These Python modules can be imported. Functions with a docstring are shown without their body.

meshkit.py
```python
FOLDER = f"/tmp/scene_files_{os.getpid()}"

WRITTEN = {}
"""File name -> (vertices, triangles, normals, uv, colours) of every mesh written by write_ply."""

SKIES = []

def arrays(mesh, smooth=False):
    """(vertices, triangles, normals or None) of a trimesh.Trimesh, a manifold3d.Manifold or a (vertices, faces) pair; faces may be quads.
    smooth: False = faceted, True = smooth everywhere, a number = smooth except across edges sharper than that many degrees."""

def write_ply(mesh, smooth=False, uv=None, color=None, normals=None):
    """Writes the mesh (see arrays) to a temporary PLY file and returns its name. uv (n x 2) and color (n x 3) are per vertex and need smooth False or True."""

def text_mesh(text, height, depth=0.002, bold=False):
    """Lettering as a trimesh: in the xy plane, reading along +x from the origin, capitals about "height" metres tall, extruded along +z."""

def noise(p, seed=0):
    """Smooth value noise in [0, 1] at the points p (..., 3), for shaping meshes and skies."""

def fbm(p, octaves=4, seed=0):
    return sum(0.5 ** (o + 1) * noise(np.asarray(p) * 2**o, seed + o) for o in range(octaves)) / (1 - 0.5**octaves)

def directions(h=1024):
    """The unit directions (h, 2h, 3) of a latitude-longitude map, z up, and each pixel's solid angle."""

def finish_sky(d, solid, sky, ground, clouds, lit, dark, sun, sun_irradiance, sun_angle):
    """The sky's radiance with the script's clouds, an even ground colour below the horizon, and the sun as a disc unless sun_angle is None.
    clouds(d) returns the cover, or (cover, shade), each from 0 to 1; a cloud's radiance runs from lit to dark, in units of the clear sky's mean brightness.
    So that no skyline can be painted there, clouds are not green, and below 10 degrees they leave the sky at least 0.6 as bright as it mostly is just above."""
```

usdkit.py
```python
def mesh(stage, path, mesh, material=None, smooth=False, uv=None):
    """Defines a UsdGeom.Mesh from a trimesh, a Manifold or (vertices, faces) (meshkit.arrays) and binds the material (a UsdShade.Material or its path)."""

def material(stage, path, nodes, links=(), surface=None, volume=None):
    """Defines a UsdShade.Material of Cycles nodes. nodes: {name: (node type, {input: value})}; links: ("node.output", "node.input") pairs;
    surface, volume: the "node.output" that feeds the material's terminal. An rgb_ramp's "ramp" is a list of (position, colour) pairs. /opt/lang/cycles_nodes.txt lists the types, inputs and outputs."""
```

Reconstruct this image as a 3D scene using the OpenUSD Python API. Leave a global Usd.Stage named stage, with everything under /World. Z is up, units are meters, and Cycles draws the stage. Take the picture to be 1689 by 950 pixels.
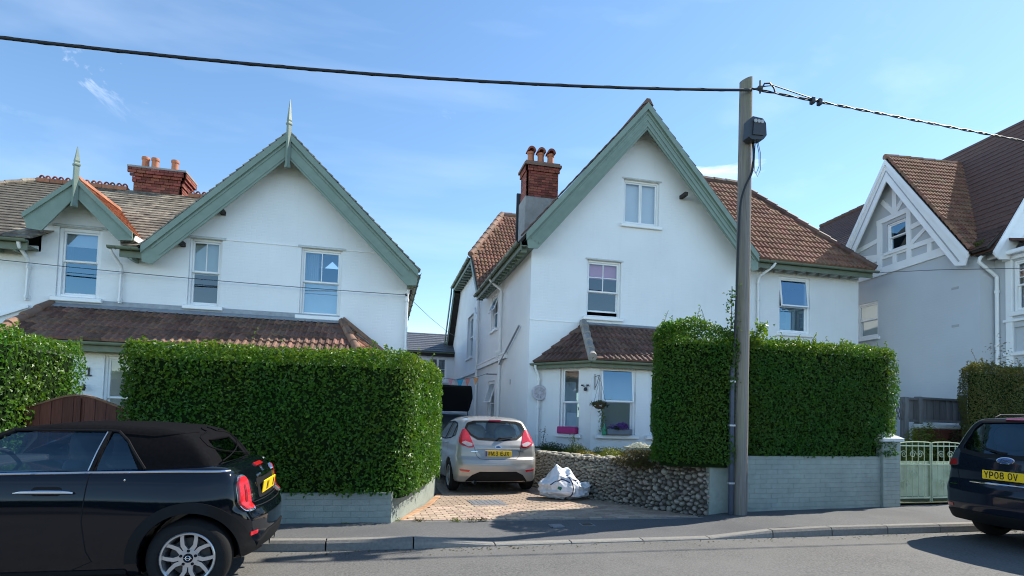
import math, numpy as np, trimesh, usdkit, meshkit
from math import sin, cos, tan, radians, pi, atan2
from pxr import Usd, UsdGeom, UsdLux, UsdShade, Gf, Sdf, Vt
from shapely.geometry import Polygon, Point, LineString, box as sbox
from shapely import affinity, ops
from scipy.spatial import Delaunay, ConvexHull
from scipy.interpolate import PchipInterpolator
from scipy.ndimage import map_coordinates, gaussian_filter, gaussian_filter1d

stage = Usd.Stage.CreateInMemory()
UsdGeom.Xform.Define(stage, '/World')
UsdGeom.Scope.Define(stage, '/World/Looks')
R = np.random.default_rng(7)

# ---------------------------------------------------------------- camera
EYE = np.array([0, 0, 1.5])
YAW, PITCH, ROLL, FPX = radians(12.8), radians(2.5), radians(1.6), 930.0
fw = np.array([sin(YAW)*cos(PITCH), cos(YAW)*cos(PITCH), sin(PITCH)])
r0 = np.array([cos(YAW), -sin(YAW), 0]); u0 = np.cross(r0, fw)
rt = r0*cos(ROLL) + u0*sin(ROLL); up = u0*cos(ROLL) - r0*sin(ROLL)
cam = UsdGeom.Camera.Define(stage, '/World/camera')
m = Gf.Matrix4d(*[float(x) for row in ((*rt, 0), (*up, 0), (*-fw, 0), (*EYE, 1)) for x in row])
cam.AddTransformOp().Set(m)
cam.CreateHorizontalApertureAttr(36.0); cam.CreateVerticalApertureAttr(36.0*950/1689)
cam.CreateFocalLengthAttr(36.0*FPX/1689)
cam.CreateVerticalApertureOffsetAttr(36.0*(682 - FPX*tan(PITCH) - 475)/1689)
cam.CreateClippingRangeAttr(Gf.Vec2f(0.05, 5000))
cam.CreateExposureAttr(0.95)

# ---------------------------------------------------------------- sky and sun
SUN_AZ, SUN_EL = radians(13.5), radians(46)          # azimuth measured from +x towards +y
SUN = np.array([cos(SUN_AZ)*cos(SUN_EL), sin(SUN_AZ)*cos(SUN_EL), sin(SUN_EL)])
sun = UsdLux.DistantLight.Define(stage, '/World/sun')
zx = np.cross([0, 0, 1], SUN); zx /= np.linalg.norm(zx); zy = np.cross(SUN, zx)
sun.AddTransformOp().Set(Gf.Matrix4d(*[float(x) for row in ((*zx, 0), (*zy, 0), (*SUN, 0), (0, 0, 0, 1)) for x in row]))
sun.CreateIntensityAttr(1.1); sun.CreateAngleAttr(0.53); sun.CreateNormalizeAttr(True)
sun.CreateColorAttr(Gf.Vec3f(1.0, 0.94, 0.84))
sky = UsdLux.DomeLight.Define(stage, '/World/sky')
sky.GetPrim().SetCustomDataByKey('kind', 'structure')
skym = usdkit.material(stage, '/World/Looks/sky_look', {
    'st': ('sky_texture', {'sky_type': 'single_scattering', 'sun_disc': False, 'sun_elevation': SUN_EL, 'sun_rotation': atan2(SUN[0], SUN[1]),
                           'air_density': 1.0, 'aerosol_density': 0.14, 'ozone_density': 1.8, 'altitude': 50.0}),
    'hs': ('hsv', {'hue': 0.496, 'saturation': 1.10, 'value': 1.0}),
    'tc': ('texture_coordinate', {}),
    'mp': ('mapping', {'scale': (1.0, 1.0, 2.6)}),
    'n1': ('noise_texture', {'scale': 5.5, 'detail': 9.0, 'roughness': 0.62, 'distortion': 0.5}),
    'n2': ('noise_texture', {'scale': 1.7, 'detail': 2.0}),
    'r1': ('rgb_ramp', {'ramp': [(0, (0, 0, 0)), (0.62, (0, 0, 0)), (0.80, (1, 1, 1)), (1, (1, 1, 1))]}),
    'r2': ('rgb_ramp', {'ramp': [(0, (0, 0, 0)), (0.52, (0, 0, 0)), (0.66, (1, 1, 1)), (1, (1, 1, 1))]}),
    'mu': ('math', {'math_type': 'multiply'}),
    'mu2': ('math', {'math_type': 'multiply', 'value2': 0.75}),
    'mp3': ('mapping', {'rotation': (0.25, 0.35, 0.3), 'scale': (0.8, 5.0, 7.0)}),
    'n3': ('noise_texture', {'scale': 1.6, 'detail': 5.0, 'roughness': 0.5}),
    'r3': ('rgb_ramp', {'ramp': [(0, (0, 0, 0)), (0.5, (0, 0, 0)), (0.8, (0.11, 0.11, 0.11)), (1, (0.11, 0.11, 0.11))]}),
    'mx': ('math', {'math_type': 'maximum'}),
    'cl': ('mix', {'color2': (9.0, 9.4, 10.0)}),
    'bg': ('background_shader', {'strength': 0.125})},
    [('st.color', 'hs.color'), ('tc.generated', 'mp.vector'), ('mp.vector', 'n1.vector'), ('mp.vector', 'n2.vector'),
     ('n1.fac', 'r1.fac'), ('n2.fac', 'r2.fac'), ('r1.color', 'mu.value1'), ('r2.color', 'mu.value2'), ('mu.value', 'mu2.value1'),
     ('tc.generated', 'mp3.vector'), ('mp3.vector', 'n3.vector'), ('n3.fac', 'r3.fac'), ('mu2.value', 'mx.value1'), ('r3.color', 'mx.value2'),
     ('mx.value', 'cl.fac'), ('hs.color', 'cl.color1'), ('cl.color', 'bg.color')], surface='bg.background')
UsdShade.MaterialBindingAPI.Apply(sky.GetPrim()).Bind(skym)

# ---------------------------------------------------------------- materials
MATS = {}
def mat(name, col, rough=0.6, spec=0.4, var=0.12, vs=6.0, rand=0.0, island=0.0, bump=0.0, bs=60.0, bd=0.02, metal=0.0, coat=0.0,
        dirt=None, ds=1.2, dt=(0.5, 0.75), stretch=None, hue=0.0, vd=4.0):
    """principled surface: colour with noise variation, optional per-piece variation, blotches of dirt and relief"""
    nodes = {'g': ('geometry', {}), 'p': ('principled_bsdf', {'roughness': rough, 'specular_ior_level': spec, 'metallic': metal, 'coat_weight': coat, 'coat_roughness': 0.04})}
    links = []
    vec = 'g.position'
    if stretch:
        nodes['mp'] = ('mapping', {'scale': stretch}); links.append(('g.position', 'mp.vector')); vec = 'mp.vector'
    c = np.array(col, float)
    nodes['n'] = ('noise_texture', {'scale': vs, 'detail': vd, 'roughness': 0.6}); links.append((vec, 'n.vector'))
    nodes['r'] = ('rgb_ramp', {'ramp': [(0.25, tuple(c*(1-var))), (0.75, tuple(np.minimum(c*(1+var), 1)))]}); links.append(('n.fac', 'r.fac'))
    last = 'r.color'
    if dirt is not None:
        nodes['dn'] = ('noise_texture', {'scale': ds, 'detail': 6.0, 'roughness': 0.65}); links.append((vec, 'dn.vector'))
        nodes['dr'] = ('rgb_ramp', {'ramp': [(0, (0, 0, 0)), (dt[0], (0, 0, 0)), (dt[1], (0.8, 0.8, 0.8)), (1, (0.8,)*3)]}); links.append(('dn.fac', 'dr.fac'))
        nodes['dm'] = ('mix', {'color2': dirt}); links += [('dr.color', 'dm.fac'), (last, 'dm.color1')]; last = 'dm.color'
    if rand or island:
        nodes['h'] = ('hsv', {}); amp = rand or island
        if rand:
            nodes['o'] = ('object_info', {}); src = 'o.random'
        else:
            src = 'g.random_per_island'
        nodes['mr'] = ('map_range', {'to_min': 1-amp, 'to_max': 1+amp}); links += [(src, 'mr.value'), ('mr.result', 'h.value'), (last, 'h.color')]
        if hue:
            nodes['wn'] = ('white_noise_texture', {'dimensions': '1D'}); nodes['mh'] = ('map_range', {'to_min': 0.5-hue, 'to_max': 0.5+hue})
            links += [(src, 'wn.w'), ('wn.value', 'mh.value'), ('mh.result', 'h.hue')]
        last = 'h.color'
    links.append((last, 'p.base_color'))
    if bump:
        nodes['bn'] = ('noise_texture', {'scale': bs, 'detail': 4.0, 'roughness': 0.6}); nodes['b'] = ('bump', {'strength': bump, 'distance': bd})
        links += [(vec, 'bn.vector'), ('bn.fac', 'b.height'), ('b.normal', 'p.normal')]
    MATS[name] = usdkit.material(stage, '/World/Looks/' + name, nodes, links, surface='p.BSDF')
    return MATS[name]

def wall_mat(name, col, horiz='x', bumpk=0.22, dirt=(0.42, 0.42, 0.4), var=0.05):
    """painted brickwork: faint courses as relief, slight grime streaks"""
    nodes = {'g': ('geometry', {}), 's': ('separate_xyz', {}), 'c': ('combine_xyz', {}),
             'bt': ('brick_texture', {'color1': (1, 1, 1), 'color2': (0.8, 0.8, 0.8), 'mortar': (0, 0, 0), 'scale': 1.0, 'mortar_size': 0.008, 'mortar_smooth': 0.6, 'brick_width': 0.225, 'row_height': 0.075}),
             'n': ('noise_texture', {'scale': 18.0, 'detail': 5.0}), 'nl': ('noise_texture', {'scale': 0.7, 'detail': 4.0}),
             'a': ('mix', {'mix_type': 'multiply', 'fac': 0.55}),
             'r': ('rgb_ramp', {'ramp': [(0.3, tuple(np.array(col)*(1-var))), (0.7, tuple(np.minimum(np.array(col)*(1+var), .9)))]}),
             'ms': ('mapping', {'scale': (5.0, 5.0, 0.5)}), 'sn': ('noise_texture', {'scale': 1.0, 'detail': 6.0, 'roughness': 0.7}),
             'sr': ('rgb_ramp', {'ramp': [(0, (0, 0, 0)), (0.52, (0, 0, 0)), (0.85, (0.14, 0.14, 0.14)), (1, (0.16,)*3)]}),
             'dm': ('mix', {'color2': dirt}),
             'b': ('bump', {'strength': bumpk, 'distance': 0.012}), 'p': ('principled_bsdf', {'roughness': 0.6, 'specular_ior_level': 0.3})}
    links = [('g.position', 's.vector'), ('s.' + horiz, 'c.x'), ('s.z', 'c.y'), ('c.vector', 'bt.vector'), ('g.position', 'n.vector'), ('g.position', 'nl.vector'),
             ('bt.color', 'a.color1'), ('n.color', 'a.color2'), ('a.color', 'b.height'), ('b.normal', 'p.normal'), ('nl.fac', 'r.fac'),
             ('g.position', 'ms.vector'), ('ms.vector', 'sn.vector'), ('sn.fac', 'sr.fac'), ('sr.color', 'dm.fac'), ('r.color', 'dm.color1'), ('dm.color', 'p.base_color')]
    MATS[name] = usdkit.material(stage, '/World/Looks/' + name, nodes, links, surface='p.BSDF')

def glass(name, ior=2.2, tint=(0.86, 0.95, 1.0), trans=(0.6, 0.65, 0.66), rough=0.0):
    MATS[name] = usdkit.material(stage, '/World/Looks/' + name, {
        'g': ('geometry', {}), 'mr': ('map_range', {'to_min': ior, 'to_max': 1/ior}), 'f': ('fresnel', {}), 't': ('transparent_bsdf', {'color': trans}),
        'gl': ('glossy_bsdf', {'color': tint, 'roughness': rough}), 'm': ('mix_closure', {})},
        [('g.backfacing', 'mr.value'), ('mr.result', 'f.IOR'), ('f.fac', 'm.fac'), ('t.BSDF', 'm.closure1'), ('gl.BSDF', 'm.closure2')], surface='m.closure')

def leaf(name, col, tcol, rough=0.32, var=0.35, mixf=0.3, hue=0.02):
    c = np.array(col)
    MATS[name] = usdkit.material(stage, '/World/Looks/' + name, {
        'g': ('geometry', {}), 'mr': ('map_range', {'to_min': 1-var, 'to_max': 1+var}), 'h': ('hsv', {'color': col}), 'h2': ('hsv', {'color': tcol}),
        'n': ('noise_texture', {'scale': 1.6, 'detail': 2.0}), 'mn': ('map_range', {'from_min': 0.3, 'from_max': 0.7, 'to_min': 0.5-hue, 'to_max': 0.5+hue}),
        'p': ('principled_bsdf', {'roughness': rough + .07, 'specular_ior_level': 0.38}), 't': ('translucent_bsdf', {}), 'm': ('mix_closure', {'fac': mixf})},
        [('g.random_per_island', 'mr.value'), ('mr.result', 'h.value'), ('mr.result', 'h2.value'), ('g.position', 'n.vector'), ('n.fac', 'mn.value'), ('mn.result', 'h.hue'), ('mn.result', 'h2.hue'),
         ('h.color', 'p.base_color'), ('h2.color', 't.color'), ('p.BSDF', 'm.closure1'), ('t.BSDF', 'm.closure2')], surface='m.closure')

wall_mat('white_wall', (0.74, 0.745, 0.74))
wall_mat('white_wall_side', (0.74, 0.735, 0.72), 'y')
wall_mat('grey_wall', (0.49, 0.51, 0.535), 'x', 0.15)
wall_mat('grey_wall_side', (0.49, 0.51, 0.53), 'y', 0.15)
mat('white_paint', (0.80, 0.80, 0.79), 0.42, 0.45, 0.04, 3, bump=0.05, bs=40)
mat('upvc', (0.82, 0.82, 0.82), 0.3, 0.5, 0.02, 3)
mat('green_paint', (0.18, 0.236, 0.188), 0.45, 0.45, 0.12, 5, bump=0.08, bs=35, dirt=(0.16, 0.22, 0.17), ds=3.0)
mat('gutter_green', (0.13, 0.155, 0.105), 0.45, 0.4, 0.2, 5)
mat('slate', (0.178, 0.145, 0.11), 0.6, 0.45, 0.35, 9, rand=0.4, bump=0.4, bs=50, dirt=(0.38, 0.34, 0.25), ds=7.0, dt=(0.46, 0.7))
mat('slate_stuff', (0.178, 0.145, 0.11), 0.6, 0.45, 0.35, 9, island=0.4, bump=0.4, bs=50, dirt=(0.38, 0.34, 0.25), ds=7.0, dt=(0.46, 0.7))
mat('grey_slate', (0.13, 0.14, 0.16), 0.5, 0.5, 0.2, 6, island=0.25, bump=0.2, bs=50)
mat('brown_tile', (0.185, 0.10, 0.07), 0.7, 0.3, 0.3, 12, rand=0.32, hue=0.012, bump=0.3, bs=80, dirt=(0.10, 0.09, 0.07), ds=4.0)
mat('dark_tile', (0.125, 0.068, 0.052), 0.7, 0.3, 0.3, 12, rand=0.3, hue=0.012, bump=0.3, bs=80, dirt=(0.09, 0.08, 0.065), ds=4.0)
mat('pan_tile', (0.225, 0.115, 0.075), 0.85, 0.15, 0.25, 12, rand=0.22, hue=0.012, bump=0.25, bs=80, dirt=(0.17, 0.13, 0.09), ds=3.0)
mat('pan_tile_stuff', (0.20, 0.10, 0.07), 0.85, 0.15, 0.25, 12, island=0.25, hue=0.012, bump=0.25, bs=80)
mat('plain_tile_stuff', (0.135, 0.068, 0.05), 0.7, 0.3, 0.25, 12, island=0.3, hue=0.015, bump=0.25, bs=80)
mat('red_tile', (0.34, 0.135, 0.07), 0.7, 0.3, 0.25, 12, rand=0.25, bump=0.3, bs=80)
mat('terracotta', (0.46, 0.17, 0.085), 0.65, 0.35, 0.2, 8, bump=0.15, bs=60, dirt=(0.25, 0.10, 0.06), ds=4)
mat('orange_ridge', (0.225, 0.13, 0.09), 0.75, 0.3, 0.25, 8, rand=0.2, bump=0.3, bs=50, dirt=(0.16, 0.13, 0.1), ds=4)
mat('stack_brick', (0.23, 0.065, 0.042), 0.75, 0.3, 0.3, 20, rand=0.4, hue=0.01, bump=0.4, bs=120)
mat('mortar', (0.34, 0.31, 0.27), 0.9, 0.2, 0.2, 15, bump=0.4, bs=120)
mat('dark_mortar', (0.075, 0.065, 0.052), 0.95, 0.2, 0.3, 15, bump=0.5, bs=100)
mat('cement', (0.30, 0.28, 0.26), 0.85, 0.25, 0.22, 5, bump=0.3, bs=60, dirt=(0.15, 0.14, 0.12), ds=2.5)
mat('lead', (0.27, 0.29, 0.31), 0.45, 0.5, 0.2, 8, bump=0.2, bs=30)
mat('dark_wood', (0.035, 0.03, 0.026), 0.8, 0.3, 0.2, 5)
mat('room_dark', (0.05, 0.052, 0.056), 0.9, 0.1, 0.15, 1.5)
mat('blind_white', (0.62, 0.66, 0.69), 0.8, 0.2, 0.04, 3)
mat('blind_grey', (0.40, 0.47, 0.47), 0.8, 0.2, 0.04, 3)
mat('blind_pink', (0.52, 0.24, 0.36), 0.8, 0.2, 0.05, 3)
mat('curtain', (0.55, 0.56, 0.56), 0.85, 0.2, 0.08, 5)
mat('curtain_cream', (0.42, 0.39, 0.32), 0.85, 0.2, 0.08, 5)
glass('pane_glass', 2.4, trans=(.9, .92, .92))
glass('pane_blue', 3.3, (0.52, 0.80, 1.0), (0.75, 0.8, 0.82))
mat('render_board', (0.42, 0.44, 0.46), 0.7, 0.3, 0.06, 6)
mat('asphalt', (0.118, 0.115, 0.108), 0.85, 0.3, 0.62, 48, bump=0.55, bs=130, bd=0.012, dirt=(0.16, 0.155, 0.145), ds=0.9, dt=(0.4, 0.75), vd=6)
mat('footway', (0.108, 0.108, 0.108), 0.85, 0.3, 0.4, 50, bump=0.4, bs=140, bd=0.01, dirt=(0.075, 0.076, 0.078), ds=0.7, dt=(0.45, 0.7), vd=6)
mat('kerb', (0.21, 0.20, 0.18), 0.85, 0.25, 0.2, 30, rand=0.12, bump=0.4, bs=120, dirt=(0.2, 0.19, 0.17), ds=3)
mat('paver', (0.41, 0.31, 0.235), 0.8, 0.25, 0.2, 25, rand=0.2, hue=0.012, bump=0.35, bs=120, dirt=(0.25, 0.19, 0.14), ds=0.9)
mat('paver_stuff', (0.41, 0.31, 0.235), 0.8, 0.25, 0.2, 25, island=0.2, hue=0.012, bump=0.35, bs=120, dirt=(0.25, 0.19, 0.14), ds=0.9)
mat('paver_edge', (0.40, 0.235, 0.14), 0.8, 0.25, 0.2, 25, rand=0.2, bump=0.35, bs=120)
mat('sand', (0.13, 0.11, 0.085), 0.95, 0.2, 0.3, 40, bump=0.3, bs=150)
mat('soil', (0.06, 0.045, 0.03), 0.95, 0.2, 0.4, 12, bump=0.8, bs=25, bd=0.05)
mat('ground', (0.07, 0.08, 0.04), 0.95, 0.2, 0.4, 2, bump=0.5, bs=12, bd=0.05)
mat('sage_brick', (0.265, 0.30, 0.262), 0.65, 0.35, 0.14, 5, rand=0.015, bump=0.3, bs=60, dirt=(0.18, 0.215, 0.20), ds=1.4, dt=(0.48, 0.72))
mat('sage_render', (0.26, 0.295, 0.258), 0.7, 0.3, 0.12, 10, bump=0.25, bs=50, dirt=(0.15, 0.18, 0.16), ds=2.0)
mat('cap_stone', (0.52, 0.54, 0.52), 0.8, 0.3, 0.12, 12, bump=0.3, bs=60)
mat('cobble', (0.27, 0.235, 0.19), 0.6, 0.4, 0.35, 14, rand=0.5, hue=0.02, bump=0.3, bs=60)
mat('red_board', (0.165, 0.052, 0.032), 0.6, 0.35, 0.3, 6, rand=0.35, stretch=(8, 8, 0.7), bump=0.2, bs=12)
mat('red_board_edge', (0.26, 0.13, 0.07), 0.65, 0.35, 0.3, 6)
mat('grey_board', (0.115, 0.114, 0.115), 0.75, 0.3, 0.25, 5, rand=0.25, stretch=(8, 8, 0.8), bump=0.25, bs=10)
mat('gate_green', (0.50, 0.55, 0.36), 0.5, 0.4, 0.15, 12, dirt=(0.25, 0.27, 0.16), ds=6)
mat('pole_wood', (0.17, 0.155, 0.14), 0.8, 0.25, 0.35, 5, stretch=(14, 14, 0.5), bump=0.35, bs=9, bd=0.02, dirt=(0.20, 0.19, 0.10), ds=1.0)
mat('black_plastic', (0.018, 0.019, 0.022), 0.42, 0.5, 0.15, 8)
mat('cable_black', (0.012, 0.012, 0.013), 0.5, 0.4, 0.1, 8)
mat('grey_plastic', (0.35, 0.36, 0.37), 0.5, 0.4, 0.1, 8)
mat('galvanised', (0.42, 0.43, 0.44), 0.4, 0.5, 0.1, 8, metal=0.8)
mat('guard_blue', (0.035, 0.045, 0.065), 0.5, 0.4, 0.2, 8)
mat('iron', (0.03, 0.03, 0.03), 0.55, 0.5, 0.2, 8)
mat('manhole_iron', (0.17, 0.175, 0.185), 0.55, 0.5, 0.3, 30, bump=0.4, bs=60)
mat('bag_white', (0.72, 0.73, 0.75), 0.5, 0.4, 0.06, 8, bump=0.25, bs=30, dirt=(0.5, 0.48, 0.45), ds=5)
mat('bag_strap', (0.03, 0.04, 0.08), 0.6, 0.3, 0.1, 8)
mat('bag_mark', (0.02, 0.16, 0.10), 0.6, 0.3, 0.1, 8)
leaf('hedge_leaf', (0.075, 0.195, 0.013), (0.17, 0.38, 0.016), 0.33)
leaf('hedge_leaf_new', (0.14, 0.28, 0.016), (0.32, 0.52, 0.02), 0.33)
leaf('hedge_leaf_dark', (0.066, 0.182, 0.014), (0.15, 0.35, 0.016), 0.36)
leaf('box_leaf', (0.18, 0.19, 0.045), (0.28, 0.28, 0.05), 0.45)
leaf('shrub_leaf', (0.20, 0.26, 0.03), (0.36, 0.44, 0.04), 0.4)  # yellow-green by nature, lightened further in place of sun missing behind the gate
leaf('plant_leaf', (0.05, 0.10, 0.02), (0.14, 0.22, 0.03), 0.45)
leaf('bronze_leaf', (0.10, 0.085, 0.018), (0.2, 0.17, 0.03), 0.45)
leaf('yellow_leaf', (0.30, 0.25, 0.02), (0.45, 0.38, 0.03), 0.45)
leaf('white_petal', (0.7, 0.72, 0.6), (0.7, 0.7, 0.6), 0.6, 0.12)
leaf('lilac_petal', (0.30, 0.14, 0.52), (0.4, 0.2, 0.6), 0.6, 0.25)
leaf('pink_petal', (0.45, 0.16, 0.18), (0.5, 0.2, 0.2), 0.6, 0.25)
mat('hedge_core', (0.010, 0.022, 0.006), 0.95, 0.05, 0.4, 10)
mat('twig', (0.09, 0.065, 0.04), 0.85, 0.2, 0.3, 10)
for nm, c in (('flag_green', (0.05, 0.42, 0.22)), ('flag_white', (0.75, 0.72, 0.68)), ('flag_pink', (0.7, 0.33, 0.38)), ('flag_blue', (0.06, 0.38, 0.62)), ('flag_orange', (0.72, 0.36, 0.16)), ('flag_coral', (0.7, 0.25, 0.2))):
    mat(nm, c, 0.8, 0.2, 0.1, 10)
mat('magenta', (0.42, 0.025, 0.16), 0.5, 0.4, 0.05, 8)
mat('trough_grey', (0.16, 0.18, 0.21), 0.6, 0.4, 0.1, 8)
mat('trough_stone', (0.36, 0.36, 0.27), 0.85, 0.3, 0.2, 10, bump=0.4, bs=50)
mat('plaque', (0.52, 0.49, 0.52), 0.7, 0.3, 0.15, 20)
mat('glass_bottle', (0.02, 0.30, 0.16), 0.15, 0.6, 0.1, 8)
# car finishes
mat('paint_black', (0.0015, 0.0022, 0.004), 0.08, 0.3, 0.05, 2, coat=0.45)
mat('paint_navy', (0.0035, 0.0048, 0.009), 0.14, 0.25, 0.05, 2, coat=0.7)
mat('paint_silver', (0.41, 0.38, 0.34), 0.36, 0.5, 0.04, 2, metal=0.55, coat=0.8)
mat('paint_blue_grey', (0.30, 0.36, 0.44), 0.3, 0.5, 0.04, 2, coat=0.8)
mat('soft_top', (0.0075, 0.0075, 0.0085), 1.0, 0.02, 0.25, 40, bump=0.25, bs=220, bd=0.004)
mat('trim_black', (0.0085, 0.0088, 0.0095), 0.65, 0.15, 0.15, 12, bump=0.1, bs=150)
mat('tyre', (0.012, 0.012, 0.012), 0.85, 0.2, 0.2, 20, bump=0.2, bs=90)
mat('alloy', (0.58, 0.59, 0.60), 0.28, 0.5, 0.06, 10, metal=0.9)
mat('alloy_dirty', (0.40, 0.38, 0.34), 0.45, 0.5, 0.15, 10, metal=0.7)
mat('brake', (0.10, 0.095, 0.09), 0.5, 0.5, 0.2, 20, metal=0.7)
mat('chrome', (0.82, 0.83, 0.84), 0.09, 0.5, 0.02, 8, metal=1.0)
mat('lamp_red', (0.55, 0.012, 0.02), 0.12, 0.6, 0.25, 25, coat=1.0)
mat('lamp_red_dark', (0.22, 0.008, 0.012), 0.14, 0.6, 0.2, 25, coat=1.0)
mat('lamp_clear', (0.55, 0.45, 0.42), 0.12, 0.6, 0.15, 25, coat=1.0)
mat('lamp_smoke', (0.03, 0.035, 0.04), 0.12, 0.6, 0.15, 25, coat=1.0)
mat('plate_yellow', (0.80, 0.50, 0.012), 0.4, 0.4, 0.03, 8)
mat('plate_text', (0.012, 0.012, 0.012), 0.5, 0.3, 0.05, 8)
mat('plate_blue', (0.02, 0.08, 0.35), 0.4, 0.4, 0.05, 8)
mat('badge_blue', (0.03, 0.06, 0.16), 0.15, 0.5, 0.05, 8, coat=1)
mat('car_inside', (0.02, 0.021, 0.024), 0.8, 0.3, 0.2, 8)
mat('seat_cloth', (0.035, 0.037, 0.042), 0.85, 0.3, 0.2, 8)
mat('seat_light', (0.30, 0.31, 0.31), 0.85, 0.3, 0.2, 8)
mat('seam', (0.004, 0.004, 0.005), 0.7, 0.2, 0.05, 8)
mat('silver_trim', (0.32, 0.33, 0.34), 0.4, 0.5, 0.1, 8, metal=0.6)
glass('car_glass', 1.8, (0.6, 0.85, 1.0), (0.60, 0.72, 0.80))
glass('car_glass_pale', 1.75, (0.9, 0.96, 1.0), (0.7, 0.8, 0.8))
glass('car_glass_dark', 1.9, (0.85, 0.93, 1.0), (0.10, 0.12, 0.15))

# ---------------------------------------------------------------- objects
COUNT, BASE = {}, {}
def numbered(parent, name):
    k = (parent, name); n = COUNT.get(k, 0); COUNT[k] = n + 1
    return f'{parent}/{name}' if n == 0 else f'{parent}/{name}_{n:03d}'
def say(path, **kw):
    p = stage.GetPrimAtPath(path)
    for k, v in kw.items():
        if v: p.SetCustomDataByKey(k, v)
def thing(name, label, category, base=(0, 0, 0), group=None, rz=0.0):
    """an Xform at the thing's base; its parts are given in world coordinates"""
    path = numbered('/World', name); x = UsdGeom.Xform.Define(stage, path)
    x.AddTranslateOp().Set(Gf.Vec3d(*map(float, base)))
    if rz: x.AddRotateZOp().Set(math.degrees(rz))
    M = np.eye(4); M[:3, :3] = [[cos(rz), -sin(rz), 0], [sin(rz), cos(rz), 0], [0, 0, 1]]; M[:3, 3] = base
    BASE[path] = np.linalg.inv(M)
    say(path, label=label, category=category, group=group)
    return path
def arr(mesh):
    if hasattr(mesh, 'vertices'): return np.asarray(mesh.vertices, float), np.asarray(mesh.faces)
    v, f = mesh; f = np.asarray(f, int)
    if f.ndim == 2 and f.shape[1] == 4: f = np.vstack([f[:, [0, 1, 2]], f[:, [0, 2, 3]]])
    return np.asarray(v, float), f
def cat(*ms):
    vs, fs, n = [], [], 0
    for m_ in ms:
        v, f = arr(m_)
        vs.append(v); fs.append(f + n); n += len(v)
    return np.vstack(vs), np.vstack(fs)
def move(mesh, T):
    v, f = arr(mesh); T = np.asarray(T)
    return v @ T[:3, :3].T + T[:3, 3], f
def obj(name, mesh, m_, parent='/World', smooth=False, normals=None, **kw):
    path = numbered(parent, name); v, f = arr(mesh)
    root = '/'.join(path.split('/')[:3])
    if root in BASE and parent != '/World':
        T = BASE[root]; v = v @ T[:3, :3].T + T[:3, 3]
        if normals is not None: normals = normals @ T[:3, :3].T
    me = usdkit.mesh(stage, path, (v, f), MATS[m_], smooth)
    if normals is not None:
        me.CreateNormalsAttr(Vt.Vec3fArray.FromNumpy(normals.astype(np.float32))); me.SetNormalsInterpolation('vertex')
    if kw: say(path, **kw)
    return path
def frame(o, ex, ey=None, ez=(0, 0, 1)):
    ex = np.array(ex, float); ex /= np.linalg.norm(ex); ez = np.array(ez, float); ez /= np.linalg.norm(ez)
    ey = np.cross(ez, ex) if ey is None else np.array(ey, float)
    T = np.eye(4); T[:3, 0], T[:3, 1], T[:3, 2], T[:3, 3] = ex, ey, ez, o
    return T
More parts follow.
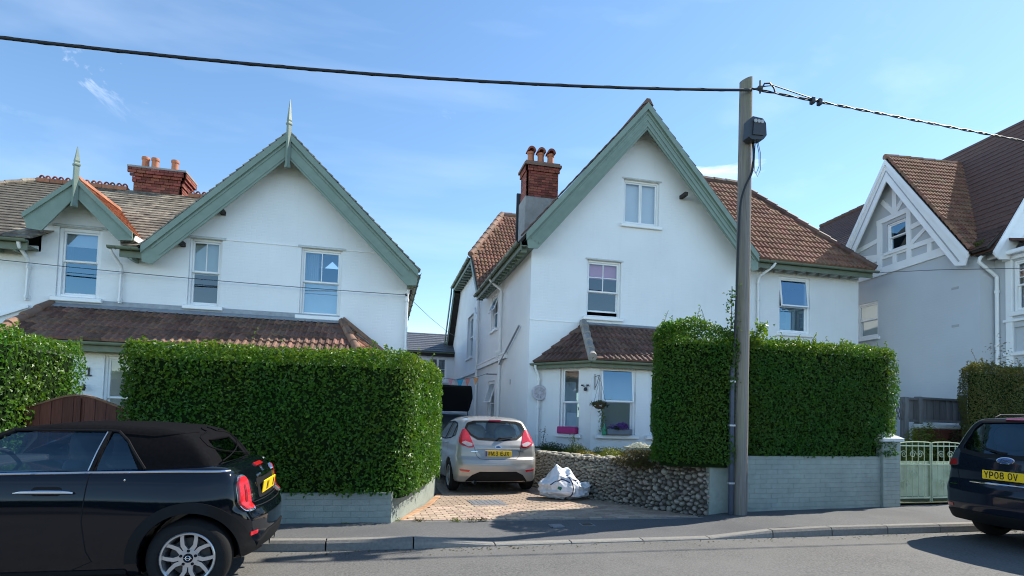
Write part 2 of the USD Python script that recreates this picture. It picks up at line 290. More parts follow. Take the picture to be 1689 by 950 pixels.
# ---------------------------------------------------------------- shapes
_bf = np.array([[0, 2, 3], [0, 3, 1], [4, 5, 7], [4, 7, 6], [0, 1, 5], [0, 5, 4], [2, 6, 7], [2, 7, 3], [0, 4, 6], [0, 6, 2], [1, 3, 7], [1, 7, 5]])
def box(x0, x1, y0, y1, z0, z1):
    return np.array([[x, y, z] for z in (z0, z1) for y in (y0, y1) for x in (x0, x1)], float), _bf
_s = np.array([[x, y, z] for x in (-1, 1) for y in (-1, 1) for z in (-1, 1)], float)
_cv0 = np.vstack([np.where(np.arange(3) == k, 1.0, 0.8) * _s for k in range(3)])
_h = ConvexHull(_cv0); _cf = _h.simplices.copy()
for _i, _t in enumerate(_cf):
    a_, b_, c_ = _cv0[_t]
    if np.cross(b_ - a_, c_ - a_) @ (a_ + b_ + c_) < 0: _cf[_i] = _t[::-1]
def cbox(x0, x1, y0, y1, z0, z1, c=0.01):
    """box with chamfered edges"""
    h = np.array([x1 - x0, y1 - y0, z1 - z0]) / 2; ctr = np.array([x0 + x1, y0 + y1, z0 + z1]) / 2
    c = min(c, h.min()*0.8)
    v = np.vstack([np.where(np.arange(3) == k, h, h - c) * _s for k in range(3)]) + ctr
    return v, _cf
def tri2(poly):
    from mapbox_earcut import triangulate_float64
    rings = [np.array(poly.exterior.coords)[:-1]] + [np.array(r.coords)[:-1] for r in poly.interiors]
    v = np.vstack(rings); ends = np.cumsum([len(r) for r in rings]).astype(np.uint32)
    f = triangulate_float64(v, ends).reshape(-1, 3).astype(int)
    a, b, c = v[f[:, 0]], v[f[:, 1]], v[f[:, 2]]
    flip = ((b - a)[:, 0]*(c - a)[:, 1] - (b - a)[:, 1]*(c - a)[:, 0]) < 0
    f[flip] = f[flip][:, ::-1]
    return v, f, rings
def prism(poly, h0, h1, T=None):
    """extrudes a polygon of the local xy plane from h0 to h1 along local z, then applies T"""
    if not isinstance(poly, Polygon): poly = Polygon(poly)
    poly = poly.buffer(0)
    if poly.geom_type != 'Polygon': return cat(*[prism(g, h0, h1, T) for g in poly.geoms if g.area > 1e-9])
    v, f, rings = tri2(poly); n = len(v)
    V = [np.c_[v, np.full(n, h0)], np.c_[v, np.full(n, h1)]]; F = [f[:, ::-1], f + n]; at = 2*n
    for r in rings:
        if Polygon(r).exterior.is_ccw is False and r is rings[0]: r = r[::-1]
        if r is not rings[0] and Polygon(r).exterior.is_ccw: r = r[::-1]
        k = len(r); V += [np.c_[r, np.full(k, h0)], np.c_[r, np.full(k, h1)]]; i = np.arange(k); j = (i + 1) % k
        F.append(np.vstack([np.c_[at+i, at+j, at+k+j], np.c_[at+i, at+k+j, at+k+i]])); at += 2*k
    out = np.vstack(V), np.vstack(F)
    return out if T is None else move(out, T)
XZ = np.array([[1, 0, 0, 0], [0, 0, -1, 0], [0, 1, 0, 0], [0, 0, 0, 1.0]])   # local (x, y, h) -> (x, -h, y)
def xz(poly, y0, y1):
    """polygon in x, z extruded between y0 and y1"""
    return prism(poly, -y1, -y0, XZ)
YZ = np.array([[0, 0, 1, 0], [1, 0, 0, 0], [0, 1, 0, 0], [0, 0, 0, 1.0]])
def yz(poly, x0, x1):
    return prism(poly, x0, x1, YZ)
def tube(points, r, sides=8, closed=False, caps=True):
    p = np.asarray(points, float); n = len(p)
    t = np.gradient(p, axis=0) if not closed else np.roll(p, -1, 0) - np.roll(p, 1, 0)
    t /= np.linalg.norm(t, axis=1, keepdims=True) + 1e-12
    a = np.cross(t, [0, 0, 1.0]); bad = np.linalg.norm(a, axis=1) < 0.2; a[bad] = np.cross(t[bad], [1.0, 0, 0])
    for i in range(1, n):
        b_ = a[i-1] - t[i]*(a[i-1] @ t[i]); a[i] = b_ if np.linalg.norm(b_) > 1e-6 else a[i]
    a /= np.linalg.norm(a, axis=1, keepdims=True); b = np.cross(t, a); q = np.arange(sides)*2*pi/sides
    rr = np.broadcast_to(r, (n,))
    v = (p[:, None] + rr[:, None, None]*(np.cos(q)[None, :, None]*a[:, None] + np.sin(q)[None, :, None]*b[:, None])).reshape(-1, 3)
    m_ = n if closed else n - 1
    i, j = np.meshgrid(np.arange(m_), np.arange(sides), indexing='ij'); i2 = (i + 1) % n; j2 = (j + 1) % sides
    f = np.stack([i*sides+j, i*sides+j2, i2*sides+j2, i2*sides+j], -1).reshape(-1, 4); f = np.vstack([f[:, [0, 1, 2]], f[:, [0, 2, 3]]])
    if caps and not closed:
        c0, c1 = len(v), len(v)+1; v = np.vstack([v, p[0], p[-1]]); k = np.arange(sides); k2 = (k+1) % sides
        f = np.vstack([f, np.c_[k2, k, np.full(sides, c0)], np.c_[(n-1)*sides+k, (n-1)*sides+k2, np.full(sides, c1)]])
    return v, f
def lathe(prof, seg=24, o=(0, 0, 0), T=None):
    """profile (r, z) turned about z"""
    p = np.array(prof, float); n = len(p); q = np.arange(seg)*2*pi/seg
    v = np.stack([p[None, :, 0]*np.cos(q)[:, None], p[None, :, 0]*np.sin(q)[:, None], np.broadcast_to(p[:, 1], (seg, n))], -1).reshape(-1, 3) + np.array(o)
    i, j = np.meshgrid(np.arange(seg), np.arange(n-1), indexing='ij'); i2 = (i+1) % seg
    f = np.stack([i*n+j, i2*n+j, i2*n+j+1, i*n+j+1], -1).reshape(-1, 4)
    out = v, np.vstack([f[:, [0, 1, 2]], f[:, [0, 2, 3]]])
    return out if T is None else move(out, T)
def bar(p, q, w, h, upv=(0, 0, 1)):
    """rectangular bar from p to q, w wide and h high"""
    p, q = np.array(p, float), np.array(q, float); d = q - p; L = np.linalg.norm(d); d /= L
    s = np.cross(d, upv); s /= np.linalg.norm(s); u = np.cross(s, d)
    T = np.eye(4); T[:3, 0], T[:3, 1], T[:3, 2], T[:3, 3] = d, s, u, p
    T[:3, 1] *= 1.0
    v, f = box(0, L, -w/2, w/2, -h/2, h/2)
    v = v @ T[:3, :3].T + p
    return (v, f) if np.linalg.det(T[:3, :3]) > 0 else (v, f[:, ::-1])
def sweep_gutter(p, q, r=0.06):
    """half-round gutter from p to q (horizontal)"""
    p, q = np.array(p, float), np.array(q, float); d = (q-p)/np.linalg.norm(q-p); s = np.cross(d, [0, 0, 1.0])
    a = np.linspace(pi, 2*pi, 9); pr = [(r*cos(t), r*sin(t)) for t in a] + [((r-.008)*cos(t), (r-.008)*sin(t)) for t in a[::-1]]
    k = len(pr); V = np.array([o + s*x + np.array([0, 0, z]) for o in (p, q) for x, z in pr])
    i = np.arange(k); j = (i+1) % k
    return V, np.vstack([np.c_[i, j, k+j], np.c_[i, k+j, k+i], np.c_[i, j, k+j][:, ::-1][:0]])
# ---------------------------------------------------------------- ground, road, pavement, kerb
def grid_sheet(xs, ys, fz):
    X, Y = np.meshgrid(xs, ys, indexing='ij'); Z = fz(X, Y)
    v = np.stack([X, Y, Z], -1).reshape(-1, 3); n = len(ys)
    i, j = np.meshgrid(np.arange(len(xs)-1), np.arange(n-1), indexing='ij')
    q = np.stack([i*n+j, (i+1)*n+j, (i+1)*n+j+1, i*n+j+1], -1).reshape(-1, 4)
    return v, np.vstack([q[:, [0, 1, 2]], q[:, [0, 2, 3]]])
gx = np.r_[np.linspace(-600, -40, 12), np.linspace(-36, 60, 49), np.linspace(80, 600, 12)]
obj('ground', grid_sheet(gx, gx, lambda x, y: -0.2 + 0*x), 'ground', kind='structure')
def yk(x): return 6.26 + 0.022*np.maximum(x, 0) + .11*np.clip((-x-.7)/1.2, 0, 1)
def hk(x): return np.interp(x, [-99, 0.4, 1.25, 4.3, 5.1, 99], [.11, .11, .022, .022, .11, .11])
rx = np.linspace(-60, 60, 61)
def road_z(x, y): return 0.012*np.clip((y - 1.0)/5.0, -1, 1)*-1 + 0.012
obj('road', grid_sheet(rx, np.linspace(-1.2, 6.9, 28), lambda x, y: 0.018 - 0.018*np.abs((y-2.6)/3.7)), 'asphalt', kind='structure')
def hb(x): return np.interp(x, [-99, -.1, .5, 4.6, 5.0, 99], [.10, .09, .05, .05, .10, .14])
def back(x): return np.interp(x, [-99, 0.1, .2, 4.8, 4.9, 8.6, 60], [7.36, 7.36, 7.49, 7.49, 7.66, 8.02, 12.0])
fx = np.r_[np.linspace(-60, -6, 19), np.arange(-5.8, 13, .2), np.linspace(14, 60, 16)]
t_ = np.linspace(0, 1, 9); V = []
for x in fx:
    y0, y1 = yk(x)+.12, back(x)+.1
    V += [[x, y0 + (y1-y0)*t, hk(x) - .004 + (hb(x)-hk(x)+.004)*t + .004*sin(7*x+3*t)*(0 < t < 1)] for t in t_]
i, j = np.meshgrid(np.arange(len(fx)-1), np.arange(8), indexing='ij')
q = np.stack([i*9+j, (i+1)*9+j, (i+1)*9+j+1, i*9+j+1], -1).reshape(-1, 4)
obj('pavement', (np.array(V), q), 'footway', kind='structure', smooth=True)
near = obj('pavement', box(-60, 60, -3.2, -1.2, -.1, .11), 'footway', kind='structure')
say(near, label='pavement on the near side of the road')
kerb = thing('kerb', 'long kerb of pale concrete stones with a dropped stretch at the driveway', 'kerb', (0, 6.3, 0))
say(kerb, kind='structure')
x = -9.0 + .25
while x < 20:
    x2 = x + .905; P = []
    for xx in (x + .004, x2 - .004):
        h, y0 = float(hk(xx)), float(yk(xx))
        for y, z in ((0, -.12), (.012, h-.03 if h > .04 else h-.012), (.03, h), (.125, h+.002), (.125, -.12)):
            P.append([xx, y0+y, z])
    f = [[0, 1, 6], [0, 6, 5], [1, 2, 7], [1, 7, 6], [2, 3, 8], [2, 8, 7], [3, 4, 9], [3, 9, 8], [0, 4, 3], [0, 3, 2], [0, 2, 1], [5, 6, 7], [5, 7, 8], [5, 8, 9]]
    obj('kerb_stone', (np.array(P), np.array(f)[:, ::-1]), 'kerb', kerb)
    x = x2 + .008
# ---------------------------------------------------------------- driveway of block paving
DRIVE = Polygon([(.14, 7.54), (.68, 9.1), (1.02, 10.6), (1.02, 27), (3.5, 27), (3.5, 14.2), (3.2, 14), (3.2, 12.3), (3.42, 11.2), (3.72, 10.2), (4.07, 9.2), (4.47, 8.3), (4.8, 7.62), (4.8, 7.54)])
def zd(y): return np.maximum(.05 - .03*(y - 7.55), -.06)
drive = thing('driveway', 'driveway of worn pinkish block paving sloping gently from the pavement to between the two white houses', 'driveway', (2.5, 7.5, 0))
say(drive, kind='structure')
beds = []
for ya, yb in ((7, 11.2167), (11.2167, 28)):
    v, f, _ = tri2(DRIVE.intersection(sbox(-1, ya, 9, yb))); beds.append((np.c_[v, zd(v[:, 1]) - .012], f))
obj('bed', cat(*beds), 'sand', drive)
def on_drive(P):
    P[:, 2] += zd(P[:, 1]); return P
edge_w = .105
inner = DRIVE.buffer(-.115, join_style=2)
bl, stuff = [], []
y, r = 7.55 + .115, 0
while y < 15.2:
    x = .1 + (.1 if r % 2 else 0) - .03*(y-7)
    while x < 5:
        rect = sbox(x+.004, y+.004, x+.204-.004, y+.104-.004)
        g = rect.intersection(inner)
        if not g.is_empty and g.geom_type == 'Polygon' and g.area > .004:
            if g.area > .98*rect.area:
                me = cbox(x+.004, x+.2, y+.004, y+.1, -.05, R.normal(0, .0016), .006)
            else:
                me = prism(g, -.05, R.normal(0, .0016))
            me = (on_drive(me[0].copy()), me[1])
            bl.append((y, me))
        x += .204
    y += .104; r += 1
for k, (y, me) in enumerate(bl):
    if k < 262: obj('paving_block', me, 'paver', drive)
    else: stuff.append(me)
obj('paving_blocks_further_back', cat(*stuff), 'paver_stuff', drive, kind='stuff')
def along(poly, step, fn):
    L = LineString(poly); n = int(L.length/step)
    for k in range(n):
        a, b = np.array(L.interpolate(k*step).coords[0]), np.array(L.interpolate((k+1)*step).coords[0]); fn(k, a, b)
def edge_block(k, a, b):
    d = b - a; L = np.linalg.norm(d); T = frame([*a, 0], [*(d/L), 0]); me = move(cbox(.004, L-.004, -.105, -.005, -.05, .003, .006), T)
    obj('edge_block', (on_drive(me[0]), me[1]), 'paver_edge', drive)
along([(.15, 7.56), (.68, 9.1), (1.02, 10.6)], .21, edge_block)
def edging(k, a, b):
    me = cbox(a[0]+.004, b[0]-.004, 7.5, 7.55, -.1, .056, .006); obj('edging_stone', me, 'kerb', drive)
along([(.14, 7.52), (4.8, 7.52)], .91, edging)
# cast-iron manhole cover in the driveway
mh = thing('manhole_cover', 'rectangular grey cast iron cover set into the block paving behind the silver hatchback', 'manhole cover', (1.75, 9.4, float(zd(9.4))))
T = frame([1.47, 9.05, 0], [.995, .03, 0]); P_ = []
me = move(cbox(0, .58, 0, .62, -.04, .008, .006), T); obj('frame', (on_drive(me[0].copy()), me[1]), 'manhole_iron', mh)
rib = [cbox(.04+.085*a, .11+.085*a, .04+.09*b, .115+.09*b, .006, .013, .004) for a in range(6) for b in range(6)]
me = move(cat(*rib), T); obj('ribs', (on_drive(me[0].copy()), me[1]), 'manhole_iron', mh)
for k, (x_, y_) in enumerate(((2.72, 7.2), (2.28, 7.17))):
    zc = float(hk(x_) + (hb(x_)-hk(x_))*.72)
    t = thing('stopcock_cover', ['small rusty square cover in the pavement in front of the driveway, the right one', 'small rusty square cover in the pavement in front of the driveway, the left one'][k], 'cover', (x_, y_, zc))
    obj('lid', cbox(x_-.07, x_+.07, y_-.07, y_+.07, zc-.02, zc+.006, .004), 'twig' if k == 0 else 'manhole_iron', t); obj('rim', cat(cbox(x_-.09, x_+.09, y_-.09, y_-.072, zc-.02, zc+.005, .003), cbox(x_-.09, x_+.09, y_+.072, y_+.09, zc-.02, zc+.005, .003), cbox(x_-.09, x_-.072, y_-.09, y_+.09, zc-.02, zc+.004, .003), cbox(x_+.072, x_+.09, y_-.09, y_+.09, zc-.02, zc+.004, .003)), 'manhole_iron', t)

# ---------------------------------------------------------------- garden walls
def bricks(parent, o, d, L, z0, z1, m_, start=0.0, bl_=.215, j=.0016, ch=.0734, proud=.0, depth=.06, name='brick', shift=0):
    """courses of bricks, each its own part, along direction d from o; the wall's face looks to the right-hand side of d"""
    T = frame([o[0], o[1], 0], [d[0], d[1], 0]); z, r = z0, shift
    while z + ch*.6 < z1:
        s = -(bl_+j)*.5*(r % 2) + start; ztop = min(z + ch, z1)
        while s < L:
            a, b = max(s, 0), min(s + bl_, L)
            if b - a > .03: obj(name, move(cbox(a, b, -proud + R.normal(0, .0006), depth, z, ztop, .0012), T), m_, parent)
            s += bl_ + j
        z += ch + j; r += 1
lw = thing('garden_wall', 'low sage green painted brick wall under the big left hedge, turning in along the driveway', 'garden wall', (-1.4, 7.35, 0))
obj('core', cat(box(-3.05, .13, 7.31, 7.5, -.15, .46), prism([(.02, 7.4), (.13, 7.31), (.67, 9.1), (1.0, 10.6), (.8, 10.6), (.47, 9.1)], -.15, .46)), 'sage_render', lw)
bricks(lw, (-3.05, 7.305), (1, 0), 3.19, .085, .47, 'sage_brick')
d = np.array([.54, 1.8]); d /= np.linalg.norm(d); bricks(lw, (.145, 7.32), d, 1.86, .04, .47, 'sage_brick', shift=1)
fl = thing('flint_wall', 'curving retaining wall of rounded beach cobbles on the right of the driveway', 'stone wall', (3.9, 9.6, 0))
WL = np.array([(4.82, 7.6), (4.47, 8.3), (4.07, 9.2), (3.72, 10.2), (3.42, 11.2), (3.2, 12.3), (3.2, 13.6)])
ls = LineString(WL); sm = [np.array(ls.interpolate(s).coords[0]) for s in np.linspace(0, ls.length, 40)]
sm = np.array(sm); sm = np.c_[gaussian_filter1d(sm[:, 0], 2, mode='nearest'), gaussian_filter1d(sm[:, 1], 2, mode='nearest')]; sm[0] = WL[0]
cum = np.r_[0, np.cumsum(np.linalg.norm(np.diff(sm, axis=0), axis=1))]; LW = cum[-1]
def wall_at(s):
    p = np.array([np.interp(s, cum, sm[:, 0]), np.interp(s, cum, sm[:, 1])]); q = np.array([np.interp(s+.05, cum, sm[:, 0]), np.interp(s+.05, cum, sm[:, 1])]); p0 = np.array([np.interp(s-.05, cum, sm[:, 0]), np.interp(s-.05, cum, sm[:, 1])])
    t = q - p0; t /= np.linalg.norm(t); return p, t, np.array([-t[1], t[0]])     # outward normal to the driveway
def wtop(s): return np.interp(s, [0, 1.5, 3, LW], [.84, .80, .73, .70])
V = []
for s in np.linspace(0, LW, 50):
    p, t, n = wall_at(s); h = float(wtop(s)); b = p - n*.035; e = p - n*.4
    V += [[*(p-n*.0), -.15], [*(b), h-.03], [*e, h-.03], [*e, -.15]]
k = np.arange(49)[:, None]*4; q = np.vstack([np.c_[k+a, k+b, k+b+4, k+a+4] for a, b in ((0, 1), (1, 2), (2, 3))]); q = np.vstack([q, [[0, 1, 2, 3]], [[196, 199, 198, 197]]])
obj('core', (np.array(V), q), 'dark_mortar', fl)
ico = trimesh.creation.icosphere(1); iv, jf = np.array(ico.vertices), np.array(ico.faces)
stones, put = [], []
for tr in range(34000):
    s = R.uniform(0.03, 5.4) if tr % 3 else R.uniform(.03, 2.4); big = 1.12 if s < 1.7 else .92
    r_ = R.uniform(.027, .050)*big*(1 if tr < 12000 else .70)
    base = float(zd(sm[0, 1] + s*.93)) - .03; zz = R.uniform(base, .84)
    if zz + r_*.8 > wtop(s): continue
    if put and (np.hypot(np.array(put)[:, 0]-s, np.array(put)[:, 1]-zz) < (np.array(put)[:, 2]+r_)*.93).any(): continue
    put.append((s, zz, r_))
    p, t, n = wall_at(s); a = R.normal(0, .6); asp = R.uniform(.82, 1.22)
    e = iv + .22*(meshkit.noise(iv*1.3 + R.uniform(0, 99, 3), 1)[:, None]-.5)*iv
    L_ = e*np.array([r_*asp, .058, r_/asp]); L_ = np.c_[L_[:, 0]*cos(a)-L_[:, 2]*sin(a), L_[:, 1], L_[:, 0]*sin(a)+L_[:, 2]*cos(a)]
    c = p - n*(.045*max(zz, 0)); out = -.004 + R.uniform(-.012, .014)
    stones.append((s, (np.c_[c[0] + L_[:, 0]*t[0] + (L_[:, 1] + out)*n[0], c[1] + L_[:, 0]*t[1] + (L_[:, 1]+out)*n[1], zz + L_[:, 2]], jf)))
for s in np.arange(.0, 5.4, .068):       # the rough top course
    p, t, n = wall_at(s); h = float(wtop(s)); e = iv*np.array([R.uniform(.022, .042), R.uniform(.05, .11), R.uniform(.022, .036)]); a = R.normal(0, .3)
    c = p - n*.13; L_ = np.c_[e[:, 0]*cos(a)-e[:, 1]*sin(a), e[:, 0]*sin(a)+e[:, 1]*cos(a), e[:, 2]]
    stones.append((s+.5, (np.c_[c[0]+L_[:, 0]*t[0]+L_[:, 1]*n[0], c[1]+L_[:, 0]*t[1]+L_[:, 1]*n[1], h - .015 + R.normal(0, .012) + L_[:, 2]], jf)))
stones.sort(key=lambda a: a[0])
for s, me in stones[:298]: obj('cobble', me, 'cobble', fl, smooth=True)
obj('cobbles_further_back', cat(*[m_ for s, m_ in stones[298:]]), 'cobble', fl, smooth=True, kind='stuff')
pier = thing('gate_pier', 'narrow rendered sage green pier between the cobble wall and the telegraph pole', 'pier', (4.98, 7.75, 0))
obj('shaft', cbox(4.8, 5.2, 7.6, 7.95, -.1, .98, .012), 'sage_render', pier)
rw = thing('garden_wall', 'sage green painted brick wall under the right hedge beside the telegraph pole', 'garden wall', (6.8, 7.8, 0))
d = np.array([3.04, .29]); Lr = np.linalg.norm(d); d /= Lr; o_ = np.array([5.2, 7.65]); nn = np.array([-d[1], d[0]])
T = frame([*o_, 0], [*d, 0])
obj('core', move(box(0, Lr, .006, .22, -.15, .94), T), 'sage_render', rw)
bricks(rw, o_ , d, Lr, .07, .95, 'sage_brick')
pl = thing('gate_pillar', 'square sage green brick pillar with pale pyramid cap at the right end of the wall', 'gate pillar', (8.45, 8.1, 0))
T = frame([*(o_+d*Lr), 0], [*d, 0])
obj('core', move(box(0.006, .384, .0, .38, -.15, 1.2), T), 'sage_render', pl)
c0 = o_ + d*Lr - nn*.03
bricks(pl, c0, d, .39, .08, 1.2, 'sage_brick', bl_=.19, proud=.004); bricks(pl, c0 + d*.39, nn, .39, .08, 1.2, 'sage_brick', bl_=.19, proud=.004)
bricks(pl, c0 + nn*.39, -nn, .39, .08, 1.2, 'sage_brick', bl_=.19, proud=.004)
cv, cf = cbox(-.05, .44, -.08, .41, 1.2, 1.26, .012)
cap = cat((cv, cf), (np.array([[-.05, -.08, 1.255], [.44, -.08, 1.255], [.44, .41, 1.255], [-.05, .41, 1.255], [.195, .165, 1.4]]), np.array([[0, 1, 4], [1, 2, 4], [2, 3, 4], [3, 0, 4]])))
obj('cap', move(cap, T), 'cap_stone', pl)
# raised garden behind the cobble wall and under the right hedge, lawn behind the left hedge
GARD = Polygon([(4.9, 7.85), (8.5, 8.3), (8.9, 8.6), (8.9, 14.4), (3.4, 14.4), (3.5, 11.3), (3.85, 10.2), (4.2, 9.2), (4.6, 8.3)])
v, f, _ = tri2(GARD.segmentize(.4)); obj('flower_bed', (np.c_[v, .66 + .03*np.sin(v[:, 0]*3)*np.cos(v[:, 1]*2)], f), 'soil', kind='structure')
v, f, _ = tri2(Polygon([(-40, 7.48), (-.02, 7.48), (.45, 9.1), (.8, 10.6), (.8, 40), (-40, 40)])); obj('front_garden', (np.c_[v, 0*v[:, 0] + .07], f), 'ground', kind='structure')
v, f, _ = tri2(Polygon([(8.6, 8.05), (60, 11.8), (60, 60), (8.6, 60)])); obj('side_garden', (np.c_[v, 0*v[:, 0] + .13], f), 'ground', kind='structure')
# ---------------------------------------------------------------- building helpers
I4 = np.eye(4)
def window(parent, T, w, h, top=(2, 1), bot=(1, 1), split=.5, fr=.05, dep=.09, blind=None, low_blind=None, curtain=None, sill=.10, tilt=0.0, sashes=True, gm='pane_glass', fm='white_paint', name='window', gap=0.0, sillm='white_paint', rail=.045, label=None):
    """a window set into an opening of the wall: x to the right, y into the wall, z up"""
    W = obj(name, move(cat(cbox(0, fr, dep-.02, dep+.09, 0, h, .006), cbox(w-fr, w, dep-.02, dep+.09, 0, h, .006), cbox(fr, w-fr, dep-.02, dep+.09, h-fr, h, .006), cbox(fr, w-fr, dep-.02, dep+.09, 0, fr*.8, .006)), T), fm, parent)
    if label: say(W, label=label)
    if sill: obj('sill', move(cbox(-.08, w+.08, -.07, dep, -sill, -.005, .012), T), sillm, W)
    x0, x1, z0, z1 = fr, w-fr, fr*.8, h-fr
    def leafset(a0, a1, b0, b1, cols, y, s=.042, Tl=I4, gl=gm):
        parts = [cbox(a0, a0+s, y, y+.04, b0, b1, .005), cbox(a1-s, a1, y, y+.04, b0, b1, .005), cbox(a0+s, a1-s, y, y+.04, b1-s, b1, .005), cbox(a0+s, a1-s, y, y+.04, b0, b0+rail, .005)]
        S = obj('sash', move(cat(*parts), T @ Tl), fm, W)
        g0, g1, h0, h1 = a0+s, a1-s, b0+rail, b1-s
        obj('pane', move((np.array([[g0-.004, y+.02, h0-.004], [g1+.004, y+.02, h0-.004], [g1+.004, y+.02, h1+.004], [g0-.004, y+.02, h1+.004]]), np.array([[0, 1, 2], [0, 2, 3]])), T @ Tl), gl, W)
        bars = [cbox(g0+(g1-g0)*k/cols[0]-.011, g0+(g1-g0)*k/cols[0]+.011, y+.004, y+.036, h0, h1, .003) for k in range(1, cols[0])]
        bars += [cbox(g0, g1, y+.006, y+.034, h0+(h1-h0)*k/cols[1]-.011, h0+(h1-h0)*k/cols[1]+.011, .003) for k in range(1, cols[1])]
        for b in bars: obj('glazing_bar', move(b, T @ Tl), fm, W)
    zm = z0 + (z1-z0)*split
    if sashes == 'casement':
        for k in range(top[0]):
            a = x0 + (x1-x0)*k/top[0]; b = x0 + (x1-x0)*(k+1)/top[0]
            leafset(a+.002, b-.002, z0, z1, bot, dep, .038)
    else:
        Tl = I4
        if tilt:
            c, s_ = cos(tilt), sin(tilt); H = z1
            Tl = np.array([[1, 0, 0, 0], [0, c, s_, dep*(1-c) - s_*H], [0, -s_, c, H - c*H + s_*dep], [0, 0, 0, 1.0]])
            Tl = np.array([[1, 0, 0, 0], [0, c, s_, 0], [0, -s_, c, 0], [0, 0, 0, 1.0]]); Tl[:3, 3] = np.array([0, dep, H]) - Tl[:3, :3] @ np.array([0, dep, H])
        leafset(x0, x1, zm-.002, z1, top, dep - (.012 if tilt else 0), Tl=Tl)
        leafset(x0, x1, z0+gap, zm+.03+gap*.0 - .0, bot, dep+.043)
    if blind: obj('blind', move(box(x0-.02, x1+.02, dep+.10, dep+.105, z1-(z1-z0)*blind[1], z1+.02), T), blind[0], W)
    if low_blind: obj('blind', move(box(x0-.02, x1+.02, dep+.11, dep+.115, z0-.02, z0+(z1-z0)*low_blind[1]), T), low_blind[0], W)
    for (a, b, cm) in (curtain or []):
        xs = np.linspace(x0+(x1-x0)*a, x0+(x1-x0)*b, 25); ys = dep+.16+.025*np.sin(np.arange(25)*1.9)
        V = np.array([[x, y, z] for x, y in zip(xs, ys) for z in (z0-.05, z1+.03)]); k = np.arange(24)[:, None]*2
        obj('curtain', move((V, np.c_[k, k+2, k+3, k+1]), T), cm, W, smooth=True)
    return W
def roof_tiles(parent, P0, P1, P2, poly, tw, th, m_, kind='slate', limit=300, stuff=None, name='tile', order=1, off=0.0, lift=.0, keep=.12):
    """courses of tiles on a roof plane: P0 to P1 along the eave, P0 to P2 up the slope; poly in metres on that plane"""
    P0, P1, P2 = (np.array(p, float) for p in (P0, P1, P2)); u = (P1-P0)/np.linalg.norm(P1-P0); v = P2-P0; v -= u*(v @ u); v /= np.linalg.norm(v); n = np.cross(u, v)
    poly = Polygon(poly).buffer(0); x0, y0, x1, y1 = poly.bounds; out = []
    if kind == 'roman': prof = [(0, .008), (.08, .040), (.2, .040), (.28, .008), (.5, .006), (.58, .040), (.7, .040), (.78, .008), (1, .006)]
    elif kind == 'pan': prof = [(0, .012), (.12, .052), (.3, .058), (.42, .018), (.5, .010), (.62, .052), (.8, .058), (.92, .018), (1, .010)]
    else: prof = [(0, .0), (1, .0)]
    tail, hi = {'slate': (.026, .002), 'plain': (.016, .002)}.get(kind, (.040, .004))
    r = 0; vv = y0
    while vv < y1 - .02:
        uu = x0 - tw*(.5 if (r % 2 and kind != 'pan') else 0) + off
        while uu < x1:
            cell = sbox(uu, vv, uu+tw, vv+th); frac = cell.intersection(poly).area/cell.area
            if frac > keep:
                a, b = uu+.003, uu+tw-.003
                if frac < .999:
                    g = cell.intersection(poly)
                    if g.geom_type != 'Polygon': uu += tw; continue
                    # trim the tile to the roof's outline
                    gu = np.array(g.exterior.coords)
                    top = g
                    V2, F2, rings = tri2(top); hh = np.interp(V2[:, 1], [vv, vv+th], [tail, hi]) + np.interp((V2[:, 0]-uu)/tw, [p[0] for p in prof], [p[1]*.6 for p in prof]) + .004
                    k = len(V2); V3 = np.vstack([np.c_[V2, hh], np.c_[V2, 0*hh-.004]])
                    e = np.arange(len(rings[0])); e2 = (e+1) % len(e)
                    F3 = np.vstack([F2, np.c_[e, e+k, e2+k], np.c_[e, e2+k, e2]]); L_ = V3
                    if Polygon(rings[0]).exterior.is_ccw is False: F3[len(F2):] = F3[len(F2):][:, ::-1]
                    me = (L_, F3)
                else:
                    j = R.normal(0, .002); sk = R.normal(0, .004); us = np.array([a+(b-a)*p[0] for p in prof]); ph = np.array([p[1] for p in prof]); k = len(us)
                    lo = np.c_[us, np.full(k, vv-.012+sk)+R.normal(0, .002), tail+ph+j]; to = np.c_[us, np.full(k, vv+th+.012), hi+ph]; fr_ = np.c_[us, np.full(k, vv-.012+sk), np.full(k, -.004)]
                    V3 = np.vstack([lo, to, fr_]); i = np.arange(k-1)
                    F3 = np.vstack([np.c_[i, i+1, k+i+1], np.c_[i, k+i+1, k+i], np.c_[2*k+i, 2*k+i+1, i+1], np.c_[2*k+i, i+1, i], [[0, k, 2*k], [k-1, 3*k-1, 2*k-1]]])
                    me = (V3, F3)
                V3, F3 = me; Wd = P0 + V3[:, :1]*u + V3[:, 1:2]*v + (V3[:, 2:]+lift)*n
                out.append(((uu, vv), (Wd, F3)))
            uu += tw
        vv += th; r += 1
    if order == -1: out.reverse()
    elif callable(order): out.sort(key=lambda t: order(*t[0]))
    for _, me in out[:limit]: obj(name, me, m_, parent)
    if len(out) > limit: obj(name + 's_further_off', cat(*[me for _, me in out[limit:]]), stuff or m_, parent, kind='stuff')
def slab(P, th=.05, m_=None):
    """thick sheet under a planar polygon of points"""
    P = np.array(P, float); n = np.cross(P[1]-P[0], P[2]-P[0]); n /= np.linalg.norm(n)
    if n[2] < 0: n = -n
    u = P[1]-P[0]; u /= np.linalg.norm(u); v = np.cross(n, u); T = frame(P[0], u, v, n)
    q = (P - P[0]) @ np.c_[u, v]
    return prism(q, -th, -.004, T)
def barge(parent, P, y0, y1, m_, name='bargeboard', tr=None, **kw):
    me = xz(P, y0, y1)
    return obj(name, me if tr is None else move(me, tr), m_, parent, **kw)
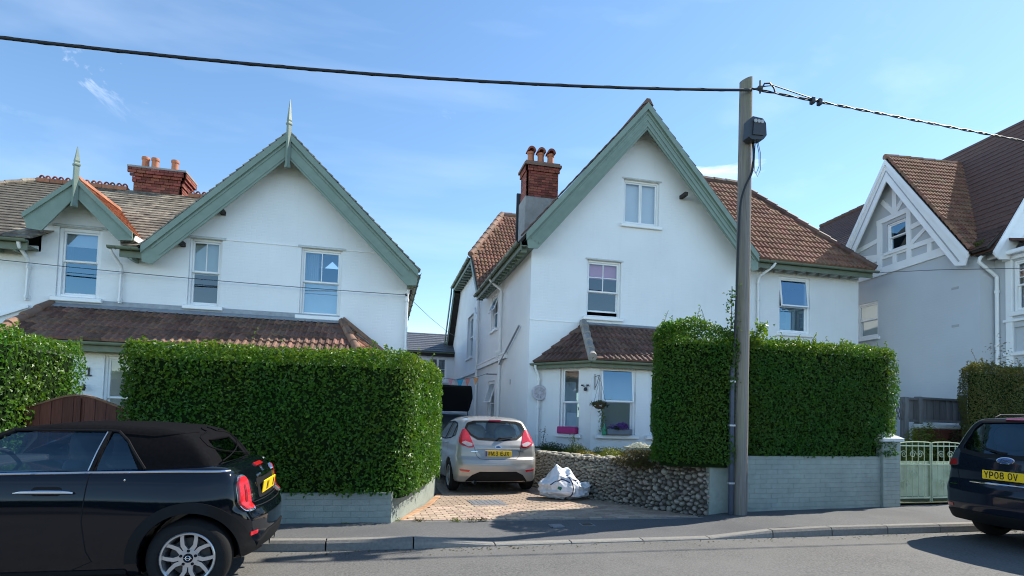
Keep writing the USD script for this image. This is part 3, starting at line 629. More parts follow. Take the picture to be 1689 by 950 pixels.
def chimney_bricks(parent, x0, x1, y0, y1, z0, z1, faces='fls', step=0.0):
    z, r = z0, 0
    while z < z1 - .03:
        e = step(z) if callable(step) else 0.0; a0, a1, b0, b1 = x0-e, x1+e, y0-e, y1+e
        for which in faces:
            (o, d, L) = {'f': ((a0, b0), (1, 0), a1-a0), 'l': ((a0, b1), (0, -1), b1-b0), 'r': ((a1, b0), (0, 1), b1-b0)}[which]
            T = frame([*o, 0], [*d, 0]); s = -.112*(r % 2)
            while s < L - .01:
                p, q_ = max(s, 0), min(s+.215, L)
                if q_-p > .02: obj('brick', move(cbox(p, q_, 0, .06, z, z+.067, .003), T), 'stack_brick', parent)
                s += .225
        z += .075; r += 1
def pot(parent, x, y, z, h=.42, r=.10, hood=False):
    p = obj('chimney_pot', lathe([(r*.98, 0), (r*1.02, .02), (r*.9, h*.5), (r*.86, h*.8), (r*1.02, h*.83), (r*1.05, h*.93), (r*.98, h), (r*.8, h), (r*.8, h*.4), (0, h*.4)], 20, (x, y, z)), 'terracotta', parent, smooth=35)
    if hood:
        a = np.linspace(0, pi, 13); ring = [(x + (r+.02)*cos(t), z+h+(r+.05)*sin(t)*.9) for t in a] + [(x + r*.8*cos(t), z+h+r*.8*sin(t)*.9) for t in a[::-1]]
        obj('hood', xz(ring, y-r*1.3, y+r*1.3), 'stack_brick', p)
def gutter(parent, p, q, fascia=None, r=.06, m_='gutter_green'):
    g = obj('gutter', sweep_gutter(p, q, r), m_, parent)
    d = np.array(q, float)-np.array(p, float); L = np.linalg.norm(d); d /= L; s = np.cross(d, [0, 0, 1.0])
    n = max(2, int(L/.9))
    for k in range(n):
        c = np.array(p, float) + d*(L*(k+.5)/n); a = np.linspace(pi, 2*pi, 8)
        obj('gutter_bracket', tube([c + s*(r+.006)*cos(t) + np.array([0, 0, (r+.006)*sin(t)]) for t in a], .008, 5), m_, g)
    return g
def downpipe(parent, pts, r=.034, m_='white_paint', clips=()):
    p = obj('downpipe', tube(pts, r, 10), m_, parent, smooth=40)
    for c in clips: obj('pipe_collar', lathe([(r, -.04), (r+.014, -.035), (r+.014, .035), (r, .04)], 12, c), m_, p)
    return p
def finial(parent, x, y, z0, z1, zt, m_='green_paint', w=.055):
    pr = [(w*1.15, z0), (w*1.3, z0+.03), (w, z0+.1), (w, z1-.08), (w*1.35, z1-.06), (w*1.35, z1-.03), (w*.9, z1), (w*1.05, z1+.04), (w*.75, z1+(zt-z1)*.35), (.008, zt), (0, zt)]
    obj('finial', lathe([(0, z0)]+pr, 4, (x, y, 0), None), m_, parent)
# ---------------------------------------------------------------- left white house
h1 = thing('white_house', 'white painted house on the left with slate roof, small dormer and green edged gable', 'house', (-4, 14, 0))
wp = Polygon([(-14, -.1), (.46, -.1), (.46, 4.86), (-2.345, 7.55), (-5.1, 4.82), (-5.62, 4.82), (-5.62, 5.25), (-6.52, 6.1), (-7.36, 5.25), (-7.36, 4.82), (-14, 4.82)],
             [[(-7.0, 3.76), (-6.17, 3.76), (-6.17, 5.28), (-7.0, 5.28)], [(-4.42, 3.76), (-3.74, 3.76), (-3.74, 5.29), (-4.42, 5.29)], [(-2.02, 3.69), (-1.09, 3.69), (-1.09, 5.29), (-2.02, 5.29)]])
obj('wall', xz(wp, 14, 14.25), 'white_wall', h1)
obj('side_wall', box(.23, .46, 14.26, 30, -.1, 4.86), 'white_wall_side', h1)
obj('back_wall', box(-14, .22, 29.7, 29.95, -.1, 4.86), 'white_wall', h1)
obj('party_floor', box(-13.9, .2, 14.3, 29.6, 3.0, 3.1), 'room_dark', h1)
obj('room_back', box(-13.9, .2, 17.2, 17.3, 3.12, 5.6), 'room_dark', h1)
window(h1, frame([-7.0, 14, 3.76], [1, 0, 0]), .83, 1.52, (1, 1), (1, 1), .52, .075, .06, blind=('blind_white', .22), gm='pane_blue', fm='upvc', label='window in the small dormer gable, blind half drawn at the top')
window(h1, frame([-4.42, 14, 3.76], [1, 0, 0]), .68, 1.53, (2, 1), (1, 1), .5, .05, .07, blind=('blind_grey', .52), low_blind=None, label='sash window with grey blind drawn over its upper half')
window(h1, frame([-2.02, 14, 3.69], [1, 0, 0]), .93, 1.6, (2, 1), (1, 1), .5, .05, .07, low_blind=('blind_white', .5), curtain=[(0, .4, 'curtain')], gm='pane_blue', label='sash window with white curtain, nearest the driveway')
for a, b in ((-3.66, -2.1), (-1.01, -.2)): obj('string_course', box(a, b, 13.985, 14.02, 5.3, 5.325), 'white_paint', h1)
for k, (a, b) in enumerate(((-4.5, -3.66), (-2.1, -1.01), (-7.1, -6.08))): obj('lintel', cbox(a, b, 13.97, 14.05, 5.292, 5.345, .008), 'cap_stone', h1)
# big gable roof
AP, TL, TR = (-2.345, 7.79), (-5.24, 4.88), (.70, 4.84)
gr = obj('gable_roof', cat(slab([(TL[0]-.02, 13.66, TL[1]+.05), (AP[0], 13.66, AP[1]+.07), (AP[0], 25, AP[1]+.07), (TL[0]-.02, 25, TL[1]+.05)], .07), slab([(TR[0]+.02, 13.66, TR[1]+.05), (AP[0], 13.66, AP[1]+.07), (AP[0], 25, AP[1]+.07), (TR[0]+.02, 25, TR[1]+.05)], .07)), 'dark_wood', h1)
def verge(parent, a, b, y, n, m_, name='verge_tile'):
    for k in range(n):
        p = np.array(a)+(np.array(b)-np.array(a))*k/n; q_ = np.array(a)+(np.array(b)-np.array(a))*(k+1.12)/n; d_ = q_-p; L = np.linalg.norm(d_); d_ /= L; nn_ = np.array([-d_[1], d_[0]])*(1 if b[0] > a[0] else -1)
        poly = [p, p+d_*L, p+d_*L+nn_*.012, p+nn_*.04]
        obj(name, xz(poly, y, y+.3), m_, parent)
verge(gr, (TL[0]-.03, TL[1]+.03), (AP[0], AP[1]+.05), 13.56, 22, 'slate'); verge(gr, (TR[0]+.03, TR[1]+.03), (AP[0], AP[1]+.05), 13.56, 22, 'slate')
obj('ridge_tile', xz([(AP[0]-.11, AP[1]-.02), (AP[0], AP[1]+.12), (AP[0]+.11, AP[1]-.02), (AP[0], AP[1]+.02)], 13.6, 25), 'slate', gr)
bl_ = [TL, (-5.22, 4.57), (-5.02, 4.53), (AP[0], 7.23), AP]; br_ = [TR, (.67, 4.50), (.44, 4.49), (AP[0], 7.23), AP]
obj('bargeboard', xz(bl_, 13.585, 13.625), 'green_paint', h1); obj('bargeboard', xz([(2*AP[0]*0+x+.001, z) for x, z in br_], 13.585, 13.625), 'green_paint', h1)
def mould(parent, a, b, dz0, dz1, y0, y1, m_='green_paint'):
    obj('moulding', xz([(a[0], a[1]-dz0), (b[0], b[1]-dz0), (b[0], b[1]-dz1), (a[0], a[1]-dz1)], y0, y1), m_, parent)
for P_ in (TL, TR):
    mould(h1, P_, AP, -.035, .13, 13.54, 13.584); mould(h1, (P_[0]*.93+AP[0]*.07, P_[1]*.93+AP[1]*.07), AP, .17, .22, 13.57, 13.584); mould(h1, (P_[0]*.88+AP[0]*.12, P_[1]*.88+AP[1]*.12), AP, .45, .50, 13.572, 13.584)
obj('soffit', cat(slab([(TL[0]+.05, 13.63, TL[1]-.05), (AP[0], 13.63, AP[1]-.06), (AP[0], 14, AP[1]-.06), (TL[0]+.05, 14, TL[1]-.05)], .02), slab([(TR[0]-.05, 13.63, TR[1]-.05), (AP[0], 13.63, AP[1]-.06), (AP[0], 14, AP[1]-.06), (TR[0]-.05, 14, TR[1]-.05)], .02)), 'white_paint', h1)
for (x_, z_) in ((-4.55, 5.12), (-3.75, 5.93)): obj('purlin_end', cbox(x_-.05, x_+.05, 13.7, 14, z_-.06, z_+.04, .006), 'dark_wood', h1)
finial(h1, AP[0], 13.545, 6.98, 8.05, 8.58)
gutter(h1, (.72, 13.6, 4.82), (.72, 24, 4.82))
obj('eaves_box', cat(cbox(.46, .68, 13.65, 13.98, 4.60, 4.80, .01), cbox(.46, .60, 13.7, 13.97, 4.46, 4.59, .01)), 'gutter_green', h1)
downpipe(h1, [(.66, 13.72, 4.75), (.6, 13.8, 4.62), (.5, 13.94, 4.45), (.47, 13.95, 4.3), (.47, 13.95, .1)], .036, clips=[(.47, 13.95, 4.2), (.47, 13.95, 3.0), (.47, 13.95, 1.7)])
# slate roof with ridge
E0, E1, RZ = 13.58, 4.88, 7.24
SL = math.hypot(17-E0, RZ-E1)
mr = obj('slate_roof', cat(slab([(-12.4, E0, E1), (-7.38, E0, E1), (-6.5, 15.5, E1+(15.5-E0)/(17-E0)*(RZ-E1)), (-6.5, 17, RZ), (-9.03, 17, RZ)], .05), slab([(-5.6, E0, E1), (-5.3, E0, E1), (-3.0, 17, RZ), (-6.5, 17, RZ), (-6.5, 15.5, E1+(15.5-E0)/(17-E0)*(RZ-E1))], .05), slab([(-12.4, 20.4, E1), (-3, 20.4, E1), (-3.0, 17, RZ), (-9.03, 17, RZ)], .05), slab([(-12.4, E0, E1), (-12.4, 20.4, E1), (-9.03, 17, RZ)], .05)), 'dark_wood', h1)
pu = lambda x, z: (x+12.4, (z-E1)/(RZ-E1)*SL)
poly = Polygon([pu(-12.4, E1), pu(-5.33, E1), pu(-3.0, RZ), pu(-9.03, RZ)]).difference(Polygon([pu(-7.3, E1-.05), pu(-5.6, E1-.05), pu(-6.5, 6.15)]))
roof_tiles(mr, (-12.4, E0, E1), (-5.3, E0, E1), (-9.03, 17, RZ), poly, .255, .185, 'slate', 'slate', 298, 'slate_stuff', 'slate', order=lambda u, v: abs(u-6.8))
for k in range(21):                      # crested clay ridge
    x = -9.05 + .3*k
    if -6.93 < x+.15 < -5.6: continue
    t = obj('crested_ridge_tile', xz([(x+.004, RZ-.03), (x+.296, RZ-.03), (x+.296, RZ+.075), (x+.004, RZ+.075)], 16.9, 17.1), 'red_tile', mr)
    for q_ in (.08, .22):
        a = np.linspace(0, pi, 9); c = np.array([x+q_, 17, RZ+.075])
        obj('crest', tube([c + np.array([.055*cos(s), 0, .09*sin(s)]) for s in a], .022, 6), 'stack_brick', mr)
hip = np.array([[-9.03, 17, RZ], [-12.4, E0, E1]])
for k in range(15):
    p, q_ = hip[0]+(hip[1]-hip[0])*k/15, hip[0]+(hip[1]-hip[0])*(k+1.1)/15
    obj('hip_tile', tube([p+[0, 0, .03], q_+[0, 0, .05]], .07, 8), 'slate', mr)
gutter(h1, (-12.4, 13.52, 4.83), (-7.34, 13.52, 4.83)); gutter(h1, (-5.86, 13.52, 4.84), (-5.26, 13.52, 4.84))
obj('fascia', cat(box(-12.4, -7.36, 13.6, 13.64, 4.62, 4.83), box(-5.66, -5.2, 13.6, 13.64, 4.64, 4.84), box(-12.4, -7.36, 13.64, 13.99, 4.70, 4.74), box(-5.62, -5.2, 13.64, 13.99, 4.70, 4.74)), 'gutter_green', h1)
for x in np.r_[np.arange(-11.8, -7.5, .42), -5.45]: obj('rafter_foot', cbox(x-.03, x+.03, 13.62, 13.98, 4.60, 4.695, .005), 'green_paint', h1)
downpipe(h1, [(-7.5, 13.55, 4.78), (-7.5, 13.6, 4.68), (-7.5, 13.92, 4.5), (-7.5, 13.95, 4.4), (-7.5, 13.95, 3.62)], .036, clips=[(-7.5, 13.95, 4.35), (-7.5, 13.95, 3.7)])
downpipe(h1, [(-5.82, 13.55, 4.78), (-5.8, 13.6, 4.7), (-5.74, 13.92, 4.5), (-5.74, 13.95, 4.4), (-5.74, 13.95, 3.68)], .036, clips=[(-5.74, 13.95, 4.38), (-5.74, 13.95, 3.75)])
obj('drip_ledge', bar((-8.6, 13.97, 3.0), (-7.46, 13.97, 3.5), .06, .06), 'white_paint', h1)
# dormer gable
dA, dL, dR = (-6.52, 6.22), (-7.45, 5.36), (-5.40, 5.14)
dr = obj('dormer_roof', cat(slab([(dL[0], 13.6, dL[1]+.02), (dA[0], 13.6, dA[1]+.03), (dA[0], 15.6, dA[1]+.03), (dL[0], 15.6, dL[1]+.02)], .05), slab([(dR[0], 13.6, dR[1]+.02), (dA[0], 13.6, dA[1]+.03), (dA[0], 15.6, dA[1]+.03), (dR[0], 15.6, dR[1]+.02)], .05)), 'dark_wood', h1)
sl = math.hypot(dR[0]-dA[0], dA[1]-dR[1])
roof_tiles(dr, (dR[0]+.02, 13.55, dR[1]+.0), (dR[0]+.02, 15.55, dR[1]+.0), (dA[0], 13.55, dA[1]+.02), [(0, 0), (.55, 0), (2.0, sl), (0, sl)], .17, .15, 'red_tile', 'slate', 120, name='clay_tile')
for k in range(8): obj('ridge_tile', xz([(dA[0]-.09, dA[1]-.03), (dA[0], dA[1]+.10), (dA[0]+.09, dA[1]-.03), (dA[0], dA[1]+.03)], 13.56+.26*k, 13.56+.26*k+.252), 'red_tile', dr)
obj('bargeboard', xz([dL, (-7.37, 5.07), (-7.1, 5.05), (dA[0], 5.83), dA], 13.55, 13.585), 'green_paint', h1)
obj('bargeboard', xz([dR, (-5.42, 5.0), (-5.68, 4.98), (dA[0]+.001, 5.83), (dA[0]+.001, dA[1])], 13.55, 13.585), 'green_paint', h1)
for P_ in (dL, dR): mould(h1, P_, dA, -.025, .09, 13.515, 13.549)
obj('soffit', cat(slab([(dL[0]+.05, 13.59, dL[1]-.05), (dA[0], 13.59, dA[1]-.06), (dA[0], 14, dA[1]-.06), (dL[0]+.05, 14, dL[1]-.05)], .02), slab([(dR[0]-.05, 13.59, dR[1]-.05), (dA[0], 13.59, dA[1]-.06), (dA[0], 14, dA[1]-.06), (dR[0]-.05, 14, dR[1]-.05)], .02)), 'white_paint', h1)
finial(h1, dA[0], 13.52, 5.6, 6.55, 6.9, w=.06)
obj('eaves_board', bar((-5.40, 13.62, 5.08), (-5.22, 13.95, 4.98), .03, .12), 'white_paint', h1)
for x_ in (-5.66, -7.36): obj('dormer_cheek', box(x_, x_+.04, 14, 15.3, 4.7, 5.2), 'lead', h1)
# ridge chimney
ch = obj('chimney', cat(box(-6.83, -5.68, 17.06, 17.74, 6.6, 7.93), box(-6.9, -5.61, 17.0, 17.8, 7.79, 7.9)), 'mortar', h1)
chimney_bricks(ch, -6.85, -5.66, 17.04, 17.76, 7.14, 7.86, 'fr', step=lambda z: 0 if z < 7.48 else .03 if z < 7.6 else .075 if z < 7.7 else .12)
obj('cap', prism([(-6.98, 16.92), (-5.53, 16.92), (-5.53, 17.88), (-6.98, 17.88)], 7.885, 7.935), 'cement', ch)
for x_ in (-6.70, -6.46, -5.96): pot(ch, x_, 17.35, 7.92, .42, .10)
# lean-to roof of brown concrete tiles along the ground floor
lt = obj('lean_to_roof', cat(slab([(-7.3, 12.68, 2.72), (-.58, 12.68, 2.72), (-1.05, 14, 3.56), (-7.05, 14, 3.56)], .05), slab([(-.58, 12.68, 2.72), (0, 14, 2.78), (-1.05, 14, 3.56)], .05), slab([(-7.3, 12.68, 2.72), (-7.75, 14, 2.78), (-7.05, 14, 3.56)], .05)), 'dark_wood', h1)
LS = math.hypot(1.32, .84)
roof_tiles(lt, (-7.3, 12.68, 2.72), (-.58, 12.68, 2.72), (-7.3, 14, 3.56), [(0, 0), (6.72, 0), (6.25, LS), (.25, LS)], .30, .305, 'brown_tile', 'roman', 290, name='roof_tile')
P0, P1, P2 = np.array([-.58, 12.68, 2.72]), np.array([.02, 14, 2.74]), np.array([-1.05, 14, 3.56])
u_ = (P1-P0)/np.linalg.norm(P1-P0); q2 = P2-P0; a_ = q2 @ u_; b_ = np.linalg.norm(q2-u_*a_)
roof_tiles(lt, P0, P1, P2, [(0, 0), (np.linalg.norm(P1-P0), 0), (a_, b_)], .30, .29, 'pan_tile', 'roman', 60, name='roof_tile', keep=.05)
for a, b in (((-1.05, 14, 3.58), (-.58, 12.66, 2.74)), ((-7.05, 14, 3.58), (-7.3, 12.66, 2.74))):
    a, b = np.array(a), np.array(b)
    for k in range(4):
        p = a + (b-a)*k/4; q_ = a+(b-a)*(k+1.08)/4; obj('hip_tile', tube([p+[0, 0, .02], q_+[0, 0, .045]], [.085, .1], 10), 'orange_ridge', lt, smooth=40)
obj('lead_flashing', cat(slab([(-7.0, 13.84, 3.53), (-1.1, 13.84, 3.53), (-1.1, 13.995, 3.63), (-7.0, 13.995, 3.63)], .015), box(-7.0, -1.1, 13.985, 14.0, 3.6, 3.72)), 'lead', h1)
obj('lead_flashing', bar((-1.02, 13.96, 3.66), (.03, 13.97, 2.86), .05, .09), 'brown_tile', h1)
gutter(h1, (-7.32, 12.62, 2.68), (-.56, 12.62, 2.68))
obj('fascia', box(-7.25, -.62, 12.69, 12.72, 2.5, 2.68), 'gutter_green', h1)
for x in np.arange(-7.1, -.6, .45): obj('rafter_foot', cbox(x-.03, x+.03, 12.72, 13.05, 2.52, 2.6, .005), 'white_paint', h1)
obj('porch_wall', xz(Polygon([(-7.3, -.1), (-5.62, -.1), (-5.62, 2.62), (-7.3, 2.62)], [[(-6.9, .75), (-6.06, .75), (-6.06, 2.42), (-6.9, 2.42)]]), 13.05, 13.25), 'white_wall', h1)
window(h1, frame([-6.9, 13.05, .75], [1, 0, 0]), .84, 1.67, (1, 1), (1, 1), .55, .06, .06, gm='pane_blue', fm='upvc', name='porch_window')
T = frame([-5.62, 13.05, 0], [.93, .1, 0])
obj('porch_wall', move(xz(Polygon([(0, -.1), (.95, -.1), (.95, 2.62), (0, 2.62)], [[(.04, .55), (.62, .55), (.62, 2.45), (.04, 2.45)]]), .0, .2), T), 'white_wall', h1)
window(h1, T @ frame([.04, 0, .55], [1, 0, 0]), .58, 1.9, (1, 1), (1, 1), .55, .055, .07, curtain=[(.45, 1.0, 'curtain_cream')], name='porch_window')
obj('porch_wall', xz(Polygon([(-4.6, -.1), (-.62, -.1), (-.62, 2.62), (-4.6, 2.62)], [[(-3.9, .7), (-2.2, .7), (-2.2, 2.42), (-3.9, 2.42)]]), 13.15, 13.35), 'white_wall', h1)
obj('porch_wall', box(-.84, -.62, 13.36, 14, -.1, 2.62), 'white_wall_side', h1)
window(h1, frame([-3.9, 13.15, .7], [1, 0, 0]), 1.7, 1.72, (2, 1), (2, 1), .6, .06, .06, fm='upvc', name='porch_window')
tx = meshkit.text_mesh('1', .17, .012, True); T = frame([-5.93, 13.042, 2.02], [1, 0, 0], [0, 0, 1], [0, -1, 0])
obj('house_number', move(tx, T), 'iron', h1)
obj('wall_lamp', cat(lathe([(0, 0), (.03, 0), (.045, .06), (.03, .1), (0, .11)], 10, (-5.9, 12.98, 1.72)), tube([(-5.9, 13.05, 1.83), (-5.9, 12.98, 1.85)], .012, 6)), 'iron', h1)
# bracket and thin telephone line
obj('wall_bracket', cat(tube([(.44, 13.97, 4.3), (.44, 13.8, 4.3)], .012, 6), lathe([(.02, 0), (.035, .02), (.02, .05)], 8, (.44, 13.8, 4.28))), 'iron', h1)
# ---------------------------------------------------------------- right white house
h2 = thing('white_house', 'tall white painted house in the middle with one steep green edged gable and brown pantiles', 'house', (7, 14, 0))
AP, TL, TR = (6.58, 9.86), (3.34, 6.03), (9.97, 6.06)
wp = Polygon([(3.6, -.1), (9.8, -.1), (9.8, 6.1), (6.58, 9.55), (3.6, 6.05)], [[(6.13, 6.72), (7.18, 6.72), (7.18, 7.94), (6.13, 7.94)], [(5.13, 4.13), (6.1, 4.13), (6.1, 5.64), (5.13, 5.64)]])
obj('wall', xz(wp, 14, 14.25), 'white_wall', h2)
SW = frame([3.6, 0, 0], [0, -1, 0])            # the side wall's frame: x to the right (towards the street), y into the wall
def sw_hole(y0, y1, z0, z1): return [(-y1, z0), (-y0, z0), (-y0, z1), (-y1, z1)]
H_ = [(18.35, 19.45, 4.35, 5.55), (18.5, 19.75, 1.25, 2.6), (23.7, 25.3, .0, 2.25), (23.6, 25.3, 3.9, 5.75)]
obj('side_wall', move(xz(Polygon([(-31, -.1), (-14.251, -.1), (-14.251, 5.95), (-20.5, 5.95), (-22.4, 7.75), (-28.2, 7.75), (-31, 5.95)], [sw_hole(*a) for a in H_]), 0, .25), SW), 'white_wall_side', h2)
obj('back_wall', box(3.9, 14, 30.7, 30.95, -.1, 6), 'white_wall', h2)
obj('room_back', box(3.9, 13.9, 17.2, 17.3, -.05, 8.5), 'room_dark', h2)
obj('room_floor', box(3.9, 13.7, 14.6, 30, 3.0, 3.1), 'room_dark', h2)
obj('room_side', box(6.5, 6.6, 17.4, 30, -.05, 5.9), 'room_dark', h2)
window(h2, frame([6.13, 14, 6.72], [1, 0, 0]), 1.05, 1.22, (2, 1), (1, 1), .0, .05, .08, sashes='casement', blind=('blind_white', .98), gm='pane_glass', label='attic window with white blind fully drawn')
window(h2, frame([5.13, 14, 4.13], [1, 0, 0]), .97, 1.51, (2, 2), (1, 1), .44, .05, .08, blind=('blind_pink', .29), gap=.10, label='first floor sash window with pink blind, open a little at the bottom')
obj('string_course', box(3.6, 5.0, 13.988, 14.02, 3.93, 3.95), 'white_paint', h2)
for a, b, z_ in ((5.08, 6.16, 5.645), (6.08, 7.24, 7.945)): obj('lintel', cbox(a, b, 13.975, 14.05, z_, z_+.04, .008), 'cap_stone', h2)
gr = obj('gable_roof', cat(slab([(TL[0]-.1, 13.64, TL[1]-.1), (AP[0], 13.64, AP[1]+.06), (AP[0], 25, AP[1]+.06), (3.15, 20.4, 5.86), (3.15, 13.64, 5.86)], .07), slab([(TR[0]+.05, 13.64, TR[1]), (AP[0], 13.64, AP[1]+.06), (AP[0], 25, AP[1]+.06), (TR[0]+.05, 25, TR[1])], .07)), 'dark_wood', h2)
verge(gr, (TL[0]-.05, TL[1]), (AP[0], AP[1]+.03), 13.55, 17, 'dark_tile'); verge(gr, (TR[0]+.05, TR[1]), (AP[0], AP[1]+.03), 13.55, 17, 'dark_tile')
for k in range(24): obj('ridge_tile', xz([(AP[0]-.15, AP[1]-.06), (AP[0]-.05, AP[1]+.12), (AP[0]+.05, AP[1]+.12), (AP[0]+.15, AP[1]-.06), (AP[0], AP[1]+.02)], 13.53+.4*k, 13.53+.4*k+.39), 'dark_tile', gr)
obj('bargeboard', xz([TL, (3.40, 5.66), (3.66, 5.68), (AP[0], 9.15), AP], 13.57, 13.61), 'green_paint', h2)
obj('bargeboard', xz([TR, (9.98, 5.66), (9.80, 5.62), (AP[0]+.001, 9.15), (AP[0]+.001, AP[1])], 13.57, 13.61), 'green_paint', h2)
for P_ in (TL, TR):
    mould(h2, P_, AP, -.02, .17, 13.52, 13.569); f_ = lambda t: (P_[0]*(1-t)+AP[0]*t, P_[1]*(1-t)+AP[1]*t)
    mould(h2, f_(.04), AP, .25, .29, 13.55, 13.569); mould(h2, f_(.07), AP, .42, .46, 13.552, 13.569); mould(h2, f_(.1), AP, .57, .63, 13.548, 13.569)
obj('soffit', cat(slab([(TL[0]+.05, 13.62, TL[1]-.08), (AP[0], 13.62, AP[1]-.08), (AP[0], 14, AP[1]-.08), (TL[0]+.05, 14, TL[1]-.08)], .02), slab([(TR[0]-.05, 13.62, TR[1]-.08), (AP[0], 13.62, AP[1]-.08), (AP[0], 14, AP[1]-.08), (TR[0]-.05, 14, TR[1]-.08)], .02)), 'white_paint', h2)
for (x_, z_) in ((7.83, 7.62),): obj('purlin_end', cbox(x_-.05, x_+.05, 13.7, 14, z_-.06, z_+.04, .006), 'dark_wood', h2)
gutter(h2, (3.14, 13.5, 5.80), (3.14, 20.45, 5.80), r=.065)
obj('fascia', box(3.2, 3.24, 13.62, 20.4, 5.62, 5.80), 'gutter_green', h2)
obj('eaves_soffit', box(3.24, 3.6, 13.62, 20.4, 5.72, 5.74), 'green_paint', h2)
for y in np.arange(13.8, 20.3, .34): obj('rafter_foot', cat(cbox(3.25, 3.42, y-.035, y+.035, 5.60, 5.70, .008)), 'green_paint', h2)
# side wall: windows, pipes, string band
window(h2, SW @ frame([-19.45, 0, 4.35], [1, 0, 0]), 1.1, 1.2, (1, 1), (1, 1), .5, .06, .06, fm='upvc', tilt=.35, gm='pane_blue', label='upper side window with its top light tilted open')
window(h2, SW @ frame([-19.75, 0, 1.25], [1, 0, 0]), 1.25, 1.35, (1, 1), (1, 1), .42, .06, .06, fm='upvc', tilt=.30, label='ground floor side window with its top light tilted open')
window(h2, SW @ frame([-25.3, 0, 3.9], [1, 0, 0]), 1.7, 1.85, (2, 1), (2, 1), .5, .06, .12)
dpath = window(h2, SW @ frame([-25.3, 0, 0], [1, 0, 0]), 1.6, 2.25, (1, 1), (1, 1), .55, .06, .2, sill=0, name='side_door')
obj('band', cat(box(3.52, 3.61, 16.6, 21.9, 3.18, 3.32), box(3.5, 3.63, 16.6, 21.9, 3.32, 3.36)), 'white_paint', h2)
obj('band', box(3.53, 3.61, 22.2, 29, 3.1, 3.25), 'white_paint', h2)
downpipe(h2, [(3.14, 17.5, 5.75), (3.3, 17.5, 5.6), (3.52, 17.5, 5.45), (3.54, 17.5, 5.35), (3.54, 17.5, .1)], .045, clips=[(3.54, 17.5, 5.3), (3.54, 17.5, 3.45), (3.54, 17.5, 2.3)])
obj('hopper', cat(lathe([(.05, 0), (.06, .02), (.13, .16), (.13, .2)], 12, (3.52, 17.5, 3.25))), 'white_paint', h2)
downpipe(h2, [(3.52, 21.9, 6.0), (3.52, 21.9, .1)], .055, clips=[(3.52, 21.9, 5.2), (3.52, 21.9, 4.4), (3.52, 21.9, 3.2)])
downpipe(h2, [(3.52, 21.9, 5.3), (3.5, 22.3, 5.45), (3.5, 22.6, 5.75)], .04)
downpipe(h2, [(3.53, 14.9, 3.9), (3.53, 17.45, 3.05)], .03, 'galvanised')
obj('overflow_pipe', tube([(3.55, 17.9, 2.75), (3.2, 17.9, 2.75)], .025, 8), 'galvanised', h2)
obj('vent', cbox(3.585, 3.601, 16.05, 16.15, 2.35, 2.5, .004), 'grey_plastic', h2)
# cross wing behind with half hip
cw = obj('cross_wing_roof', cat(slab([(3.25, 20.4, 5.95), (3.25, 22.4, 7.8), (5.05, 25.3, 10.65), (11, 25.3, 10.65), (11, 20.4, 5.95)], .05),
     slab([(3.25, 22.4, 7.8), (3.25, 28.2, 7.8), (5.05, 25.3, 10.65)], .05), slab([(3.25, 31, 5.2), (3.25, 28.2, 7.8), (5.05, 25.3, 10.65), (11, 25.3, 10.65), (11, 31, 5.2)], .05)), 'dark_wood', h2)
P0, P1 = np.array([3.25, 20.4, 5.97]), np.array([9, 20.4, 5.97]); SLc = math.hypot(4.9, 4.7); sv = SLc/4.7
roof_tiles(cw, P0, P1, (3.25, 25.3, 10.67), [(0, 0), (3.6, 0), (3.6, SLc), (1.8, SLc), (0, 1.85*sv)], .30, .31, 'pan_tile', 'pan', 290, name='pantile')
hp = [np.array(p) for p in ((5.05, 25.3, 10.72), (3.22, 22.35, 7.85), (3.22, 20.35, 5.98))]
for a, b, n in ((hp[0], hp[1], 9), (hp[1], hp[2], 6)):
    for k in range(n):
        p, q_ = a+(b-a)*k/n, a+(b-a)*(k+1.06)/n
        if n == 9: obj('hip_tile', tube([p+[0, 0, .0], q_+[0, 0, .035]], .13, 9), 'orange_ridge', cw, smooth=40)
obj('verge_board', yz([(20.3, 5.9), (22.35, 7.8), (22.35, 7.55), (20.3, 5.65)], 3.2, 3.24), 'gutter_green', h2)
for k in range(8): obj('ridge_tile', tube([(5.05+.45*k, 25.3, 10.7), (5.05+.45*k+.46, 25.3, 10.72)], .12, 8), 'orange_ridge', cw)
gutter(h2, (3.16, 22.3, 7.78), (3.16, 28.3, 7.78), r=.075)
obj('fascia', box(3.22, 3.26, 22.35, 28.2, 7.55, 7.78), 'gutter_green', h2)
for y in np.arange(22.6, 28.1, .5): obj('rafter_foot', cbox(3.26, 3.6, y-.06, y+.06, 7.5, 7.66, .008), 'green_paint', h2)
for yy in (.0, .12): obj('bargeboard', yz([(28.2, 7.8-yy), (28.2, 7.45-yy), (31.3, 4.55-yy), (31.3, 4.95-yy)], 3.12+yy, 3.17+yy), 'green_paint' if yy else 'gutter_green', h2)
obj('eaves_soffit', yz([(28.2, 7.5), (28.2, 7.45), (31.3, 4.55), (31.3, 4.6)], 3.3, 3.6), 'dark_wood', h2)
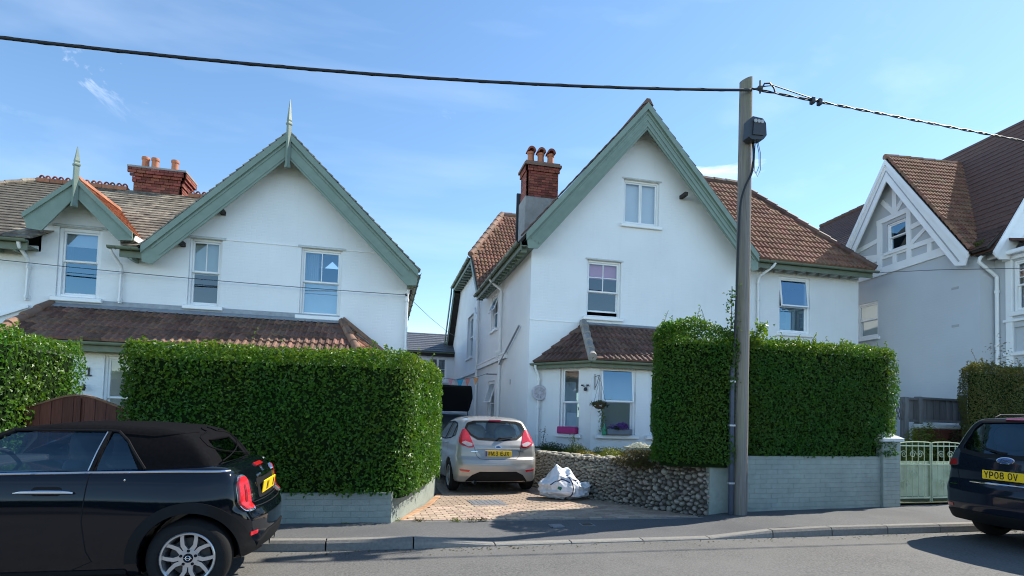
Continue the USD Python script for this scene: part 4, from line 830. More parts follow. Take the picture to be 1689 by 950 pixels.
# wing on the right, set back a little, with a hipped roof
obj('wing_wall', xz(Polygon([(9.81, -.1), (14.0, -.1), (14.0, 6.05), (9.81, 6.05)], [[(11.2, 4.1), (12.27, 4.1), (12.27, 5.76), (11.2, 5.76)]]), 14.3, 14.55), 'white_wall', h2)
obj('wing_side', box(13.75, 14.0, 14.551, 22, -.1, 6.05), 'white_wall_side', h2)
window(h2, frame([11.2, 14.3, 4.1], [1, 0, 0]), 1.07, 1.66, (1, 1), (1, 1), .47, .065, .05, fm='upvc', tilt=.12, gm='pane_blue', label='window beside the pole with its top light tilted open')
WE, WZ, RY, RZ2 = 13.92, 6.08, 17.0, 9.6
wr = obj('wing_roof', cat(slab([(9.9, WE, WZ), (14.2, WE, WZ), (11.62, RY, RZ2), (8, RY, RZ2)], .05), slab([(14.2, WE, WZ), (14.2, 20.1, WZ), (11.62, RY, RZ2)], .05), slab([(9, 20.1, WZ), (14.2, 20.1, WZ), (11.62, RY, RZ2), (7, RY, RZ2)], .05)), 'dark_wood', h2)
SLw = math.hypot(RY-WE, RZ2-WZ)
roof_tiles(wr, (9.0, WE, WZ), (14.2, WE, WZ), (9.0, RY, RZ2), [(.9, 0), (5.2, 0), (2.62, SLw), (-.5, SLw), (-.5, 2.2)], .30, .30, 'pan_tile', 'pan', 298, 'pan_tile', name='pantile')
a, b = np.array([11.62, RY, RZ2+.04]), np.array([14.22, WE, WZ+.06])
for k in range(13):
    p, q_ = a+(b-a)*k/13, a+(b-a)*(k+1.06)/13; obj('hip_tile', tube([p, q_+[0, 0, .03]], .10, 8), 'dark_tile', wr, smooth=40)
for k in range(9): obj('ridge_tile', tube([(11.62-.45*k, RY, RZ2+.05), (11.62-.45*k-.46, RY, RZ2+.07)], .11, 8), 'dark_tile', wr, smooth=40)
gutter(h2, (10.02, 13.86, 6.05), (14.28, 13.86, 6.05), r=.06)
obj('fascia', box(9.9, 14.15, 13.93, 13.96, 5.85, 6.05), 'gutter_green', h2)
obj('eaves_soffit', box(9.9, 14.15, 13.96, 14.3, 5.96, 5.98), 'green_paint', h2)
for x in np.arange(10.3, 14.1, .38): obj('rafter_foot', cbox(x-.035, x+.035, 13.97, 14.29, 5.85, 5.95, .006), 'cap_stone', h2)
downpipe(h2, [(10.75, 13.86, 6.0), (10.7, 13.9, 5.9), (10.5, 14.2, 5.68), (10.48, 14.25, 5.55), (10.48, 14.25, .5)], .036, clips=[(10.48, 14.25, 5.5), (10.48, 14.25, 5.0)])
# chimney on the left slope
c2 = obj('chimney', cat(box(3.81, 4.70, 15.53, 16.17, 7.7, 8.8)), 'mortar', h2)
obj('base', cbox(3.74, 4.77, 15.46, 16.24, 5.9, 7.76, .02), 'cement', c2)
chimney_bricks(c2, 3.78, 4.73, 15.5, 16.2, 7.77, 8.66, 'fl', step=lambda z: 0 if z < 8.5 else .035)
obj('cap', cat(prism([(3.70, 15.42), (4.81, 15.42), (4.81, 16.28), (3.70, 16.28)], 8.67, 8.74), prism([(3.74, 15.46), (4.77, 15.46), (4.77, 16.24), (3.74, 16.24)], 8.74, 8.80)), 'orange_ridge', c2)
for x_ in (3.95, 4.25, 4.55): pot(c2, x_, 15.75, 8.79, .38, .105, hood=True)
obj('lead_flashing', slab([(4.0, 15.2, 6.9), (4.85, 15.2, 7.85), (4.85, 15.47, 7.87), (4.0, 15.47, 6.92)], .02), 'lead', c2)
# bay window
BW = [(3.95, 14), (4.85, 12.75), (7.6, 12.75), (8.5, 14)]
cl = math.hypot(.9, 1.25); CT = frame([3.95, 14, 0], [.9, -1.25, 0])
obj('bay_wall', move(xz(Polygon([(0, .3), (cl, .3), (cl, 2.78), (0, 2.78)], [[(.60, 1.05), (1.21, 1.05), (1.21, 2.70), (.60, 2.70)]]), 0, .2), CT), 'white_wall', h2)
obj('bay_wall', xz(Polygon([(4.852, .3), (7.6, .3), (7.6, 2.78), (4.852, 2.78)], [[(5.06, 1.06), (6.0, 1.06), (6.0, 2.70), (5.06, 2.70)], [(6.35, 1.06), (7.3, 1.06), (7.3, 2.7), (6.35, 2.7)]]), 12.75, 12.95), 'white_wall', h2)
CT2 = frame([7.602, 12.75, 0], [.9, 1.25, 0]); obj('bay_wall', move(box(0, cl, 0, .2, .3, 2.78), CT2), 'white_wall', h2)
obj('bay_ceiling', prism([(4.1, 14), (4.95, 12.95), (7.5, 12.95), (8.3, 14)], 2.74, 2.78), 'room_dark', h2)
window(h2, CT @ frame([.60, 0, 1.05], [1, 0, 0]), .61, 1.65, (1, 1), (1, 1), .46, .055, .07, low_blind=('blind_white', .30), gm='pane_blue', fm='upvc', name='bay_window')
window(h2, frame([5.06, 12.75, 1.06], [1, 0, 0]), .94, 1.64, (1, 1), (1, 1), .48, .055, .05, gm='pane_blue', fm='upvc', tilt=.10, name='bay_window', label='bay window with its top light slightly open')
window(h2, frame([6.35, 12.75, 1.06], [1, 0, 0]), .95, 1.64, (1, 1), (1, 1), .48, .055, .05, fm='upvc', name='bay_window')
EB = [(3.72, 14, 2.84), (4.77, 12.53, 2.84), (7.7, 12.53, 2.84), (7.9, 14, 3.92), (5.05, 14, 3.92), (8.75, 14, 2.84)]
br = obj('bay_roof', cat(slab([EB[0], EB[1], EB[4]], .05), slab([EB[1], EB[2], EB[3], EB[4]], .05), slab([EB[2], EB[5], EB[3]], .05)), 'dark_wood', h2)
def facet(parent, A, B, Cs, *a, **k):
    A, B = np.array(A), np.array(B); u = (B-A)/np.linalg.norm(B-A); C2 = np.array(Cs[0]); v = C2-A; v = v-u*(v @ u); v /= np.linalg.norm(v)
    roof_tiles(parent, A, B, A+v, [(0, 0), (np.linalg.norm(B-A), 0)] + [((np.array(c)-A) @ u, (np.array(c)-A) @ v) for c in Cs], *a, **k)
facet(br, EB[1], EB[2], (EB[3], EB[4]), .29, .27, 'dark_tile', 'roman', 200, name='roof_tile')
facet(br, EB[0], EB[1], (EB[4],), .29, .27, 'dark_tile', 'roman', 200, name='roof_tile', keep=.06)
a, b = np.array(EB[4])+[0, 0, .03], np.array(EB[1])+[0, 0, .02]
for k in range(5):
    p, q_ = a+(b-a)*k/5, a+(b-a)*(k+1.08)/5; obj('hip_tile', tube([p, q_+[0, 0, .04]], [.10, .115], 10), 'cement', br, smooth=40)
obj('lead_flashing', slab([(5.0, 13.86, 3.86), (7.9, 13.86, 3.86), (7.9, 13.995, 3.97), (5.0, 13.995, 3.97)], .015), 'lead', br)
gp = [np.array(p) for p in ((3.66, 14.0, 2.80), (4.74, 12.47, 2.80), (7.75, 12.47, 2.80), (8.8, 14, 2.80))]
for a, b in zip(gp[:-1], gp[1:]): gutter(h2, a, b, r=.055)
for a, b in ((CT, cl), (frame([4.85, 12.75, 0], [1, 0, 0]), 2.75)):
    obj('fascia', move(box(-.1, b+.1, -.2, -.17, 2.66, 2.80), a), 'gutter_green', h2); obj('eaves_soffit', move(box(-.1, b+.1, -.17, 0, 2.74, 2.76), a), 'green_paint', h2)
    for s in np.arange(.15, b, .42): obj('rafter_foot', move(cbox(s-.03, s+.03, -.16, -.002, 2.66, 2.73, .005), a), 'cap_stone', h2)
downpipe(h2, [(3.74, 13.86, 2.76), (3.76, 13.9, 2.68), (3.86, 13.96, 2.5), (3.87, 13.96, 2.4), (3.87, 13.96, .6)], .034, clips=[(3.87, 13.96, 2.4), (3.87, 13.96, 1.7), (3.87, 13.96, 1.0)])
# rear wing closing the driveway
rb = thing('rear_wing', 'low white building with grey slate roof closing the far end of the driveway', 'building', (2.2, 30, 0))
obj('wall', xz(Polygon([(.3, -.1), (3.95, -.1), (3.95, 4.7), (.3, 4.7)], [[(2.28, 3.12), (3.22, 3.12), (3.22, 4.36), (2.28, 4.36)]]), 30, 30.25), 'white_wall', rb)
obj('room_back', box(.5, 3.9, 31.2, 31.3, -.1, 5), 'room_dark', rb)
window(rb, frame([2.28, 30, 3.12], [1, 0, 0]), .94, 1.24, (2, 1), (1, 2), .5, .06, .07, sashes='casement', fm='upvc')
rr = obj('roof', slab([(.2, 29.8, 4.66), (4.1, 29.8, 4.66), (4.1, 32.2, 5.92), (.2, 32.2, 5.92)], .05), 'dark_wood', rb)
roof_tiles(rr, (.2, 29.8, 4.66), (4.1, 29.8, 4.66), (.2, 32.2, 5.92), [(0, 0), (3.9, 0), (3.9, 2.7), (0, 2.7)], .42, .28, 'grey_slate', 'slate', 140, name='slate')
gutter(rb, (.3, 29.74, 4.62), (3.95, 29.74, 4.62), r=.06); obj('fascia', box(.3, 3.9, 29.82, 29.86, 4.4, 4.62), 'dark_wood', rb)
obj('lower_roof', slab([(2.6, 28.6, 2.7), (3.6, 28.6, 2.7), (3.6, 29.99, 2.95), (2.6, 29.99, 2.95)], .05), 'lead', rb)

# ---------------------------------------------------------------- grey half-timbered house on the right
h3 = thing('half_timbered_house', 'pale grey rendered house on the far right with white half-timbered gable and bargeboards', 'house', (14.99, 11.47, 0))
c4, s4 = cos(radians(4)), sin(radians(4)); G = frame([14.99, 11.47, 0], [c4, -s4, 0])    # x = along the front, y = back along the side
GS = G @ frame([0, 0, 0], [0, -1, 0])       # side wall: x towards the street (= -back), y into the wall
def sh(v0, v1, z0, z1): return [(-v1, z0), (-v0, z0), (-v0, z1), (-v1, z1)]
bA, bR, bL = (-2.66, 9.62), (-.12, 6.02), (-5.2, 6.02)
obj('side_wall', move(xz(Polygon([(-9, -.1), (0, -.1), (0, 6.2), (-.3, 6.2), (bA[0]-.05, 9.5), (-5.15, 6.2), (-9, 6.2)], [sh(3.32, 4.2, 4.28, 5.42), sh(2.25, 2.97, 6.86, 7.74)]), 0, .25), GS), 'grey_wall_side', h3)
obj('front_wall', move(xz(Polygon([(.251, -.1), (7, -.1), (7, 8.5), (4.66, 10.7), (.251, 6.2)]), 0, .25), G), 'grey_wall', h3)
obj('room_back', move(box(1.6, 1.7, .3, 8.9, 0, 8), G), 'room_dark', h3)
window(h3, GS @ frame([-4.2, 0, 4.28], [1, 0, 0]), .88, 1.14, (1, 1), (1, 1), .5, .06, .05, blind=('blind_grey', 1.0), fm='upvc', label='side window with grey blind drawn')
window(h3, GS @ frame([-2.97, 0, 6.86], [1, 0, 0]), .72, .88, (1, 1), (1, 1), .48, .05, .05, fm='upvc', gm='pane_blue', label='small gable window')
for z_ in (5.24, 4.21): obj('air_brick', move(cbox(-.8, -.58, -.006, .01, z_-.035, z_+.035, .004), GS), 'grey_plastic', h3)
def beam(a, b, w=.13, k=.035): w *= 1.2; obj('timber', move(bar((a[0], -.015, a[1]), (b[0], -.015, b[1]), k*2, w, (0, 1, 0)) if False else xz(LineString([a, b]).buffer(w/2, cap_style=2), -k, .01), GS), 'white_paint', h3)
kk = [.03, .034, .038, .042]
beam((-5.0, 6.27), (-.45, 6.36), .2, .045); beam((-4.75, 6.72), (-.85, 6.79), .12, .034); beam((-3.35, 7.9), (-1.75, 7.96), .13, .037)
beam((-3.24, 6.3), (-3.24, 7.93), .15, .04); beam((-2.14, 6.3), (-2.14, 7.93), .13, .041); beam((-2.66, 7.95), (-2.66, 9.0), .13, .042)
beam((-2.14, 7.36), (-1.45, 7.45), .12, .033); beam((-2.12, 6.85), (-1.2, 7.42), .1, .031); beam((-1.45, 6.4), (-1.45, 6.8), .12, .032); beam((-.8, 6.4), (-.8, 6.78), .12, .032); beam((-2.66, 6.35), (-2.66, 6.78), .12, .032)
beam((-3.26, 7.35), (-4.4, 7.2), .12, .033); beam((-3.26, 6.82), (-4.6, 7.05), .1, .031); beam((-2.68, 8.02), (-3.15, 8.55), .12, .03); beam((-2.64, 8.02), (-2.2, 8.5), .12, .03)
for P_, nm in ((bR, 1), (bL, 0)):
    e = .001*nm; sg = 1 if P_[0] > bA[0] else -1
    obj('bargeboard', move(xz([(P_[0]+sg*.1, P_[1]-.05), (P_[0]+sg*.0, P_[1]-.32), (P_[0]-sg*.28, P_[1]-.26), (bA[0]+e, 8.98), (bA[0]+e, bA[1])], -.32, -.28), GS), 'white_paint', h3)
    obj('moulding', move(xz([(P_[0]+sg*.12, P_[1]), (bA[0]+e, bA[1]+.05), (bA[0]+e, bA[1]-.12), (P_[0]+sg*.10, P_[1]-.16)], -.36, -.32), GS), 'white_paint', h3)
    obj('moulding', move(xz([(P_[0]-sg*.14, P_[1]-.16), (bA[0]+e, bA[1]-.30), (bA[0]+e, bA[1]-.33), (P_[0]-sg*.16, P_[1]-.19)], -.335, -.321), GS), 'grey_plastic', h3)
    obj('soffit', move(xz([(P_[0], P_[1]-.02), (bA[0]+e, bA[1]-.03), (bA[0]+e, bA[1]-.08), (P_[0], P_[1]-.07)], -.28, .0), GS), 'white_paint', h3)
def gpt(u, v, z): return (G @ [u, v, z, 1])[:3]
# roofs: cross gable over the side, front gable over the street
RU, RZ3 = 4.66, 11.0
gA, gB = gpt(-.34, 2.66, 9.72), gpt(3.52, 2.66, 9.72)
s3 = obj('side_gable_roof', cat(slab([gpt(-.34, .02, 6.08), gA, gB, gpt(-.0+.05, .02, 6.12)], .06), slab([gpt(-.34, 5.3, 6.08), gA, gB, gpt(.05, 5.3, 6.12)], .06)), 'dark_wood', h3)
up_ = np.array(gA)-gpt(-.34, .02, 6.08); ls_ = np.linalg.norm(up_)
roof_tiles(s3, gpt(-.36, .0, 6.1), gpt(3.5, .0, 6.1), gpt(-.36, 2.66, 9.76), [(0, 0), (.35, 0), (3.86, 4.52), (0, 4.52)], .22, .20, 'pan_tile', 'pan', 299, 'pan_tile_stuff', name='tile', order=lambda u, v: u)
for k in range(9): obj('ridge_tile', tube([gpt(-.36+.43*k, 2.66, 9.74), gpt(-.36+.43*k+.44, 2.66, 9.76)], .09, 8), 'pan_tile', s3, smooth=40)
f3 = obj('front_roof', cat(slab([gpt(-.3, -.45, 6.02), gpt(RU, -.45, RZ3), gpt(RU, 12, RZ3), gpt(-.3, 12, 6.02), gpt(-.3, 5.32, 6.02), gpt(3.25, 2.66, 9.58), gpt(-.3, -.02, 6.02)], .06), slab([gpt(9.6, -.45, 6.02), gpt(RU, -.45, RZ3), gpt(RU, 12, RZ3), gpt(9.6, 12, 6.02)], .06)), 'dark_wood', h3)
sl3 = math.hypot(RU+.3, RZ3-6.02)
tl_ = lambda u, v: abs(v-2.7)
roof_tiles(f3, gpt(-.3, 12, 6.04), gpt(-.3, -.45, 6.04), gpt(RU, 12, RZ3+.02), Polygon([(0, 0), (12.45, 0), (12.45, sl3), (0, sl3)]).difference(Polygon([(12-5.3, 0), (12-.02, 0), (12-2.66, sl3*.745)])), .24, .20, 'plain_tile_stuff', 'plain', 0, 'plain_tile_stuff', name='tile')
for k in range(26): obj('ridge_tile', tube([gpt(RU, -.45+.48*k, RZ3+.03), gpt(RU, -.45+.48*k+.49, RZ3+.05)], .10, 8), 'plain_tile_stuff', f3, smooth=40)
obj('lead_valley', slab([gpt(-.1, -.02, 6.19), gpt(.08, -.1, 6.3), gpt(3.55, 2.55, 9.86), gpt(3.45, 2.75, 9.82)], .02), 'lead', h3)
fA = (RU, RZ3-.1)
FU, FZ = 2.75, 10.35
for sg in (-1, 1):
    q_ = lambda x, z: (FU+sg*x, z)
    obj('bargeboard', move(xz([q_(2.9, 5.86), q_(2.72, 5.72), q_(2.45, 5.74), q_(0.001*sg, FZ-.85), q_(0.001*sg, FZ)], -.5, -.46), G), 'white_paint', h3)
    obj('moulding', move(xz([q_(2.93, 5.9), q_(0.001*sg, FZ+.06), q_(0.001*sg, FZ-.1), q_(2.86, 5.76)], -.54, -.5), G), 'white_paint', h3)
sgr = obj('front_gable_roof', cat(*[slab([gpt(FU+sg*2.9, -.48, 5.92), gpt(FU, -.48, FZ+.05), gpt(FU, 4.5, FZ+.05), gpt(FU+sg*2.9, -.02, 5.92)], .06) for sg in (-1, 1)]), 'dark_wood', h3)
flw = math.hypot(2.9, FZ-5.87)
roof_tiles(sgr, gpt(FU-2.9, 4.5, 5.94), gpt(FU-2.9, -.48, 5.94), gpt(FU, 4.5, FZ+.07), [(4.4, 0), (4.98, 0), (4.98, flw), (0, flw)], .24, .20, 'plain_tile_stuff', 'plain', 0, 'plain_tile_stuff', name='tile')
def beamf(a, b, w=.13, k=.035): obj('timber', move(xz(LineString([a, b]).buffer(w/2, cap_style=2), -k, .01), G), 'white_paint', h3)
beamf((.3, 6.35), (7, 6.35), .16, .04); beamf((.9, 6.9), (7, 6.9), .12, .036); beamf((.75, 6.4), (.75, 6.9), .1, .033); beamf((1.3, 6.4), (1.3, 7.4), .12, .034); beamf((.8, 6.85), (1.25, 6.42), .1, .031); beamf((1.35, 7.3), (1.9, 6.95), .1, .031); beamf((1.9, 6.9), (1.9, 8.0), .12, .034); beamf((1.3, 7.45), (3, 7.45), .12, .037)
# front bay with latticed sash
obj('bay_wall', move(xz(Polygon([(-1.6, -.1), (0, -.1), (0, 5.86), (-1.6, 5.86)], [[(-1.2, 4.42), (-.5, 4.42), (-.5, 5.68), (-1.2, 5.68)]]), 0, .2), G @ frame([.46, -1.6, 0], [0, -1, 0]) @ frame([-1.6, 0, 0], [1, 0, 0])), 'grey_wall_side', h3) if False else None
BC = G @ frame([.46, 0, 0], [0, -1, 0])     # bay cheek: x out towards the street
obj('bay_wall', move(xz(Polygon([(.001, -.1), (1.5, -.1), (1.5, 5.86), (.001, 5.86)], [[(.48, 4.42), (1.22, 4.42), (1.22, 5.70), (.48, 5.70)], [(.48, 3.4), (1.22, 3.4), (1.22, 4.02), (.48, 4.02)]]), 0, .2), BC), 'grey_wall_side', h3)
obj('bay_panel', move(box(.48, 1.22, .06, .09, 3.4, 4.02), BC), 'grey_wall_side', h3)
obj('bay_front', move(box(.66, 4.5, -1.499, -1.3, -.1, 5.86), G), 'grey_wall', h3)
window(h3, BC @ frame([.48, 0, 4.42], [1, 0, 0]), .74, 1.28, (3, 3), (1, 1), .5, .05, .04, curtain=[(0, .3, 'curtain')], sill=.12, label='bay window with small panes in the upper sash')
for a, b, c_, d_ in ((.30, .46, 2.2, 5.74), (1.24, 1.4, 2.2, 5.74)): obj('bay_trim', move(cbox(a, b, -.05, .02, c_, d_, .01), BC), 'white_paint', h3)
for z_, e in ((5.74, .14), (4.16, .07), (3.3, .1)): obj('bay_trim', move(cbox(.24, 1.55, -.07, .02, z_, z_+e, .01), BC), 'white_paint', h3)
obj('bay_roof', slab([gpt(.3, -.0, 6.45), gpt(.3, -1.65, 5.92), gpt(4.6, -1.65, 5.92), gpt(4.6, 0, 6.45)], .06), 'plain_tile_stuff', h3)
obj('bay_gutter', move(cbox(.2, .3, -1.7, .0, 5.84, 5.95, .02), G), 'white_paint', h3)
downpipe(h3, [gpt(-.02, -.12, 6.0), gpt(-.05, -.12, 5.9), gpt(-.14, -.14, 5.84), gpt(-.16, -.12, 5.74), gpt(.36, -.1, 5.42), gpt(.40, -.1, 5.38), gpt(.40, -.1, .2)], .045, clips=[gpt(.40, -.1, 5.0), gpt(.40, -.1, 3.6)])
obj('hopper', move(cbox(-.1, .06, -.2, -.05, 5.95, 6.1, .02), G), 'white_paint', h3)
# ---------------------------------------------------------------- hedges and plants
def leaves(P, N, L=.05, W=.028, spread=.9, seed=1, upb=.25, fold=.25):
    """folded leaf pairs at points P that face roughly along N"""
    g = np.random.default_rng(seed); n = len(P)
    nn = N + g.normal(0, spread*.6, (n, 3)) + np.array([0, 0, upb]); nn /= np.linalg.norm(nn, axis=1, keepdims=True)
    t = g.normal(0, 1, (n, 3)) + np.array([0, 0, .3]); t -= nn*(t*nn).sum(1, keepdims=True); t /= np.linalg.norm(t, axis=1, keepdims=True); b = np.cross(nn, t)
    s = g.uniform(.65, 1.25, (n, 1)); l, w = L*s, W*s*g.uniform(.8, 1.2, (n, 1))
    base, tip = P, P + t*l - nn*l*.12; m1 = P + t*l*.5
    a, c = m1 + b*w*.5 + nn*w*fold, m1 - b*w*.5 + nn*w*fold
    V = np.stack([base, a, tip, c], 1).reshape(-1, 3); k = np.arange(n)[:, None]*4
    return V, np.vstack([np.c_[k, k+2, k+1][:, [0, 2, 1]], np.c_[k, k+3, k+2][:, [0, 2, 1]]]).reshape(-1, 3)
def bulk(poly, z0, z1, inset=0.0, rnd=.10):
    """rounded-top hedge volume over a plan polygon"""
    p = Polygon(poly).buffer(-inset, join_style=1).buffer(-rnd).buffer(rnd)
    parts = []
    for k, (dz, e) in enumerate(((0, 0), (.55, 0), (.9, .02), (.97, .06), (1.0, .14))):
        parts.append((z0+(z1-z0)*dz, p.buffer(-e)))
    return p, parts
def hedge(name, label, category, poly, z0, z1, count, m_='hedge_leaf', seed=1, L=.05, W=.028, depth=.13, group=None, lump=.11, top=None, sprigs=60, new=.22, base=None, newm='hedge_leaf_new', z_of=None):
    g = np.random.default_rng(seed); p = Polygon(poly); c = p.centroid
    h = thing(name, label, category, base or (c.x, c.y, z0), group)
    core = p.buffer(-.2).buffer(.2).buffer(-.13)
    obj('inner_twigs', prism(core, z0-.06, z1-.2), 'hedge_core', h)  # added solid near-black core that blocks sight through the leaves
    body = trimesh.creation.extrude_polygon(p.buffer(-.2).buffer(.2), z1-z0, engine='earcut'); body.apply_translation([0, 0, z0])
    pts, fi = trimesh.sample.sample_surface(body, count, seed=seed); N = body.face_normals[fi].copy()
    keep = ~((N[:, 2] < -.5) & (g.random(len(pts)) < .5)); pts, N = pts[keep], N[keep]
    lumpn = (meshkit.fbm(pts*1.9 + seed, 4, seed) - .5)*2
    d = g.random(len(pts))**1.6
    pts = pts + N*(lumpn*lump)[:, None] - N*(d*depth)[:, None]
    # round the top edges and let the top undulate
    e = np.clip((pts[:, 2] - (z1-.26))/.26, 0, 1); ctr = np.array([[q.x, q.y] for q in [c]])
    pts[:, 2] += e*(meshkit.fbm(np.c_[pts[:, :2]*1.7, 0*pts[:, 0]]+seed*3.1, 3, seed+5)-.5)*.16
    inw = np.zeros_like(pts); bd = p.exterior
    side = np.abs(N[:, 2]) < .5
    pts[side] -= N[side]*(e[side]**2*.10)[:, None]; tp = N[:, 2] > .5; import shapely as _sh; dd = _sh.distance(_sh.points(pts[:, 0], pts[:, 1]), p.exterior); pts[tp, 2] -= .10*np.clip(1-dd[tp]/.2, 0, 1)**2
    if z_of is not None: pts[:, 2] += z_of(pts)*np.clip((pts[:, 2]-z0)/(z1-z0), 0, 1)
    isnew = (g.random(len(pts)) < new*(.3 + 2.2*np.clip(pts[:, 2]-(z1-.25), 0, .25)/.25)) & (d < .5)
    A = leaves(pts[~isnew], N[~isnew], L, W, seed=seed); obj('foliage', A, m_, h)
    if isnew.any(): obj('young_foliage', leaves(pts[isnew], N[isnew], L*.95, W, seed=seed+1, upb=.5), newm, h)
    S, SN, tw = [], [], []
    for k in range(sprigs):       # shoots standing out of the top
        q = pts[g.integers(len(pts))]
        while q[2] < z1-.12: q = pts[g.integers(len(pts))]
        ln = g.uniform(.05, .17)*(1 if g.random() < .85 else 1.9); dr = np.array([g.normal(0, .3), g.normal(0, .3), 1]); dr /= np.linalg.norm(dr)
        tw.append(tube([q-dr*.06, q+dr*ln], .0035, 3))
        for s in np.linspace(.2, 1, 7):
            S.append(q+dr*ln*s); v_ = g.normal(0, 1, 3); v_[2] = abs(v_[2])*.6; SN.append(v_/np.linalg.norm(v_))
    if S:
        obj('shoots', leaves(np.array(S), np.array(SN), L, W, seed=seed+2), newm, h, kind='stuff'); obj('twigs', cat(*tw), 'twig', h, kind='stuff')
    return h
hd = hedge('hedge', 'big clipped laurel green hedge between the wooden gate and the driveway', 'hedge', [(-3.02, 7.28), (.30, 7.26), (.42, 7.42), (.92, 9.15), (1.02, 10.7), (.1, 10.7), (-.25, 8.6), (-3.02, 8.6)], .44, 2.235, 66000, seed=3, L=.047, W=.028)
hedge('hedge', 'clipped hedge at the far left edge, its end sunlit beside the wooden gate', 'hedge', [(-8, 7.25), (-4.22, 7.25), (-4.08, 7.5), (-4.18, 9.0), (-4.4, 9.7), (-8, 9.7)], .2, 2.32, 32000, seed=5, L=.054, W=.031)
hedge('hedge', 'clipped hedge to the right of the telegraph pole, on the wall', 'hedge', [(5.46, 7.64), (8.4, 7.92), (8.72, 8.04), (8.82, 8.7), (5.46, 8.9)], .95, 2.83, 52000, 'hedge_leaf_dark', seed=7, L=.046, W=.026, sprigs=70)
hedge('hedge', 'clipped hedge to the left of the telegraph pole, hanging over the cobble wall', 'hedge', [(3.92, 7.8), (4.26, 7.56), (4.9, 7.40), (5.16, 7.36), (5.2, 7.6), (5.48, 7.66), (5.48, 9.0), (4.75, 9.0), (4.32, 8.5)], .84, 2.82, 36000, 'hedge_leaf_dark', seed=9, L=.046, W=.026, sprigs=40,
      z_of=lambda q: .26*np.exp(-((q[:, 0]-4.45)/.5)**2) - .05)
hedge('hedge', 'browner small leaved hedge at the far right behind the dark car', 'hedge', [(11.05, 8.75), (13.6, 8.95), (14.6, 9.05), (14.6, 9.7), (13.6, 9.6), (11.7, 9.38)], .3, 2.76, 46000, 'box_leaf', seed=11, L=.042, W=.025, sprigs=50, new=.22, newm='box_leaf')
hedge('hedge', 'long dark hedge on the near side of the road', 'hedge', [(-26, -4.6), (26, -4.6), (26, -3.7), (-26, -3.7)], .1, 1.9, 9000, 'hedge_leaf_dark', seed=13, L=.16, W=.1, sprigs=0, new=0)
def clump(parent, name, c, r, n, m_, seed, L=.05, W=.022, upb=.6, flat=1.0, spread=.9):
    g = np.random.default_rng(seed); d = g.normal(0, 1, (n, 3)); d /= np.linalg.norm(d, axis=1, keepdims=True); d[:, 2] = np.abs(d[:, 2])
    rr = g.random((n, 1))**.45; P = np.array(c) + d*rr*np.array(r)*(1 + .35*(meshkit.fbm(d*2+seed, 2, seed)[:, None]-.5))
    return obj(name, leaves(P, d*flat, L, W, spread, seed, upb), m_, parent)
def plant(name, label, category, c, r, n, m_, seed, L=.05, W=.022, group=None, stems=8, upb=.6, sm='twig'):
    t = thing(name, label, category, c, group)
    g = np.random.default_rng(seed); ms = []
    for k in range(stems):
        a = g.uniform(0, 2*pi); e = np.array([cos(a)*r[0]*.6, sin(a)*r[1]*.6, r[2]*g.uniform(.5, .95)]); ms.append(tube([np.array(c)-[0, 0, .05], np.array(c)+e*[.4, .4, .6], np.array(c)+e], [.006, .005, .003], 4))
    obj('stems', cat(*ms), sm, t); clump(t, 'foliage', c, r, n, m_, seed, L, W, upb)
    return t
# flower bed in front of the bay
PL = [('small dark green plant in the flower bed below the wall pipe', (3.75, 12.3, .66), (.42, .35, .22), 900, 'plant_leaf', .05), ('green plant below the narrow bay window', (4.2, 11.9, .66), (.35, .3, .20), 800, 'plant_leaf', .05),
      ('yellow green plant at the edge of the cobble wall', (4.35, 10.3, .66), (.32, .35, .20), 900, 'shrub_leaf', .04), ('yellow flowering plant low on the cobble wall', (4.05, 10.9, .66), (.28, .25, .13), 500, 'yellow_leaf', .035),
      ('bronze shrub spilling over the top of the cobble wall', (4.30, 8.85, .68), (.50, .55, .30), 2600, 'bronze_leaf', .04), ('low green plant under the bay window', (4.9, 11.7, .66), (.5, .4, .18), 900, 'plant_leaf', .045)]
for k, (lb, c, r, n, m_, L_) in enumerate(PL):
    plant('garden_plant', lb, 'plant', c, r, n, m_, 30+k, L_)
t = plant('garden_plant', 'pink plant beside the hedge above the cobble wall', 'plant', (4.75, 9.8, .66), (.13, .12, .34), 260, 'pink_petal', 41, .04, .03)
for k, (x, y, h) in enumerate(((3.62, 12.6, .5), (4.02, 11.7, .42), (3.9, 11.3, .36))):
    t = thing('tall_weed', ['thin tall weed standing against the white wall by the pipe', 'thin tall weed in the middle of the bed edge', 'short thin weed above the cobble wall'][k], 'weed', (x, y, .66))
    obj('stem', tube([(x, y, .6), (x+.02, y, .66+h*.6), (x+.05, y-.01, .66+h)], .006, 5), 'plant_leaf', t)
    g = np.random.default_rng(60+k); P = np.c_[x+g.normal(.02, .04, 40), y+g.normal(0, .04, 40), .7+g.random(40)*h]; obj('leaf_tuft', leaves(P, g.normal(0, 1, (40, 3)), .06, .016, seed=k), 'plant_leaf', t)
tg = thing('stone_trough', 'weathered greenish stone trough of white flowers beside the right hedge', 'planter', (4.75, 9.5, .68))
obj('bowl', prism(Polygon([(4.42, 9.5), (5.05, 9.35), (5.1, 9.75), (4.45, 9.85)]), .70, .92), 'trough_stone', tg); obj('rim', prism(Polygon([(4.39, 9.46), (5.08, 9.31), (5.13, 9.79), (4.42, 9.89)]).difference(Polygon([(4.46, 9.54), (5.02, 9.41), (5.06, 9.72), (4.48, 9.82)])), .90, .95), 'trough_stone', tg)
clump(tg, 'white_flowers', (4.62, 9.62, .92), (.24, .18, .12), 420, 'white_petal', 71, .035, .03); clump(tg, 'foliage', (4.8, 9.6, .90), (.28, .2, .08), 300, 'plant_leaf', 72, .045, .02)
